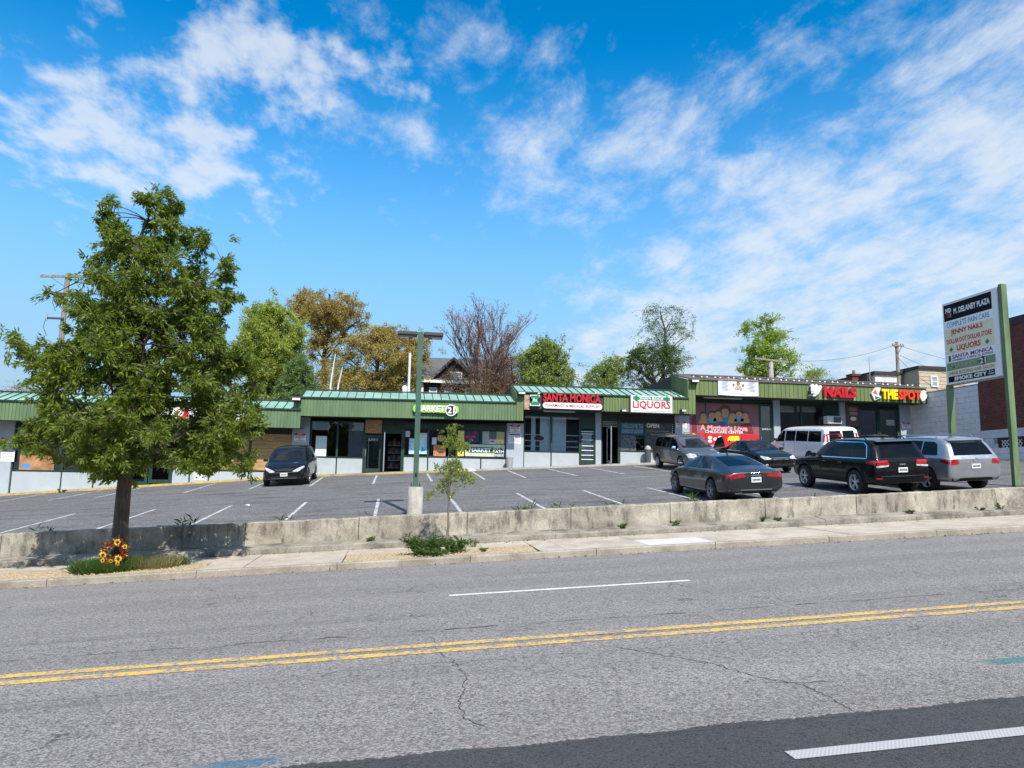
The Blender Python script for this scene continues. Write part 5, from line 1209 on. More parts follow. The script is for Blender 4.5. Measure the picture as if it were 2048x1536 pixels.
def body_mesh(st, paint, sub=2, crease=()):
    """st: stations (x, w, zb, wb, zbelt, wr, zr, zt) rear to front, local y to the left"""
    bm = bmesh.new(); rings = []
    cl = bm.edges.layers.float.new('crease_edge')
    for (x, w, zb, wb, zbelt, wr, zr, zt) in st:
        half = [(w*.80, zb), (w*.97, zb+.05), (w, zb+.16), (w, (zb+zbelt)*.56), (wb, zbelt), (wb-.025, zbelt+.02), (wr, zr), (wr*.62, zt-.006)]
        L = [bm.verts.new((x, y, z)) for y, z in half]; Rr = [bm.verts.new((x, -y, z)) for y, z in half]
        rings.append((bm.verts.new((x, 0, zb)), L, bm.verts.new((x, 0, zt)), Rr))
    def seq(r): return [r[0]]+r[1]+[r[2]]+r[3][::-1]
    n = len(seq(rings[0]))
    for a, b_ in zip(rings[:-1], rings[1:]):
        A, B = seq(a), seq(b_)
        for i in range(n):
            j = (i+1) % n; bm.faces.new((A[i], A[j], B[j], B[i]))
    for r, flip in ((rings[0], False), (rings[-1], True)):
        L, Rr = r[1], r[3]
        q = [(r[0], L[0], Rr[0])]+[(L[i], L[i+1], Rr[i+1], Rr[i]) for i in range(len(L)-1)]+[(L[-1], r[2], Rr[-1])]
        for f_ in q: bm.faces.new(f_ if not flip else f_[::-1])
    bmesh.ops.recalc_face_normals(bm, faces=bm.faces)
    bm.edges.ensure_lookup_table()
    for a, b_ in zip(rings[:-1], rings[1:]):
        for side in (1, 3):
            for k, cv in ((4, .55), (0, .5), (6, .35)):
                e = bm.edges.get((a[side][k], b_[side][k]))
                if e: e[cl] = cv
    for ri in (0, len(rings)-1):
        A = seq(rings[ri])
        for i in range(n):
            e = bm.edges.get((A[i], A[(i+1) % n]))
            if e: e[cl] = .35
    me = bpy.data.meshes.new('body'); bm.to_mesh(me); bm.free(); me.materials.append(paint); me.materials.append(m_under)
    return me
def evaluated(o):
    bpy.context.view_layer.update(); return bpy.data.meshes.new_from_object(o.evaluated_get(_dg()))

class Car:
    def __init__(s, name, label, cat, st, paint, x, yrear, face, axles, wr, track, rim='ten', pitch_fix=0.0, group='parked vehicles'):
        """x, yrear: world X of the centre line and the world Y of the end nearest the street; face +1 nose away from the street, -1 nose to it"""
        L = st[-1][0]; s.L = L; s.paint = paint
        cy = yrear+L/2
        nrm = Vector((-(lotz(x+1, cy)-lotz(x-1, cy))/2, -(lotz(x, cy+1)-lotz(x, cy-1))/2, 1)).normalized()
        fwd = Vector((0, face, 0)); fwd = (fwd-nrm*fwd.dot(nrm)).normalized(); left = nrm.cross(fwd)
        root = thing(name, label, cat, (x, cy, lotz(x, cy)), group)
        root.rotation_euler = Matrix((fwd, left, nrm)).transposed().to_euler()
        ORG[root.name] = (L/2, 0, 0); s.root = root        # part coordinates run from the rear bumper
        me = body_mesh(st, paint); o = bpy.data.objects.new('body', me); COL.objects.link(o)
        md = o.modifiers.new('s', 'SUBSURF'); md.levels = 2; md.render_levels = 2
        me2 = evaluated(o); o.modifiers.clear(); o.data = me2
        cut = MB(); 
        for ax in axles:
            for sd_ in (-1, 1):
                y0, y1 = (track-.20, track+.5) if sd_ > 0 else (-track-.5, -track+.20)
                cut.lathe([(wr+.065, y0), (wr+.065, y1)], 28, (ax, 0, wr+.01), axis='y')
        cm = cut.mesh('cut', m_under); co = bpy.data.objects.new('cut', cm); COL.objects.link(co)
        bmx = bmesh.new(); bmx.from_mesh(cm); bmesh.ops.recalc_face_normals(bmx, faces=bmx.faces); bmx.to_mesh(cm); bmx.free()
        md = o.modifiers.new('b', 'BOOLEAN'); md.object = co; md.operation = 'DIFFERENCE'; md.solver = 'EXACT'; md.material_mode = 'TRANSFER'
        me3 = evaluated(o); o.modifiers.clear(); o.data = me3; me3.name = 'body'
        bpy.data.objects.remove(co)
        me3.shade_smooth(); me3.set_sharp_from_angle(angle=R(32))
        COL.objects.unlink(o); link(o, root); s.body = o
        s.bvh = BVHTree.FromPolygons([v.co for v in me3.vertices], [p.vertices for p in me3.polygons])
        for ax in axles:
            for sd_ in (-1, 1):
                t = bpy.data.objects.new('wheel', TYRE); link(t, root)
                t.location = (ax-L/2, sd_*(track-.09), wr); t.scale = (wr, wr*sd_ if sd_ > 0 else -wr, wr)
                t.scale = (wr, wr*.95*sd_, wr)
                for nm, me_ in (('rim', RIMS[rim]), ('brake_disc', DISC)):
                    rr = bpy.data.objects.new(nm, me_); COL.objects.link(rr); rr.parent = t
    def patch(s, name, poly, mode, mat, off=.006, parent=None, cuts=3, thick=0.0):
        bm = bmesh.new()
        vs = [bm.verts.new((p[0], p[1], 0)) for p in poly]; f = bm.faces.new(vs)
        bmesh.ops.triangulate(bm, faces=bm.faces[:]); bmesh.ops.subdivide_edges(bm, edges=bm.edges[:], cuts=cuts, use_grid_fill=True)
        ok = True
        for v in bm.verts:
            a, b_ = v.co.x, v.co.y
            if mode in 'LR':
                sd_ = 1 if mode == 'L' else -1; o_, d = Vector((a, sd_*3, b_)), Vector((0, -sd_, 0))
            elif mode == 'F': o_, d = Vector((s.L+3, a, b_)), Vector((-1, 0, 0))
            elif mode == 'B': o_, d = Vector((-3, a, b_)), Vector((1, 0, 0))
            else: o_, d = Vector((a, b_, 4)), Vector((0, 0, -1))
            hit, nr, _, _ = s.bvh.ray_cast(o_, d)
            if hit is None:
                hit, nr, _, _ = s.bvh.find_nearest(Vector((a, 0, b_)) if mode in 'LR' else Vector((0, a, b_)))
            if nr.dot(d) > 0: nr = -nr
            v.co = hit+nr*off
        bmesh.ops.recalc_face_normals(bm, faces=bm.faces)
        c = sum((f_.normal for f_ in bm.faces), Vector())
        dd = {'L': Vector((0, 1, 0)), 'R': Vector((0, -1, 0)), 'F': Vector((1, 0, 0)), 'B': Vector((-1, 0, 0)), 'T': Vector((0, 0, 1))}[mode]
        if c.dot(dd) < 0: bmesh.ops.reverse_faces(bm, faces=bm.faces)
        if thick:
            r_ = bmesh.ops.extrude_face_region(bm, geom=bm.faces[:])
            for v in [g for g in r_['geom'] if isinstance(g, bmesh.types.BMVert)]: v.co = v.co+dd*thick
            bmesh.ops.recalc_face_normals(bm, faces=bm.faces)
        me = bpy.data.meshes.new(name); bm.to_mesh(me); bm.free(); me.materials.append(mat); me.shade_smooth(); me.set_sharp_from_angle(angle=R(40))
        return link(bpy.data.objects.new(name, me), parent or s.root)
    def sides(s, name, poly, mat, **kw): return [s.patch(name, poly, m_, mat, **kw) for m_ in 'LR']
    def pair(s, name, poly, mode, mat, **kw): s.patch(name, poly, mode, mat, **kw); s.patch(name, [(-a, b_) for a, b_ in poly], mode, mat, **kw)
    def part(s, name, mb, mat, smooth=False, bev=0): 
        o = mb.build(name, mat, s.root, smooth, fix=True)
        if bev: bevel(o, bev, 2)
        return o
    def mirrors(s, x, z, mat, w=.95):
        for sd_ in (-1, 1):
            o = s.part('mirror', MB().hexa([(x-.06, sd_*w, z), (x+.10, sd_*w, z), (x+.08, sd_*(w+.20), z+.02), (x-.04, sd_*(w+.20), z+.02), (x-.06, sd_*w, z+.13), (x+.07, sd_*w, z+.13), (x+.05, sd_*(w+.19), z+.14), (x-.04, sd_*(w+.19), z+.14)]), mat, bev=.03)
    def handles(s, xs, z, mat, w):
        for x in xs:
            for m_ in 'LR': s.patch('door_handle', [(x-.11, z-.014), (x+.11, z-.014), (x+.11, z+.014), (x-.11, z+.014)], m_, mat, off=.012, cuts=1, thick=.02)
    def seams(s, xs, z0, z1, w=.006):
        for x in xs:
            for m_ in 'LR': s.patch('door_gap', [(x-w, z0), (x+w, z0), (x+w, z1), (x-w, z1)], m_, m_grille, off=.003, cuts=2)
    def plate(s, mode, z, y=0, w=.155, h=.075, rear=True):
        o = s.patch('number_plate', [(y-w, z-h), (y+w, z-h), (y+w, z+h), (y-w, z+h)], mode, m_plate, off=.012, cuts=1, thick=.01)
        for i in range(6):
            a = y-w*.78+i*w*.27; s.patch('plate_mark', [(a, z-h*.4), (a+w*.17, z-h*.4), (a+w*.17, z+h*.4), (a, z+h*.4)], mode, m_grille, off=.026, cuts=1)

# ---- grey fastback
pt = carpaint('grey_paint', (.042, .044, .047), .5, .28)
st = [(0.00, .80, .42, .78, .80, .66, .88, .905), (.06, .88, .34, .86, .86, .72, .955, .985), (.30, .93, .26, .90, .90, .70, .985, 1.02), (.85, .955, .23, .91, .925, .66, 1.11, 1.15), (1.45, .955, .21, .91, .93, .62, 1.27, 1.315), (2.05, .955, .20, .905, .925, .60, 1.355, 1.405), (2.65, .955, .20, .90, .915, .61, 1.355, 1.40), (3.20, .955, .20, .90, .905, .66, 1.18, 1.22), (3.72, .955, .20, .90, .885, .72, .93, .955), (4.30, .945, .20, .88, .80, .70, .845, .87), (4.75, .88, .22, .80, .70, .62, .745, .77), (4.96, .72, .30, .68, .56, .50, .60, .62)]
c = Car('parked_car', 'dark grey fastback car parked with its tail to the low wall', 'car', st, pt, 10.45, 20.55, 1, (1.06, 3.97), .345, .955, 'dark')
c.sides('side_window', [(1.22, .985), (2.26, .965), (2.26, 1.325), (1.95, 1.31), (1.55, 1.215)], m_cglass); c.sides('side_window', [(2.33, .965), (3.52, .945), (3.18, 1.14), (2.86, 1.30), (2.33, 1.328)], m_cglass)
c.patch('rear_window', [(.62, -.56), (1.62, -.50), (1.62, .50), (.62, .56)], 'T', m_cglass); c.patch('windscreen', [(2.78, -.52), (3.62, -.64), (3.62, .64), (2.78, .52)], 'T', m_cglass2)
c.pair('tail_lamp', [(.34, .78), (.80, .74), (.83, .86), (.36, .87)], 'B', m_tail, off=.01); c.sides('tail_lamp_side', [(.05, .76), (.34, .80), (.30, .86), (.05, .86)], m_tail)
c.plate('B', .70); c.patch('bumper_strip', [(-.82, .40), (.82, .40), (.82, .425), (-.82, .425)], 'B', m_chrome, off=.01); c.patch('diffuser', [(-.62, .33), (.62, .33), (.66, .38), (-.66, .38)], 'B', m_grille, off=.01)
for i in range(4): c.part('ring_badge', MB().tube([(-.012, -.105+.07*i+.045*math.cos(R(30*k)), .865+.045*math.sin(R(30*k))) for k in range(13)], .007, 5), m_chrome)
c.mirrors(3.35, .95, pt, .90); c.handles((1.62, 2.75), .80, pt, .95); c.seams((1.38, 2.30, 3.55), .36, .91)
c.part('roof_fin', MB().prismY([(1.75, 1.35), (1.98, 1.36), (1.80, 1.43)], -.015, .015), pt)
for sd_ in (-1, 1): c.part('exhaust_tip', MB().box(-.02, .10, sd_*.55-.09, sd_*.55+.09, .30, .345), m_chrome)
c.pair('head_lamp', [(.45, .58), (.82, .60), (.80, .70), (.50, .66)], 'F', m_head)

# ---- black off-roader
pk = carpaint('black_paint', (.008, .008, .009), .0, .2)
st = [(0.00, .86, .50, .85, 1.00, .80, 1.04, 1.06), (.05, .93, .40, .91, 1.05, .82, 1.14, 1.17), (.20, .955, .36, .925, 1.09, .79, 1.40, 1.44), (.36, .965, .34, .93, 1.10, .75, 1.64, 1.69), (.55, .97, .33, .93, 1.10, .72, 1.69, 1.74), (1.3, .97, .32, .93, 1.09, .71, 1.71, 1.765), (2.2, .97, .32, .93, 1.08, .71, 1.70, 1.755), (2.80, .97, .32, .93, 1.07, .71, 1.655, 1.705), (3.22, .97, .32, .93, 1.06, .77, 1.36, 1.40), (3.58, .97, .32, .93, 1.05, .81, 1.10, 1.13), (4.3, .96, .32, .92, 1.00, .80, 1.06, 1.09), (4.70, .91, .34, .88, .93, .76, .99, 1.01), (4.82, .84, .42, .82, .80, .70, .84, .86)]
c = Car('parked_car', 'black boxy off-road car with chrome trimmed windows parked by the wall', 'car', st, pk, 15.35, 20.75, 1, (.98, 3.89), .385, .965, 'ten')
for nm, q in (('side_window', [(.52, 1.17), (1.30, 1.17), (1.30, 1.61), (.78, 1.60), (.60, 1.50)]), ('side_window', [(1.36, 1.17), (2.22, 1.16), (2.22, 1.62), (1.36, 1.615)]), ('side_window', [(2.28, 1.16), (3.38, 1.14), (3.10, 1.38), (2.78, 1.60), (2.28, 1.62)])): c.sides(nm, q, m_cglass)
for q in ([(.44, 1.135), (3.45, 1.11), (3.45, 1.135), (.44, 1.16)], [(.44, 1.16), (.58, 1.53), (.78, 1.63), (2.78, 1.625), (2.78, 1.65), (.76, 1.655), (.55, 1.55), (.41, 1.16)], [(2.78, 1.625), (3.12, 1.385), (3.45, 1.12), (3.48, 1.14), (3.14, 1.41), (2.80, 1.65)]): c.sides('chrome_trim', q, m_chrome, off=.009)
c.patch('rear_window', [(-.66, 1.18), (.66, 1.18), (.56, 1.58), (-.56, 1.58)], 'B', m_cglass); c.patch('windscreen', [(-.68, 1.14), (.68, 1.14), (.60, 1.62), (-.60, 1.62)], 'F', m_cglass2)
c.part('roof_spoiler', MB().hexa([(.30, -.66, 1.63), (.52, -.66, 1.67), (.52, .66, 1.67), (.30, .66, 1.63), (.22, -.64, 1.665), (.54, -.66, 1.715), (.54, .66, 1.715), (.22, .64, 1.665)]), pk, bev=.02)
c.pair('tail_lamp', [(.44, .97), (.90, .94), (.90, 1.09), (.50, 1.10)], 'B', m_tail, off=.012); c.sides('tail_lamp_side', [(.03, .95), (.42, 1.00), (.40, 1.08), (.03, 1.09)], m_tail, off=.01); c.pair('reverse_lamp', [(.48, .91), (.86, .88), (.88, .935), (.46, .96)], 'B', m_head, off=.012)
c.plate('B', .80); c.patch('bumper_strip', [(-.74, .60), (.74, .60), (.74, .63), (-.74, .63)], 'B', m_chrome, off=.012); c.pair('rear_reflector', [(.70, .53), (.88, .53), (.88, .57), (.70, .57)], 'B', m_tail, off=.012)
c.patch('lettering_badge', [(-.10, .955), (.10, .955), (.10, .985), (-.10, .985)], 'B', m_chrome, off=.012)
c.part('wiper', MB().tube([(.13, .05, 1.19), (.10, -.34, 1.22)], .012, 5), m_trimp)
for ax in (.98, 3.89):
    for m_ in 'LR':
        q = [(ax+.465*math.cos(R(a)), .395+.465*math.sin(R(a))) for a in range(0, 181, 15)]+[(ax+.53*math.cos(R(a)), .395+.53*math.sin(R(a))) for a in range(180, -1, -15)]
        c.patch('arch_trim', q, m_, m_trimp, off=.012, cuts=1)
c.sides('sill_trim', [(1.5, .38), (3.4, .38), (3.4, .50), (1.5, .50)], m_trimp, off=.01); c.sides('chrome_trim', [(1.55, .62), (3.35, .60), (3.35, .62), (1.55, .645)], m_trimp, off=.012)
c.mirrors(3.20, 1.12, pk, .93); c.handles((1.75, 2.65), .985, m_chrome, .96); c.seams((1.33, 2.25, 3.42), .52, 1.08)
for sd_ in (-1, 1): c.part('roof_rail', MB().tube([(.75, sd_*.66, 1.725), (.85, sd_*.66, 1.785), (2.6, sd_*.66, 1.775), (2.72, sd_*.66, 1.72)], .02, 6), m_trimp, True)
c.part('roof_fin', MB().prismY([(.80, 1.75), (1.0, 1.765), (.84, 1.83)], -.015, .015), pk)

# ---- silver crossover
ps = carpaint('silver_paint', (.40, .41, .42), .65, .3, .04)
st = [(0.00, .86, .48, .85, .96, .78, 1.02, 1.05), (.06, .93, .36, .91, 1.03, .80, 1.12, 1.16), (.22, .95, .33, .92, 1.07, .77, 1.38, 1.43), (.42, .955, .32, .925, 1.08, .73, 1.61, 1.66), (.65, .955, .31, .925, 1.08, .71, 1.67, 1.715), (1.4, .955, .30, .925, 1.07, .70, 1.695, 1.745), (2.2, .955, .30, .92, 1.05, .70, 1.68, 1.73), (2.75, .955, .30, .92, 1.04, .71, 1.62, 1.67), (3.25, .955, .30, .92, 1.03, .77, 1.32, 1.36), (3.68, .955, .30, .915, 1.01, .80, 1.06, 1.09), (4.3, .94, .30, .90, .95, .78, 1.0, 1.03), (4.66, .88, .32, .85, .86, .72, .92, .94), (4.79, .80, .40, .78, .74, .66, .78, .80)]
c = Car('parked_car', 'silver crossover parked beside the black off-road car', 'car', st, ps, 17.95, 20.85, 1, (.98, 3.77), .375, .955, 'five')
for q in ([(.55, 1.16), (1.28, 1.15), (1.28, 1.58), (.80, 1.57), (.66, 1.50)], [(1.34, 1.15), (2.18, 1.13), (2.18, 1.60), (1.34, 1.59)], [(2.24, 1.13), (3.42, 1.10), (3.10, 1.36), (2.72, 1.57), (2.24, 1.60)]): c.sides('side_window', q, m_cglass)
c.patch('rear_window', [(-.68, 1.16), (.68, 1.16), (.57, 1.55), (-.57, 1.55)], 'B', m_cglass); c.patch('windscreen', [(-.66, 1.12), (.66, 1.12), (.58, 1.58), (-.58, 1.58)], 'F', m_cglass2)
c.pair('tail_lamp', [(.58, .90), (.90, .86), (.90, 1.03), (.60, 1.04)], 'B', m_tail, off=.012); c.sides('tail_lamp_side', [(.03, .90), (.40, .96), (.34, 1.03), (.03, 1.03)], m_tail, off=.01)
c.patch('plate_recess', [(-.30, .74), (.30, .74), (.36, .92), (-.36, .92)], 'B', ps, off=.004); c.plate('B', .82); c.patch('chrome_bar', [(-.34, .915), (.34, .915), (.34, .94), (-.34, .94)], 'B', m_chrome, off=.015)
c.patch('lower_bumper', [(-.78, .37), (.78, .37), (.84, .46), (-.84, .46)], 'B', m_trimp, off=.01); c.part('badge', MB().tube([(-.02, .07*math.cos(R(30*k)), 1.02+.05*math.sin(R(30*k))) for k in range(13)], .008, 5), m_chrome)
c.mirrors(3.25, 1.10, ps, .92); c.handles((1.75, 2.65), .95, ps, .95); c.seams((1.31, 2.21, 3.50), .42, 1.05)
for sd_ in (-1, 1): c.part('roof_rail', MB().tube([(.8, sd_*.64, 1.70), (.9, sd_*.64, 1.77), (2.5, sd_*.64, 1.76), (2.65, sd_*.64, 1.69)], .02, 6), ps, True)
c.part('roof_spoiler', MB().hexa([(.36, -.62, 1.59), (.58, -.62, 1.64), (.58, .62, 1.64), (.36, .62, 1.59), (.28, -.60, 1.625), (.60, -.62, 1.69), (.60, .62, 1.69), (.28, .60, 1.625)]), ps, bev=.02)

# ---- minivans facing the street
def minivan(label, paint, x, yfront, W, L, lampmat, chromegrille, rim):
    k = W/2
    st = [(0.00, .90*k, .45, .88*k, 1.00, .80*k, 1.08, 1.10), (.06, .96*k, .34, .94*k, 1.05, .82*k, 1.20, 1.24), (.22, .985*k, .30, .955*k, 1.07, .80*k, 1.52, 1.57), (.40, k, .28, .96*k, 1.07, .77*k, 1.66, 1.715), (1.1, k, .26, .965*k, 1.06, .76*k, 1.70, 1.755), (2.2, k, .25, .965*k, 1.04, .76*k, 1.70, 1.755), (3.0, k, .25, .96*k, 1.02, .765*k, 1.645, 1.70), (3.50, k, .25, .955*k, 1.01, .80*k, 1.38, 1.43), (4.02, .995*k, .25, .95*k, .99, .82*k, 1.06, 1.10), (4.45, .98*k, .25, .92*k, .90, .80*k, .965, 1.0), (4.85, .93*k, .25, .86*k, .80, .74*k, .86, .89), (L, .80*k, .32, .74*k, .60, .62*k, .66, .68)]
    c = Car('parked_minivan', label, 'minivan', st, paint, x, yfront, -1, (1.02, 4.08), .345, k-.0, rim)
    for q in ([(.55, 1.13), (1.45, 1.12), (1.45, 1.60), (.62, 1.58), (.50, 1.40)], [(1.52, 1.12), (2.50, 1.10), (2.50, 1.61), (1.52, 1.61)], [(2.57, 1.10), (3.72, 1.07), (3.40, 1.34), (3.0, 1.57), (2.57, 1.61)]): c.sides('side_window', q, m_cglass)
    c.patch('windscreen', [(-.78*k, 1.10), (.78*k, 1.10), (.70*k, 1.63), (-.70*k, 1.63)], 'F', m_cglass2); c.patch('rear_window', [(-.70*k, 1.15), (.70*k, 1.15), (.62*k, 1.56), (-.62*k, 1.56)], 'B', m_cglass)
    c.mirrors(3.45, 1.06, m_chrome if chromegrille else paint, .95*k); c.handles((1.62, 2.75), .93, m_chrome if chromegrille else paint, k); c.seams((1.48, 2.53, 3.70), .38, 1.03)
    return c, k
pb = carpaint('blue_black_paint', (.009, .010, .014), .1, .2)
c, k = minivan('black minivan parked nose out beside the left shop pillar', pb, -4.92, 34.35, 1.96, 5.05, m_head, False, 'steel')
c.pair('head_lamp', [(.42, .62), (.60, .62), (.86, .80), (.84, .86), (.62, .78), (.38, .66)], 'F', m_head, off=.012)
c.patch('grille', [(-.34, .68), (.34, .68), (.42, .78), (-.42, .78)], 'F', m_grille, off=.012); c.patch('chrome_bar', [(-.44, .60), (.44, .60), (.44, .63), (-.44, .63)], 'F', m_chrome, off=.015); c.patch('lower_grille', [(-.56, .36), (.56, .36), (.60, .45), (-.60, .45)], 'F', m_grille, off=.012)
c.part('badge', MB().tube([(4.98, .075*math.cos(R(30*q)), .735+.055*math.sin(R(30*q))) for q in range(13)], .009, 5), m_chrome); c.plate('F', .52)
c.patch('bumper_strip', [(-.70, .345), (.70, .345), (.70, .36), (-.70, .36)], 'F', m_chrome, off=.012)
pg = carpaint('warm_grey_paint', (.155, .150, .150), .6, .3, .06)
c, k = minivan('silver grey minivan parked nose out with a door open', pg, 14.5, 33.3, 1.92, 5.10, m_head, True, 'ten')
c.pair('head_lamp', [(.48, .70), (.84, .66), (.86, .83), (.70, .87), (.50, .82)], 'F', m_head, off=.012); c.patch('grille', [(-.42, .64), (.42, .64), (.44, .80), (-.44, .80)], 'F', m_grille, off=.010)
for z in (.66, .70, .74, .78): c.patch('grille_bar', [(-.42, z), (.42, z), (.42, z+.015), (-.42, z+.015)], 'F', m_chrome, off=.016)
c.patch('lower_grille', [(-.5, .36), (.5, .36), (.54, .46), (-.54, .46)], 'F', m_grille, off=.012); c.pair('fog_lamp', [(.60, .40), (.72, .40), (.72, .48), (.60, .48)], 'F', m_head, off=.012); c.plate('F', .54)
for sd_ in (-1, 1): c.part('roof_rail', MB().tube([(.6, sd_*.66, 1.70), (.7, sd_*.66, 1.775), (2.7, sd_*.66, 1.765), (2.85, sd_*.66, 1.69)], .02, 6), pg, True)
# its front door on the far side swung open
hx, hy = 3.62, k-.01; an = R(58)
def dpt(u, w, z): return (hx-u*math.cos(an)+w*math.sin(an), hy+u*math.sin(an)+w*math.cos(an), z)
mb = MB()
mb.hexa([dpt(0, -.04, .38), dpt(1.08, -.04, .38), dpt(1.08, .04, .38), dpt(0, .04, .38), dpt(0, -.04, 1.03), dpt(1.08, -.04, 1.06), dpt(1.08, .04, 1.06), dpt(0, .04, 1.03)])
dr = c.part('open_door', mb, pg, bev=.02)
mb = MB(); mb.hexa([dpt(.05, -.02, 1.04), dpt(1.06, -.02, 1.065), dpt(1.06, .02, 1.065), dpt(.05, .02, 1.04), dpt(.55, -.10, 1.52), dpt(1.02, -.12, 1.58), dpt(1.02, -.09, 1.58), dpt(.55, -.07, 1.52)])
c.part('open_door_window', mb, m_cglass)
c.part('open_door_handle', MB().hexa([dpt(.80, .045, .90), dpt(1.0, .045, .90), dpt(1.0, .07, .90), dpt(.80, .07, .90), dpt(.80, .045, .93), dpt(1.0, .045, .93), dpt(1.0, .07, .93), dpt(.80, .07, .93)]), m_chrome)

# ---- black saloon facing the street
st = [(0.00, .82, .42, .80, .82, .70, .92, .95), (.06, .87, .33, .85, .88, .74, 1.0, 1.03), (.45, .90, .26, .87, .93, .70, 1.04, 1.08), (.85, .91, .23, .88, .94, .66, 1.08, 1.12), (1.35, .91, .21, .88, .94, .60, 1.34, 1.38), (1.9, .91, .20, .88, .93, .585, 1.425, 1.47), (2.5, .91, .20, .875, .92, .59, 1.41, 1.455), (3.0, .91, .20, .87, .91, .66, 1.21, 1.25), (3.48, .91, .20, .865, .90, .72, .96, .99), (4.1, .90, .20, .85, .84, .71, .89, .92), (4.58, .85, .22, .79, .74, .65, .80, .82), (4.80, .72, .30, .68, .58, .54, .62, .64)]
def saloon(label, paint, x, yf, rim):
    c = Car('parked_car', label, 'car', st, paint, x, yf, -1, (1.0, 3.78), .325, .91, rim)
    c.sides('side_window', [(1.02, 1.0), (2.05, .985), (2.05, 1.375), (1.75, 1.37), (1.35, 1.28)], m_cglass); c.sides('side_window', [(2.11, .985), (3.30, .965), (2.95, 1.18), (2.62, 1.355), (2.11, 1.38)], m_cglass)
    c.sides('chrome_trim', [(1.0, .965), (3.35, .94), (3.35, .955), (1.0, .98)], m_chrome, off=.009)
    c.patch('windscreen', [(-.70, 1.0), (.70, 1.0), (.56, 1.385), (-.56, 1.385)], 'F', m_cglass2); c.patch('rear_window', [(-.6, 1.10), (.6, 1.10), (.52, 1.36), (-.52, 1.36)], 'B', m_cglass)
    c.pair('head_lamp', [(.42, .64), (.72, .62), (.80, .74), (.76, .79), (.50, .72)], 'F', m_head, off=.012); c.patch('grille', [(-.36, .60), (.36, .60), (.40, .68), (-.40, .68)], 'F', m_grille, off=.012)
    c.patch('chrome_bar', [(-.42, .675), (.42, .675), (.44, .70), (-.44, .70)], 'F', m_chrome, off=.016); c.patch('chrome_bar', [(-.34, .615), (.34, .615), (.34, .63), (-.34, .63)], 'F', m_chrome, off=.016); c.patch('lower_grille', [(-.52, .34), (.52, .34), (.56, .44), (-.56, .44)], 'F', m_grille, off=.012)
    c.mirrors(3.10, .95, paint, .87); c.handles((1.45, 2.55), .82, paint, .9); c.seams((1.3, 2.08, 3.30), .34, .92); c.pair('fog_lamp', [(.60, .38), (.70, .38), (.70, .44), (.60, .44)], 'F', m_head, off=.012)
    return c
saloon('black saloon parked nose out beside the open door minivan', pk, 16.75, 30.6, 'ten')
saloon('black car mostly hidden behind the black off-road car', carpaint('black_pearl_paint', (.010, .010, .012), .1, .2), 24.6, 32.6, 'ten')

# ---- white passenger van nose to the shops
pw = carpaint('white_paint', (.74, .75, .77), .0, .3, .03)
st = [(0.00, .90, .52, .90, 1.10, .84, 1.14, 1.16), (.03, .96, .42, .95, 1.14, .86, 1.24, 1.27), (.09, .98, .38, .965, 1.16, .85, 1.80, 1.85), (.22, .99, .36, .97, 1.16, .83, 1.91, 1.965), (1.2, .995, .36, .97, 1.16, .82, 1.93, 1.99), (3.0, .995, .36, .97, 1.16, .82, 1.93, 1.99), (3.9, .995, .36, .97, 1.16, .82, 1.90, 1.96), (4.35, .99, .36, .965, 1.15, .84, 1.60, 1.65), (4.75, .985, .36, .96, 1.13, .86, 1.20, 1.24), (5.25, .97, .36, .94, 1.03, .84, 1.09, 1.12), (5.55, .93, .38, .90, .95, .80, 1.0, 1.02), (5.68, .88, .45, .86, .84, .76, .88, .90)]
c = Car('passenger_van', 'long white passenger van parked nose to the shops', 'van', st, pw, 20.85, 32.3, 1, (1.25, 4.68), .37, .985, 'steel')
for q in ([(.30, 1.25), (1.42, 1.25), (1.42, 1.76), (.36, 1.76)], [(1.50, 1.25), (2.55, 1.25), (2.55, 1.76), (1.50, 1.76)], [(2.63, 1.25), (3.55, 1.25), (3.55, 1.76), (2.63, 1.76)], [(3.65, 1.22), (4.55, 1.20), (4.30, 1.52), (4.06, 1.74), (3.65, 1.76)]): c.sides('side_window', q, m_cglass)
c.pair('rear_window', [(.05, 1.28), (.66, 1.28), (.63, 1.76), (.05, 1.76)], 'B', m_cglass); c.patch('windscreen', [(-.74, 1.24), (.74, 1.24), (.66, 1.80), (-.66, 1.80)], 'F', m_cglass2)
c.pair('tail_lamp', [(.72, 1.24), (.81, 1.24), (.79, 1.60), (.72, 1.60)], 'B', m_tail, off=.014); c.sides('tail_lamp_side', [(.03, 1.26), (.13, 1.26), (.13, 1.62), (.06, 1.62)], m_tail, off=.01)
c.patch('door_gap', [(-.008, .55), (.008, .55), (.008, 1.82), (-.008, 1.82)], 'B', m_grille, off=.006); c.plate('B', .80, .3); c.patch('rear_bumper', [(-.92, .46), (.92, .46), (.92, .58), (-.92, .58)], 'B', m_chrome, off=.02)
c.mirrors(4.25, 1.24, m_trimp, .96); c.handles((3.72,), 1.06, m_trimp, .99); c.seams((1.46, 2.6, 3.60, 4.60), .45, 1.14); c.sides('door_edge_guard', [(3.62, .92), (3.66, .92), (3.66, 1.12), (3.62, 1.12)], m_trimp, off=.012)
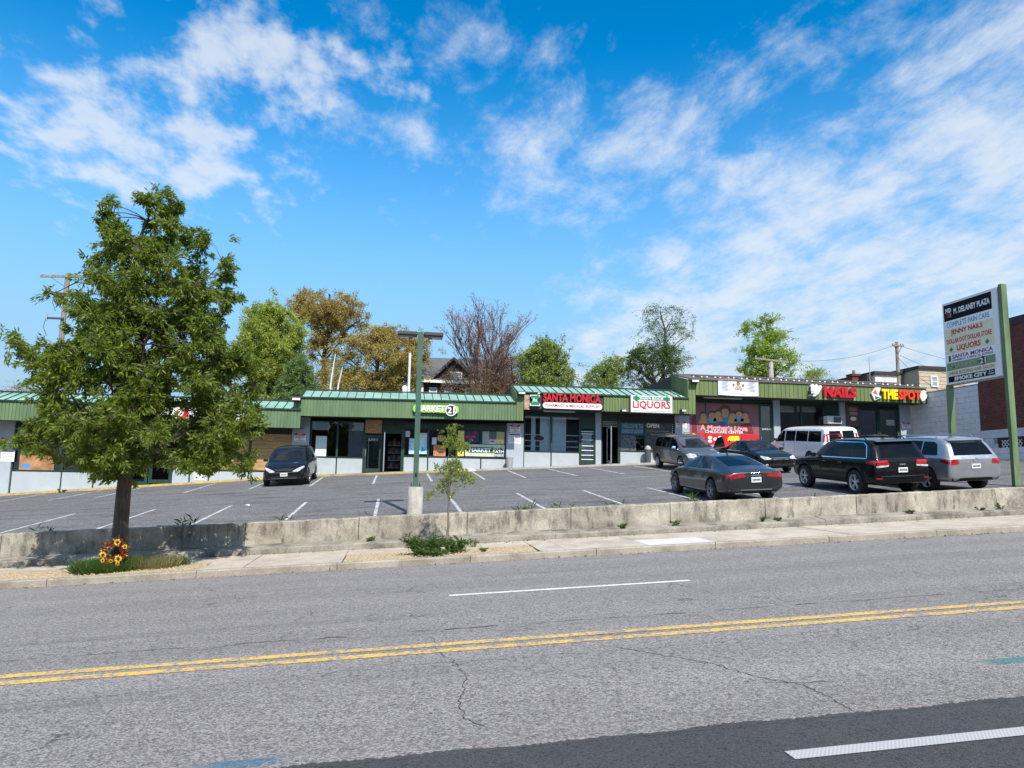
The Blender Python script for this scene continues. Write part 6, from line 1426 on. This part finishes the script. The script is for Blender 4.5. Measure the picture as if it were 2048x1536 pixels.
# ================================================================== TREES AND PLANTS
def leaf_mesh(name, pts, dirs, length, width, mat, rg, droop=0.5, quad=True):
    """pts (n,3) leaf bases, dirs (n,3) growth direction"""
    n = len(pts); d = dirs+np.array([0, 0, -droop])*rg.random((n, 1)); d += rg.normal(0, .35, (n, 3)); d /= np.linalg.norm(d, axis=1, keepdims=True)
    r = rg.normal(0, 1, (n, 3)); r[:, 2] *= .55; s = np.cross(d, r); s /= (np.linalg.norm(s, axis=1, keepdims=True)+1e-9)
    L = length*(.65+.7*rg.random((n, 1))); Wd = width*(.7+.6*rg.random((n, 1)))
    nrm = np.cross(s, d)
    v = np.stack([pts, pts+d*L*.45+s*Wd*.5+nrm*Wd*.12, pts+d*L, pts+d*L*.45-s*Wd*.5+nrm*Wd*.12], 1).reshape(-1, 3)
    me = bpy.data.meshes.new(name); me.vertices.add(n*4); me.vertices.foreach_set('co', v.ravel().astype(np.float32))
    me.loops.add(n*4); me.loops.foreach_set('vertex_index', np.arange(n*4, dtype=np.int32)); me.polygons.add(n)
    me.polygons.foreach_set('loop_start', np.arange(0, n*4, 4, dtype=np.int32)); me.polygons.foreach_set('loop_total', np.full(n, 4, dtype=np.int32))
    me.materials.append(mat); me.update(calc_edges=True); me.validate(); return me
def wob(a, b_, n, amp, rg, lift=0.0):
    a, b_ = np.array(a, float), np.array(b_, float); out = []
    L = np.linalg.norm(b_-a); off = np.zeros(3)
    for i in range(n+1):
        t = i/n; off = off+rg.normal(0, amp*L/n, 3)*(1 if 0 < i < n else 0)
        out.append(a+(b_-a)*t+off*math.sin(math.pi*t)+np.array([0, 0, lift*L*math.sin(math.pi*t)]))
    return out
def inpoly(px, py, poly):
    ins = False; j = len(poly)-1
    for i in range(len(poly)):
        xi, yi = poly[i]; xj, yj = poly[j]
        if (yi > py) != (yj > py) and px < (xj-xi)*(py-yi)/(yj-yi)+xi: ins = not ins
        j = i
    return ins
m_bark = M('oak_bark', (.085, .066, .048), .95, var=.35, scale=5, stretch=(5, 5, .8), bmp=.9, bscale=22, dirt=.4, dirtcol=(.04, .032, .026)); m_barkg = M('grey_bark', (.20, .175, .15), .95, var=.3, scale=4, stretch=(4, 4, .6), bmp=.5)
m_bark2 = M('dark_bark', (.055, .045, .036), .95, var=.3, bmp=.4)

def outline_tree(name, label, Y, poly, trunk_px, clumps, tips, leaves, llen, lwid, mat, bark, seed, depth=1.0, trunk_r=.2, base_z=None, limbs=14, sig=.3, droop=.5, cat='tree', thin=1.0, shell=.0, base_xy=None, lead=None, limb0=.75, leak=.10):
    """a tree whose crown fills the given outline (pixels on the plane at distance Y) with a round depth"""
    rg = np.random.default_rng(seed); W_ = [(P(x, y, Y).x, P(x, y, Y).z) for x, y in poly]
    xs = [p[0] for p in W_]; zs = [p[1] for p in W_]; x0, x1, z0, z1 = min(xs), max(xs), min(zs), max(zs); cx = (x0+x1)/2
    tb = P(*trunk_px, Y); bz = gz(tb.x)+1.7 if base_z is None else base_z
    root = thing(name, label, cat, (tb.x, Y, bz))
    def halfw(z):
        k = [x for x in np.linspace(x0, x1, 60) if inpoly(x, z, W_)]
        return (min(k), max(k)) if k else (cx-.2, cx+.2)
    C_ = []; tries = 0
    while len(C_) < clumps and tries < clumps*60:
        tries += 1; x, z = rg.uniform(x0, x1), rg.uniform(z0, z1)
        if not inpoly(x, z, W_): continue
        a, b_ = halfw(z); m_, h = (a+b_)/2, max(.3, (b_-a)/2); u = (x-m_)/h; dmax = depth*h*math.sqrt(max(0, 1-u*u))
        y = rg.uniform(-1, 1)*dmax
        if shell and (u*u+(y/(depth*h))**2) < shell*rg.random(): continue
        if any((x-q[0])**2+(y-q[1])**2+(z-q[2])**2 < (sig*.75)**2 for q in C_): continue
        C_.append((x, y, z))
    C_ = np.array(C_)
    # trunk and limbs
    mb = MB(); topz = z1-.12*(z1-z0); lead = lead or cx
    tp = [np.array([tb.x, 0, bz-.15])]; N_ = 9
    for i in range(1, N_+1):
        t = i/N_; tp.append(np.array([tb.x+(lead-tb.x)*t**1.3+rg.normal(0, .012*(z1-bz)*min(1, t*1.6)), rg.normal(0, .012*(z1-bz)*min(1, t*1.6)), bz+(topz-bz)*t]))
    rad = [trunk_r*(1.25 if i == 0 else (1-.88*i/N_)**.9+.02) for i in range(N_+1)]
    mb.tube([tuple(p+np.array([0, Y, 0])) for p in tp], rad, 14)
    for i_, p_ in enumerate(mb.v):
        c_ = tp[min(i_//14, N_)]; q_ = 1+rg.normal(0, .045); mb.v[i_] = (c_[0]+(p_[0]-c_[0])*q_, Y+c_[1]+(p_[1]-Y-c_[1])*q_, p_[2])
    def trunk_at(z):
        for i in range(N_):
            if tp[i+1][2] >= z: 
                t = (z-tp[i][2])/(tp[i+1][2]-tp[i][2]+1e-9); t = min(1, max(0, t)); return tp[i]+(tp[i+1]-tp[i])*t, rad[i]+(rad[i+1]-rad[i])*t
        return tp[-1], rad[-1]
    order = np.argsort(rg.random(len(C_)))[:limbs]; limbpts = []
    for i in order:
        q = C_[i]; dxy = math.hypot(q[0]-lead, q[1]); zz = max(bz+(z0-bz)*limb0, q[2]-dxy*.75-.1*(z1-z0)); p0, r0 = trunk_at(zz)
        path = wob(p0, q, 6, .10, rg, .06); r1 = min(r0*.50, .018+.024*dxy*trunk_r/.2)
        mb.tube([tuple(p+np.array([0, Y, 0])) for p in path], [r1*(1-.8*k/6) for k in range(7)], 6, cap=False); limbpts += [(p, r1*(1-.8*k/6)) for k, p in enumerate(path) if k > 1]
    LP = np.array([p for p, _ in limbpts]+[t for t in tp[3:]]); LR = [r for _, r in limbpts]+rad[3:]
    for i in range(len(C_)):
        q = C_[i]; dd = np.linalg.norm(LP-q, axis=1)+np.maximum(0, LP[:, 2]-q[2])*1.5; j = int(np.argmin(dd)); r1 = min(LR[j]*.7, .012+.02*dd[j]*thin)
        path = wob(LP[j], q, 4, .12, rg, .04); mb.tube([tuple(p+np.array([0, Y, 0])) for p in path], [max(.004, r1*(1-.8*k/4)) for k in range(5)], 4, cap=False)
    # twig tips round each clump, leaves round each tip
    per = tips//len(C_)+1; T_ = np.repeat(C_, per, 0)+rg.normal(0, sig, (len(C_)*per, 3))*np.array([1, 1, .75])
    keep = np.array([inpoly(p[0], p[2], W_) or rg.random() < leak for p in T_]); T_ = T_[keep]; src = np.repeat(C_, per, 0)[keep]
    for i in range(0, len(T_), 2):
        mb.tube([tuple(src[i]+np.array([0, Y, 0])), tuple((src[i]*.4+T_[i]*.6)+np.array([0, Y, .03])), tuple(T_[i]+np.array([0, Y, 0]))], [.010*thin+.002, .006*thin+.001, .002], 3, cap=False)
    o = mb.build('trunk', bark, root, smooth=True)
    if leaves:
        k = leaves//len(T_)+1; back = (T_-src); back /= (np.linalg.norm(back, axis=1, keepdims=True)+1e-6)
        f_ = rg.random((len(T_)*k, 1)); B = np.repeat(back, k, 0); pts = np.repeat(T_, k, 0)-B*f_*sig*.9+rg.normal(0, sig*.16, (len(T_)*k, 3))+np.array([0, Y, 0])
        me = leaf_mesh('crown', pts, B+rg.normal(0, .5, B.shape), llen, lwid, mat, rg, droop)
        tag(link(bpy.data.objects.new('crown', me), root), kind='stuff')
    return root

m_lf_oak = leafmat('oak_leaf_green', (.050, .092, .010), (.235, .300, .045), .46)
m_lf_sap = leafmat('sapling_leaf', (.13, .20, .018), (.27, .34, .035), .45)
YT = 15.35
outl = [(214, 390), (232, 378), (250, 395), (256, 440), (270, 462), (285, 440), (290, 408), (300, 392), (330, 380), (352, 378), (368, 400), (352, 440), (376, 455), (405, 448), (420, 468), (414, 500), (392, 515), (388, 560), (410, 575), (440, 530), (468, 500), (478, 520), (470, 560), (480, 585), (450, 620), (448, 650), (455, 680), (490, 690), (520, 720), (512, 760), (516, 800), (520, 850), (560, 868), (545, 890), (520, 900), (518, 930), (470, 945), (430, 950), (380, 945), (330, 958), (300, 962), (262, 945), (220, 965), (200, 955), (180, 940), (130, 925), (90, 905), (55, 895), (30, 882), (58, 866), (60, 845), (82, 825), (92, 790), (72, 755), (45, 725), (32, 690), (12, 652), (26, 650), (62, 684), (106, 690), (95, 640), (90, 590), (110, 570), (135, 600), (185, 585), (172, 520), (200, 505), (205, 470), (195, 440), (210, 420)]
outline_tree('street_tree', 'large leafy green street tree standing in the left pavement pit', YT, outl, (236, 1140), 300, 4400, 125000, .100, .030, m_lf_oak, m_bark, 8, depth=.80, trunk_r=.148, base_z=gz(P(236, 1140, YT).x)+.10, limbs=26, sig=.175, droop=1.1, lead=P(285, 500, YT).x, limb0=1.12, leak=.02)
# sapling
YSP = 15.25; rg = np.random.default_rng(2)
sapo = [(892, 850), (915, 848), (922, 858), (912, 868), (925, 880), (940, 890), (930, 905), (918, 920), (935, 940), (955, 945), (950, 965), (930, 972), (912, 990), (900, 1005), (888, 1000), (882, 975), (860, 1000), (843, 1000), (848, 985), (870, 985), (878, 960), (862, 935), (868, 925), (885, 935), (888, 905), (880, 885), (893, 870)]
outline_tree('sapling', 'thin young street tree with sparse bright leaves in front of the wall', YSP, sapo, (893, 1103), 46, 420, 3000, .056, .020, m_lf_sap, m_barkg, 12, depth=.8, trunk_r=.028, base_z=gz(P(893, 1103, YSP).x)+.12, limbs=9, sig=.10, droop=.25, thin=.35, lead=P(905, 870, YSP).x)

# background trees
def bgtree(label, Y, poly, trunk, clumps, tips, leaves, size, c1, c2, seed, name='tree', bark=None, trunk_r=.3, limbs=12, sig=.6, depth=.8, thin=1.6, lead=None):
    return outline_tree(name, label, Y, poly, trunk, clumps, tips*2, int(leaves*2.3), size*.56, size*.37, leafmat('foliage_%d' % seed, tuple(q*1.6 for q in c1), tuple(q*1.75 for q in c2), .35), bark or m_bark2, seed, depth, trunk_r, None, limbs, sig*1.3, .35, thin=thin, lead=lead, leak=.16)
bgtree('rounded yellow green tree right of the big street tree', 60, [(478, 660), (500, 622), (540, 608), (580, 618), (606, 650), (612, 700), (600, 740), (585, 780), (570, 812), (500, 812), (490, 770), (476, 720)], (535, 830), 75, 620, 34000, .24, (.13, .165, .028), (.22, .26, .05), 21, trunk_r=.35, sig=.55)
bgtree('tall golden brown oak with open dark limbs', 66, [(570, 610), (600, 590), (612, 572), (645, 570), (648, 590), (668, 605), (680, 592), (715, 600), (738, 630), (742, 650), (715, 655), (690, 650), (700, 680), (680, 700), (650, 690), (640, 720), (618, 720), (612, 690), (622, 660), (590, 640)], (650, 830), 60, 480, 17000, .22, (.155, .115, .03), (.25, .19, .06), 22, trunk_r=.42, sig=.55, limbs=16, lead=P(650, 660, 66).x)
bgtree('broad golden oak behind the market roof', 64, [(690, 690), (705, 668), (735, 655), (770, 652), (805, 660), (840, 668), (865, 690), (862, 715), (845, 725), (850, 760), (820, 790), (770, 800), (730, 790), (700, 800), (640, 800), (628, 770), (640, 720), (665, 695)], (760, 830), 95, 720, 32000, .22, (.16, .125, .03), (.25, .205, .06), 23, trunk_r=.4, sig=.6, limbs=18)
bgtree('soft blue green young conifer behind the roof step', 56, [(590, 712), (605, 705), (622, 735), (636, 775), (640, 805), (545, 810), (555, 770), (572, 735)], (595, 830), 46, 420, 12000, .20, (.06, .105, .03), (.11, .16, .05), 24, name='conifer', trunk_r=.16, sig=.4)
bgtree('leafy green tree left of the pharmacy roof', 60, [(1040, 720), (1060, 690), (1085, 678), (1110, 690), (1128, 700), (1140, 735), (1150, 765), (1130, 785), (1060, 790), (1030, 785), (1045, 750)], (1085, 830), 60, 520, 13000, .24, (.085, .125, .025), (.17, .21, .055), 25, trunk_r=.3, sig=.5)
bgtree('reddish budding tree beside the bare maple', 63, [(1000, 720), (1030, 705), (1050, 712), (1062, 745), (1050, 790), (985, 795), (990, 750)], (1020, 830), 40, 380, 3800, .16, (.14, .075, .04), (.20, .12, .07), 26, trunk_r=.2, sig=.5)
bgtree('low light green trees over the pharmacy roof', 62, [(1150, 770), (1175, 745), (1195, 725), (1215, 715), (1250, 718), (1255, 745), (1245, 785), (1160, 785)], (1205, 830), 40, 340, 4200, .22, (.085, .13, .02), (.16, .21, .045), 27, trunk_r=.22, sig=.45)
bgtree('dark ivy covered tree beside the tall sparse tree', 61, [(1258, 705), (1275, 690), (1308, 690), (1312, 712), (1320, 682), (1345, 690), (1358, 720), (1352, 780), (1260, 788), (1255, 740)], (1320, 830), 55, 440, 7000, .22, (.030, .055, .014), (.065, .10, .025), 28, trunk_r=.3, sig=.4)
bgtree('tall sparse tree with fine leaves over the liquor shop', 64, [(1285, 620), (1305, 606), (1330, 612), (1355, 620), (1380, 615), (1395, 635), (1385, 655), (1392, 665), (1370, 690), (1385, 720), (1370, 745), (1330, 740), (1320, 700), (1300, 690), (1262, 682), (1280, 660), (1292, 645)], (1325, 830), 70, 420, 2600, .20, (.05, .085, .03), (.10, .14, .05), 29, trunk_r=.26, sig=.42, limbs=18, thin=1.0)
bgtree('bright green leafy tree behind the brown roof', 60, [(1480, 655), (1500, 638), (1527, 628), (1550, 640), (1560, 655), (1578, 690), (1585, 720), (1592, 755), (1490, 755), (1482, 735), (1500, 720), (1495, 695), (1505, 670)], (1540, 830), 60, 520, 8500, .24, (.105, .165, .018), (.20, .265, .04), 30, trunk_r=.26, sig=.42)
bgtree('small bright treetop just above the brown roof edge', 60, [(1588, 752), (1605, 742), (1640, 734), (1660, 745), (1665, 770), (1590, 770)], (1625, 830), 16, 120, 900, .2, (.11, .17, .02), (.19, .25, .04), 31, trunk_r=.12, sig=.35)
bgtree('pale budding bush over the roof at the far left', 62, [(-20, 785), (20, 775), (50, 765), (75, 775), (85, 800), (-20, 800)], (40, 830), 16, 150, 800, .14, (.20, .16, .10), (.26, .22, .14), 32, trunk_r=.1, sig=.4)
bgtree('reddish budding thicket in front of the dark gabled house', 62, [(885, 760), (900, 735), (930, 728), (960, 735), (985, 745), (1000, 795), (870, 795)], (945, 830), 26, 260, 1700, .15, (.13, .075, .045), (.17, .13, .06), 33, trunk_r=.14, sig=.5, limbs=10)
# bare reddish maple: repeated forking
def bare_tree(label, px, ytop, Y, seed, spread, n0=5):
    rg2 = random.Random(seed); b0 = P(px, 790, Y); top = P(px, ytop, Y).z; z0 = gz(b0.x)+1.7; H = top-z0
    root = thing('bare_tree', label, 'tree', (b0.x, Y, z0)); mb = MB(); tips = []
    def grow(p, d, L, r, lvl):
        n = 3; pts = [p.copy()]; q = p.copy(); dd = d.copy()
        for i in range(n):
            dd = (dd+Vector((rg2.gauss(0, .09), rg2.gauss(0, .09), .05+rg2.gauss(0, .05)))).normalized(); q = q+dd*L/n; pts.append(q.copy())
        mb.tube([tuple(a) for a in pts], [max(.011, r*(1-.45*i/n)) for i in range(n+1)], 6 if lvl < 2 else 3, cap=False)
        if lvl >= 6: tips.append((q, dd)); return
        k = 3 if lvl < 5 else 2
        for j in range(k):
            a = rg2.uniform(0, 2*math.pi); sp = rg2.uniform(.2, .55)*spread; e = (dd+Vector((math.cos(a)*sp, math.sin(a)*sp, 0))).normalized()
            st_ = pts[-1] if j == 0 else pts[rg2.choice((1, 2, 3))]
            grow(st_, e, L*rg2.uniform(.62, .84), r*(.62 if j else .7), lvl+1)
    base = Vector((b0.x, Y, z0)); mb.tube([tuple(base-Vector((0, 0, .3))), tuple(base+Vector((0, 0, H*.30)))], [.34, .27], 8)
    for j in range(n0):
        a = 2*math.pi*j/n0+.3; e = Vector((math.cos(a)*.36*spread, math.sin(a)*.36*spread, 1)).normalized(); grow(base+Vector((0, 0, H*(.26+.02*j))), e, H*.20, .12, 1)
    mb.build('trunk', M('reddish_twig_bark', (.17, .115, .095), .9, var=.25), root, smooth=True)
    pts = np.array([tuple(q-d*rg2.uniform(0, .5)) for q, d in tips for _ in range(4)]); dr = np.array([tuple(d) for q, d in tips for _ in range(4)])
    g2 = np.random.default_rng(seed); pts += g2.normal(0, .10, pts.shape)
    me = leaf_mesh('buds', pts, dr, .16, .06, leafmat('maple_buds', (.24, .085, .06), (.36, .16, .11), .3), g2, 0.0); tag(link(bpy.data.objects.new('buds', me), root), kind='stuff')
bare_tree('bare reddish maple with fine upright twigs behind the market', 962, 598, 63, 11, .92, 7)
for px, yt, sd_, lb in ((662, 708, 1, 'thin pale leaning stem in front of the golden oaks'), (676, 735, 2, 'shorter thin pale stem beside the leaning stem')):
    p = P(px-4, 800, 56); q = P(px+9, yt, 56); r_ = np.random.default_rng(sd_); t = thing('slender_tree', lb, 'tree', (p.x, 56, gz(p.x)+1.8))
    MB().tube([(p.x, 56, gz(p.x)+1.8), tuple(p), ((p.x+q.x)/2-.05, 56, (p.z+q.z)/2), tuple(q)], [.10, .08, .06, .03], 6).build('trunk', m_offw, t, smooth=True)

# ---- grass, weeds, gravel
m_grass = leafmat('grass_blade', (.035, .085, .015), (.085, .15, .03), .35); m_dry = leafmat('dry_grass', (.15, .145, .06), (.27, .24, .11), .35); m_weed = leafmat('weed_leaf', (.045, .095, .02), (.10, .17, .035), .4)
m_grav = M('tan_gravel', (.42, .33, .21), .95, var=.35, scale=20, bmp=.9, bscale=45, ws=True)
def blades(name, cx, cy, rx, ry, zf, n, h, w, mat, seed, lean=.35):
    g = np.random.default_rng(seed); a = g.random(n)*2*math.pi; r_ = np.sqrt(g.random(n)); x = cx+rx*r_*np.cos(a); y = cy+ry*r_*np.sin(a)
    z = np.array([zf(float(p), float(q)) for p, q in zip(x, y)])-.01; d = np.stack([g.normal(0, lean, n), g.normal(0, lean, n), np.ones(n)], 1)
    me = leaf_mesh(name, np.stack([x, y, z], 1), d, h, w, mat, g, 0.0); return me
for i, (a, b_) in enumerate(pits):
    o = sheet('gravel_bed', [a+.02+(b_-a-.04)*k/8 for k in range(9)], [14.505, 14.9, 15.3, 15.74], lambda x, y: pz(x, y)-.012+.02*math.sin(x*3)*math.sin(y*5), m_grav)
    g = random.Random(i); mb = MB()
    for k in range(900):
        x, y = g.uniform(a+.06, b_-.06), g.uniform(14.54, 15.71); s_ = g.uniform(.008, .022); z = pz(x, y)
        mb.add([(x-s_, y, z), (x, y-s_, z), (x+s_*.9, y+.2*s_, z), (x, y+s_, z), (x+.1*s_, y, z+s_*1.1)], [(0, 1, 4), (1, 2, 4), (2, 3, 4), (3, 0, 4)])
    tag(mb.build('gravel', m_grav), 'loose tan gravel filling the %s tree pit' % ('large tree' if i == 0 else 'sapling'), 'gravel', kind='stuff')
pzg = lambda x, y: pz(x, y)
def stuffo(me, name, label, cat): return tag(link(bpy.data.objects.new(name, me)), label, cat, kind='stuff')
tx = P(236, 1140, YT).x
stuffo(blades('grass', tx-.12, 15.2, .62, .45, pzg, 5200, .23, .011, m_grass, 1), 'grass', 'green grass tuft growing round the big tree trunk', 'grass')
stuffo(blades('dry_grass', tx+.62, 15.3, .50, .40, pzg, 1700, .23, .008, m_dry, 2), 'dry_grass', 'dry yellow grass right of the wreath', 'grass')
stuffo(blades('grass', tx+.95, 15.55, .30, .2, pzg, 600, .16, .010, m_grass, 3), 'grass', 'sparse green grass beyond the dry grass by the wall', 'grass')
def weed(px, py_, h, rx, n, label, zf, Yp, mat=None, wid=.028, lean=.6, seed=0, stems=6):
    p = P(px, py_, Yp); z = zf(p.x, Yp); g = np.random.default_rng(seed+100); t = thing('weed', label, 'weed', (p.x, Yp, z), 'weeds along the wall and pavement')
    mb = MB(); pts = []; dr = []
    for k in range(stems):
        a = g.random()*6.28; e = np.array([math.cos(a)*rx*g.random()**.5, math.sin(a)*min(rx, .22)*g.random()**.5, h*(.55+.45*g.random())]); b0 = np.array([p.x, Yp, z])+np.array([e[0]*.35, e[1]*.35, -.02])
        path = [b0+(e*np.array([.65, .65, 1]))*i/4+np.array([0, 0, .02*math.sin(i)]) for i in range(5)]; mb.tube([tuple(q) for q in path], [.006, .005, .004, .003, .002], 4, cap=False)
        for j in range(n//stems): f_ = g.random(); i = min(3, int(f_*4)); pts.append(path[i]+(path[i+1]-path[i])*(f_*4-i)); dr.append(np.array([g.normal(0, lean), g.normal(0, lean), .5]))
    mb.build('stem', M('weed_stem', (.08, .12, .03), .8), t)
    me = leaf_mesh('leaves', np.array(pts), np.array(dr), max(.05, h*.30), wid, mat or m_weed, g, .3); tag(link(bpy.data.objects.new('leaves', me), t), kind='stuff')
weed(852, 1110, .42, .50, 1200, 'dense green weed clump left of the sapling', pzg, 15.0, seed=1, stems=40, wid=.022)
weed(912, 1105, .34, .36, 560, 'weed clump at the foot of the sapling on its right', pzg, 15.15, seed=2, stems=22, wid=.024)
weed(880, 1114, .16, .55, 420, 'low weeds along the kerb under the sapling', pzg, 14.75, seed=3, stems=30, wid=.03)
weed(947, 1090, .26, .12, 110, 'upright tuft of weeds right of the sapling', pzg, 15.9, seed=4, stems=14, wid=.010)
weed(968, 1099, .10, .14, 50, 'flat rosette weed in the gravel right of the sapling', pzg, 15.0, seed=5, wid=.04)
stepz = lambda x, y: gz(x)+.31
for i, (px, py_, h, lb) in enumerate(((738, 1092, .12, 'small weed on step kerb left of the sapling'), (1246, 1067, .13, 'green weed at the step kerb left of the white slab'), (1350, 1060, .16, 'green weed at the step kerb above the white slab'), (1524, 1050, .14, 'mossy weed spilling over the cracked step kerb'), (1556, 1044, .08, 'flat moss patch on the step right of the cracked kerb'), (1820, 1022, .12, 'weed on the step below the black off-road car'), (2000, 1028, .16, 'weed on the step near the right edge'), (1960, 1030, .08, 'tiny weed on the step left of the right edge weed'))):
    weed(px, py_, h, .16, 90, lb, stepz, 16.85, seed=10+i, wid=.035)
wallb = lambda x, y: lotz(x, y)
for i, (px, h, lb) in enumerate(((1045, .72, 'bushy weed rising behind the wall right of the sapling'), (1106, .66, 'weed behind the wall near the third bay line'), (1140, .58, 'small weed behind the wall beside the third bay line weed'), (1228, .66, 'green weed behind the wall left of the grey car'), (1386, .70, 'spindly flowering weed behind the wall by the grey car wheel'), (570, .62, 'low weed behind the wall left of the lamp post'), (735, .64, 'thin weed behind the wall beside the lamp shadow'), (93, .68, 'dark weed behind the wall left of the tree trunk'), (380, .70, 'upright weed behind the wall right of the tree trunk'), (1630, .56, 'dry weed behind the wall in front of the off-road car'))):
    p = P(px, 1020, 17.6); weed(px, 1020, h, .30 if i in (0, 3) else .18, 260 if i in (0, 3) else 120, lb, lambda x, y: gz(x)+.30, 17.62, seed=30+i, stems=16 if i in (0, 3) else 8, wid=.03)
weed(122, 985, .22, .3, 120, 'weed at the yellow kerb behind the tree', lambda x, y: lotz(x, y), 39.9, seed=50, wid=.06)

# ---- sunflower wreath leaning on the trunk
wx, wy = P(231, 1102, 14.98).x, 14.98; wz = P(231, 1102, 14.98).z; WR = .165
wr_ = thing('wreath', 'sunflower and autumn leaf wreath leaning on the tree trunk', 'wreath', (wx, wy, wz-.28))
def wp(a, r_, out=0.0): return Vector((wx+r_*math.cos(a), wy+.10*(r_*math.sin(a))/.3-out, wz+r_*math.sin(a)))
MB().tube([tuple(wp(2*math.pi*i/20, WR)) for i in range(21)], .05, 6).build('ring', M('twig_ring', (.05, .03, .02), .9), wr_, smooth=True)
g = np.random.default_rng(9); pts = []; dr = []
for i in range(520):
    a = g.random()*6.283; q = wp(a, WR+g.normal(0, .032), .04+.03*g.random()); pts.append(tuple(q)); dr.append((math.cos(a)*g.normal(.4, .6), -.6, math.sin(a)*g.normal(.4, .6)))
for nm, sl_, mt in (('red_leaves', slice(0, 280), leafmat('wreath_red', (.16, .012, .012), (.36, .05, .02), .2)), ('orange_leaves', slice(280, 430), leafmat('wreath_orange', (.45, .14, .05), (.62, .30, .16), .2)), ('green_leaves', slice(430, 520), leafmat('wreath_green', (.10, .14, .03), (.22, .24, .08), .2))):
    tag(link(bpy.data.objects.new(nm, leaf_mesh(nm, np.array(pts[sl_]), np.array(dr[sl_]), .062, .027, mt, g, 0)), wr_), kind='stuff')
m_pet = M('sunflower_petal', (.78, .50, .035), .6, var=.15, scale=20); m_eye = M('sunflower_eye', (.045, .02, .012), .9)
for a, r_, s_ in ((78, .17, .95), (200, .18, .95), (-50, .165, 1.05), (25, .20, .7), (-95, .165, .6), (225, .22, .6), (-62, .235, .6)):
    c_ = wp(R(a), r_, .10); mb = MB(); 
    for k in range(13):
        b_ = 2*math.pi*k/13+g.normal(0, .08); e = Vector((math.cos(b_), -.12, math.sin(b_))); n_ = Vector((-math.sin(b_), 0, math.cos(b_))); l0, l1 = .022*s_, .066*s_*(.85+.3*g.random())
        mb.add([c_+e*l0, c_+e*(l0+l1)*.55+n_*.012*s_, c_+e*l1, c_+e*(l0+l1)*.55-n_*.012*s_], [(0, 1, 2, 3)])
    fl = mb.build('sunflower', m_pet, wr_); MB().lathe([(.0, -.004), (.026*s_, -.002), (.024*s_, -.012), (.0, -.018)], 10, tuple(c_), axis='y').build('flower_eye', m_eye, fl, smooth=True)
# a little litter on the lot
for i, (px, py_, lb) in enumerate(((495, 1011, 'small white scrap of litter on the car park near the tree shadow'), (935, 938, 'crumpled white bag at the market kerb behind the sapling'))):
    d = CF+CR*((px-1024)/FPX)-CU*((py_-768)/FPX); tt = (0.30-0.073*17.4-EYE)/(d.z-S*d.x-.073*d.y); q = CAM+d*tt; s_ = .05 if i == 0 else .16
    if i: q.y = 40.0
    gg = random.Random(i); bmx = bmesh.new(); bmesh.ops.create_icosphere(bmx, subdivisions=2, radius=s_)
    for v in bmx.verts: v.co = Vector((v.co.x*1.3, v.co.y, v.co.z*.5))*(1+gg.uniform(-.3, .3)); v.co += Vector((q.x, q.y, lotz(q.x, q.y)+s_*.3))
    me = bpy.data.meshes.new('litter'); bmx.to_mesh(me); bmx.free(); me.materials.append(m_white); tag(link(bpy.data.objects.new('litter', me)), lb, 'litter')

# ---- dry leaf litter in the gutter and along the step
g = np.random.default_rng(77); n = 520; x = g.uniform(-9, 17, n); k = g.random(n) < .55
y = np.where(k, 14.33-np.abs(g.normal(0, .10, n)), 16.60-np.abs(g.normal(0, .12, n))); z = np.array([gz(float(a)) if c else pz(float(a), float(b)) for a, b, c in zip(x, y, k)])+.006
me = leaf_mesh('leaf_litter', np.stack([x, y, z], 1), np.stack([g.normal(0, 1, n), g.normal(0, 1, n), np.full(n, .1)], 1), .05, .028, leafmat('dead_leaf', (.10, .065, .035), (.24, .17, .09), .1), g, 0)
stuffo(me, 'leaf_litter', 'scattered dry leaf litter along gutter and step kerb', 'litter')
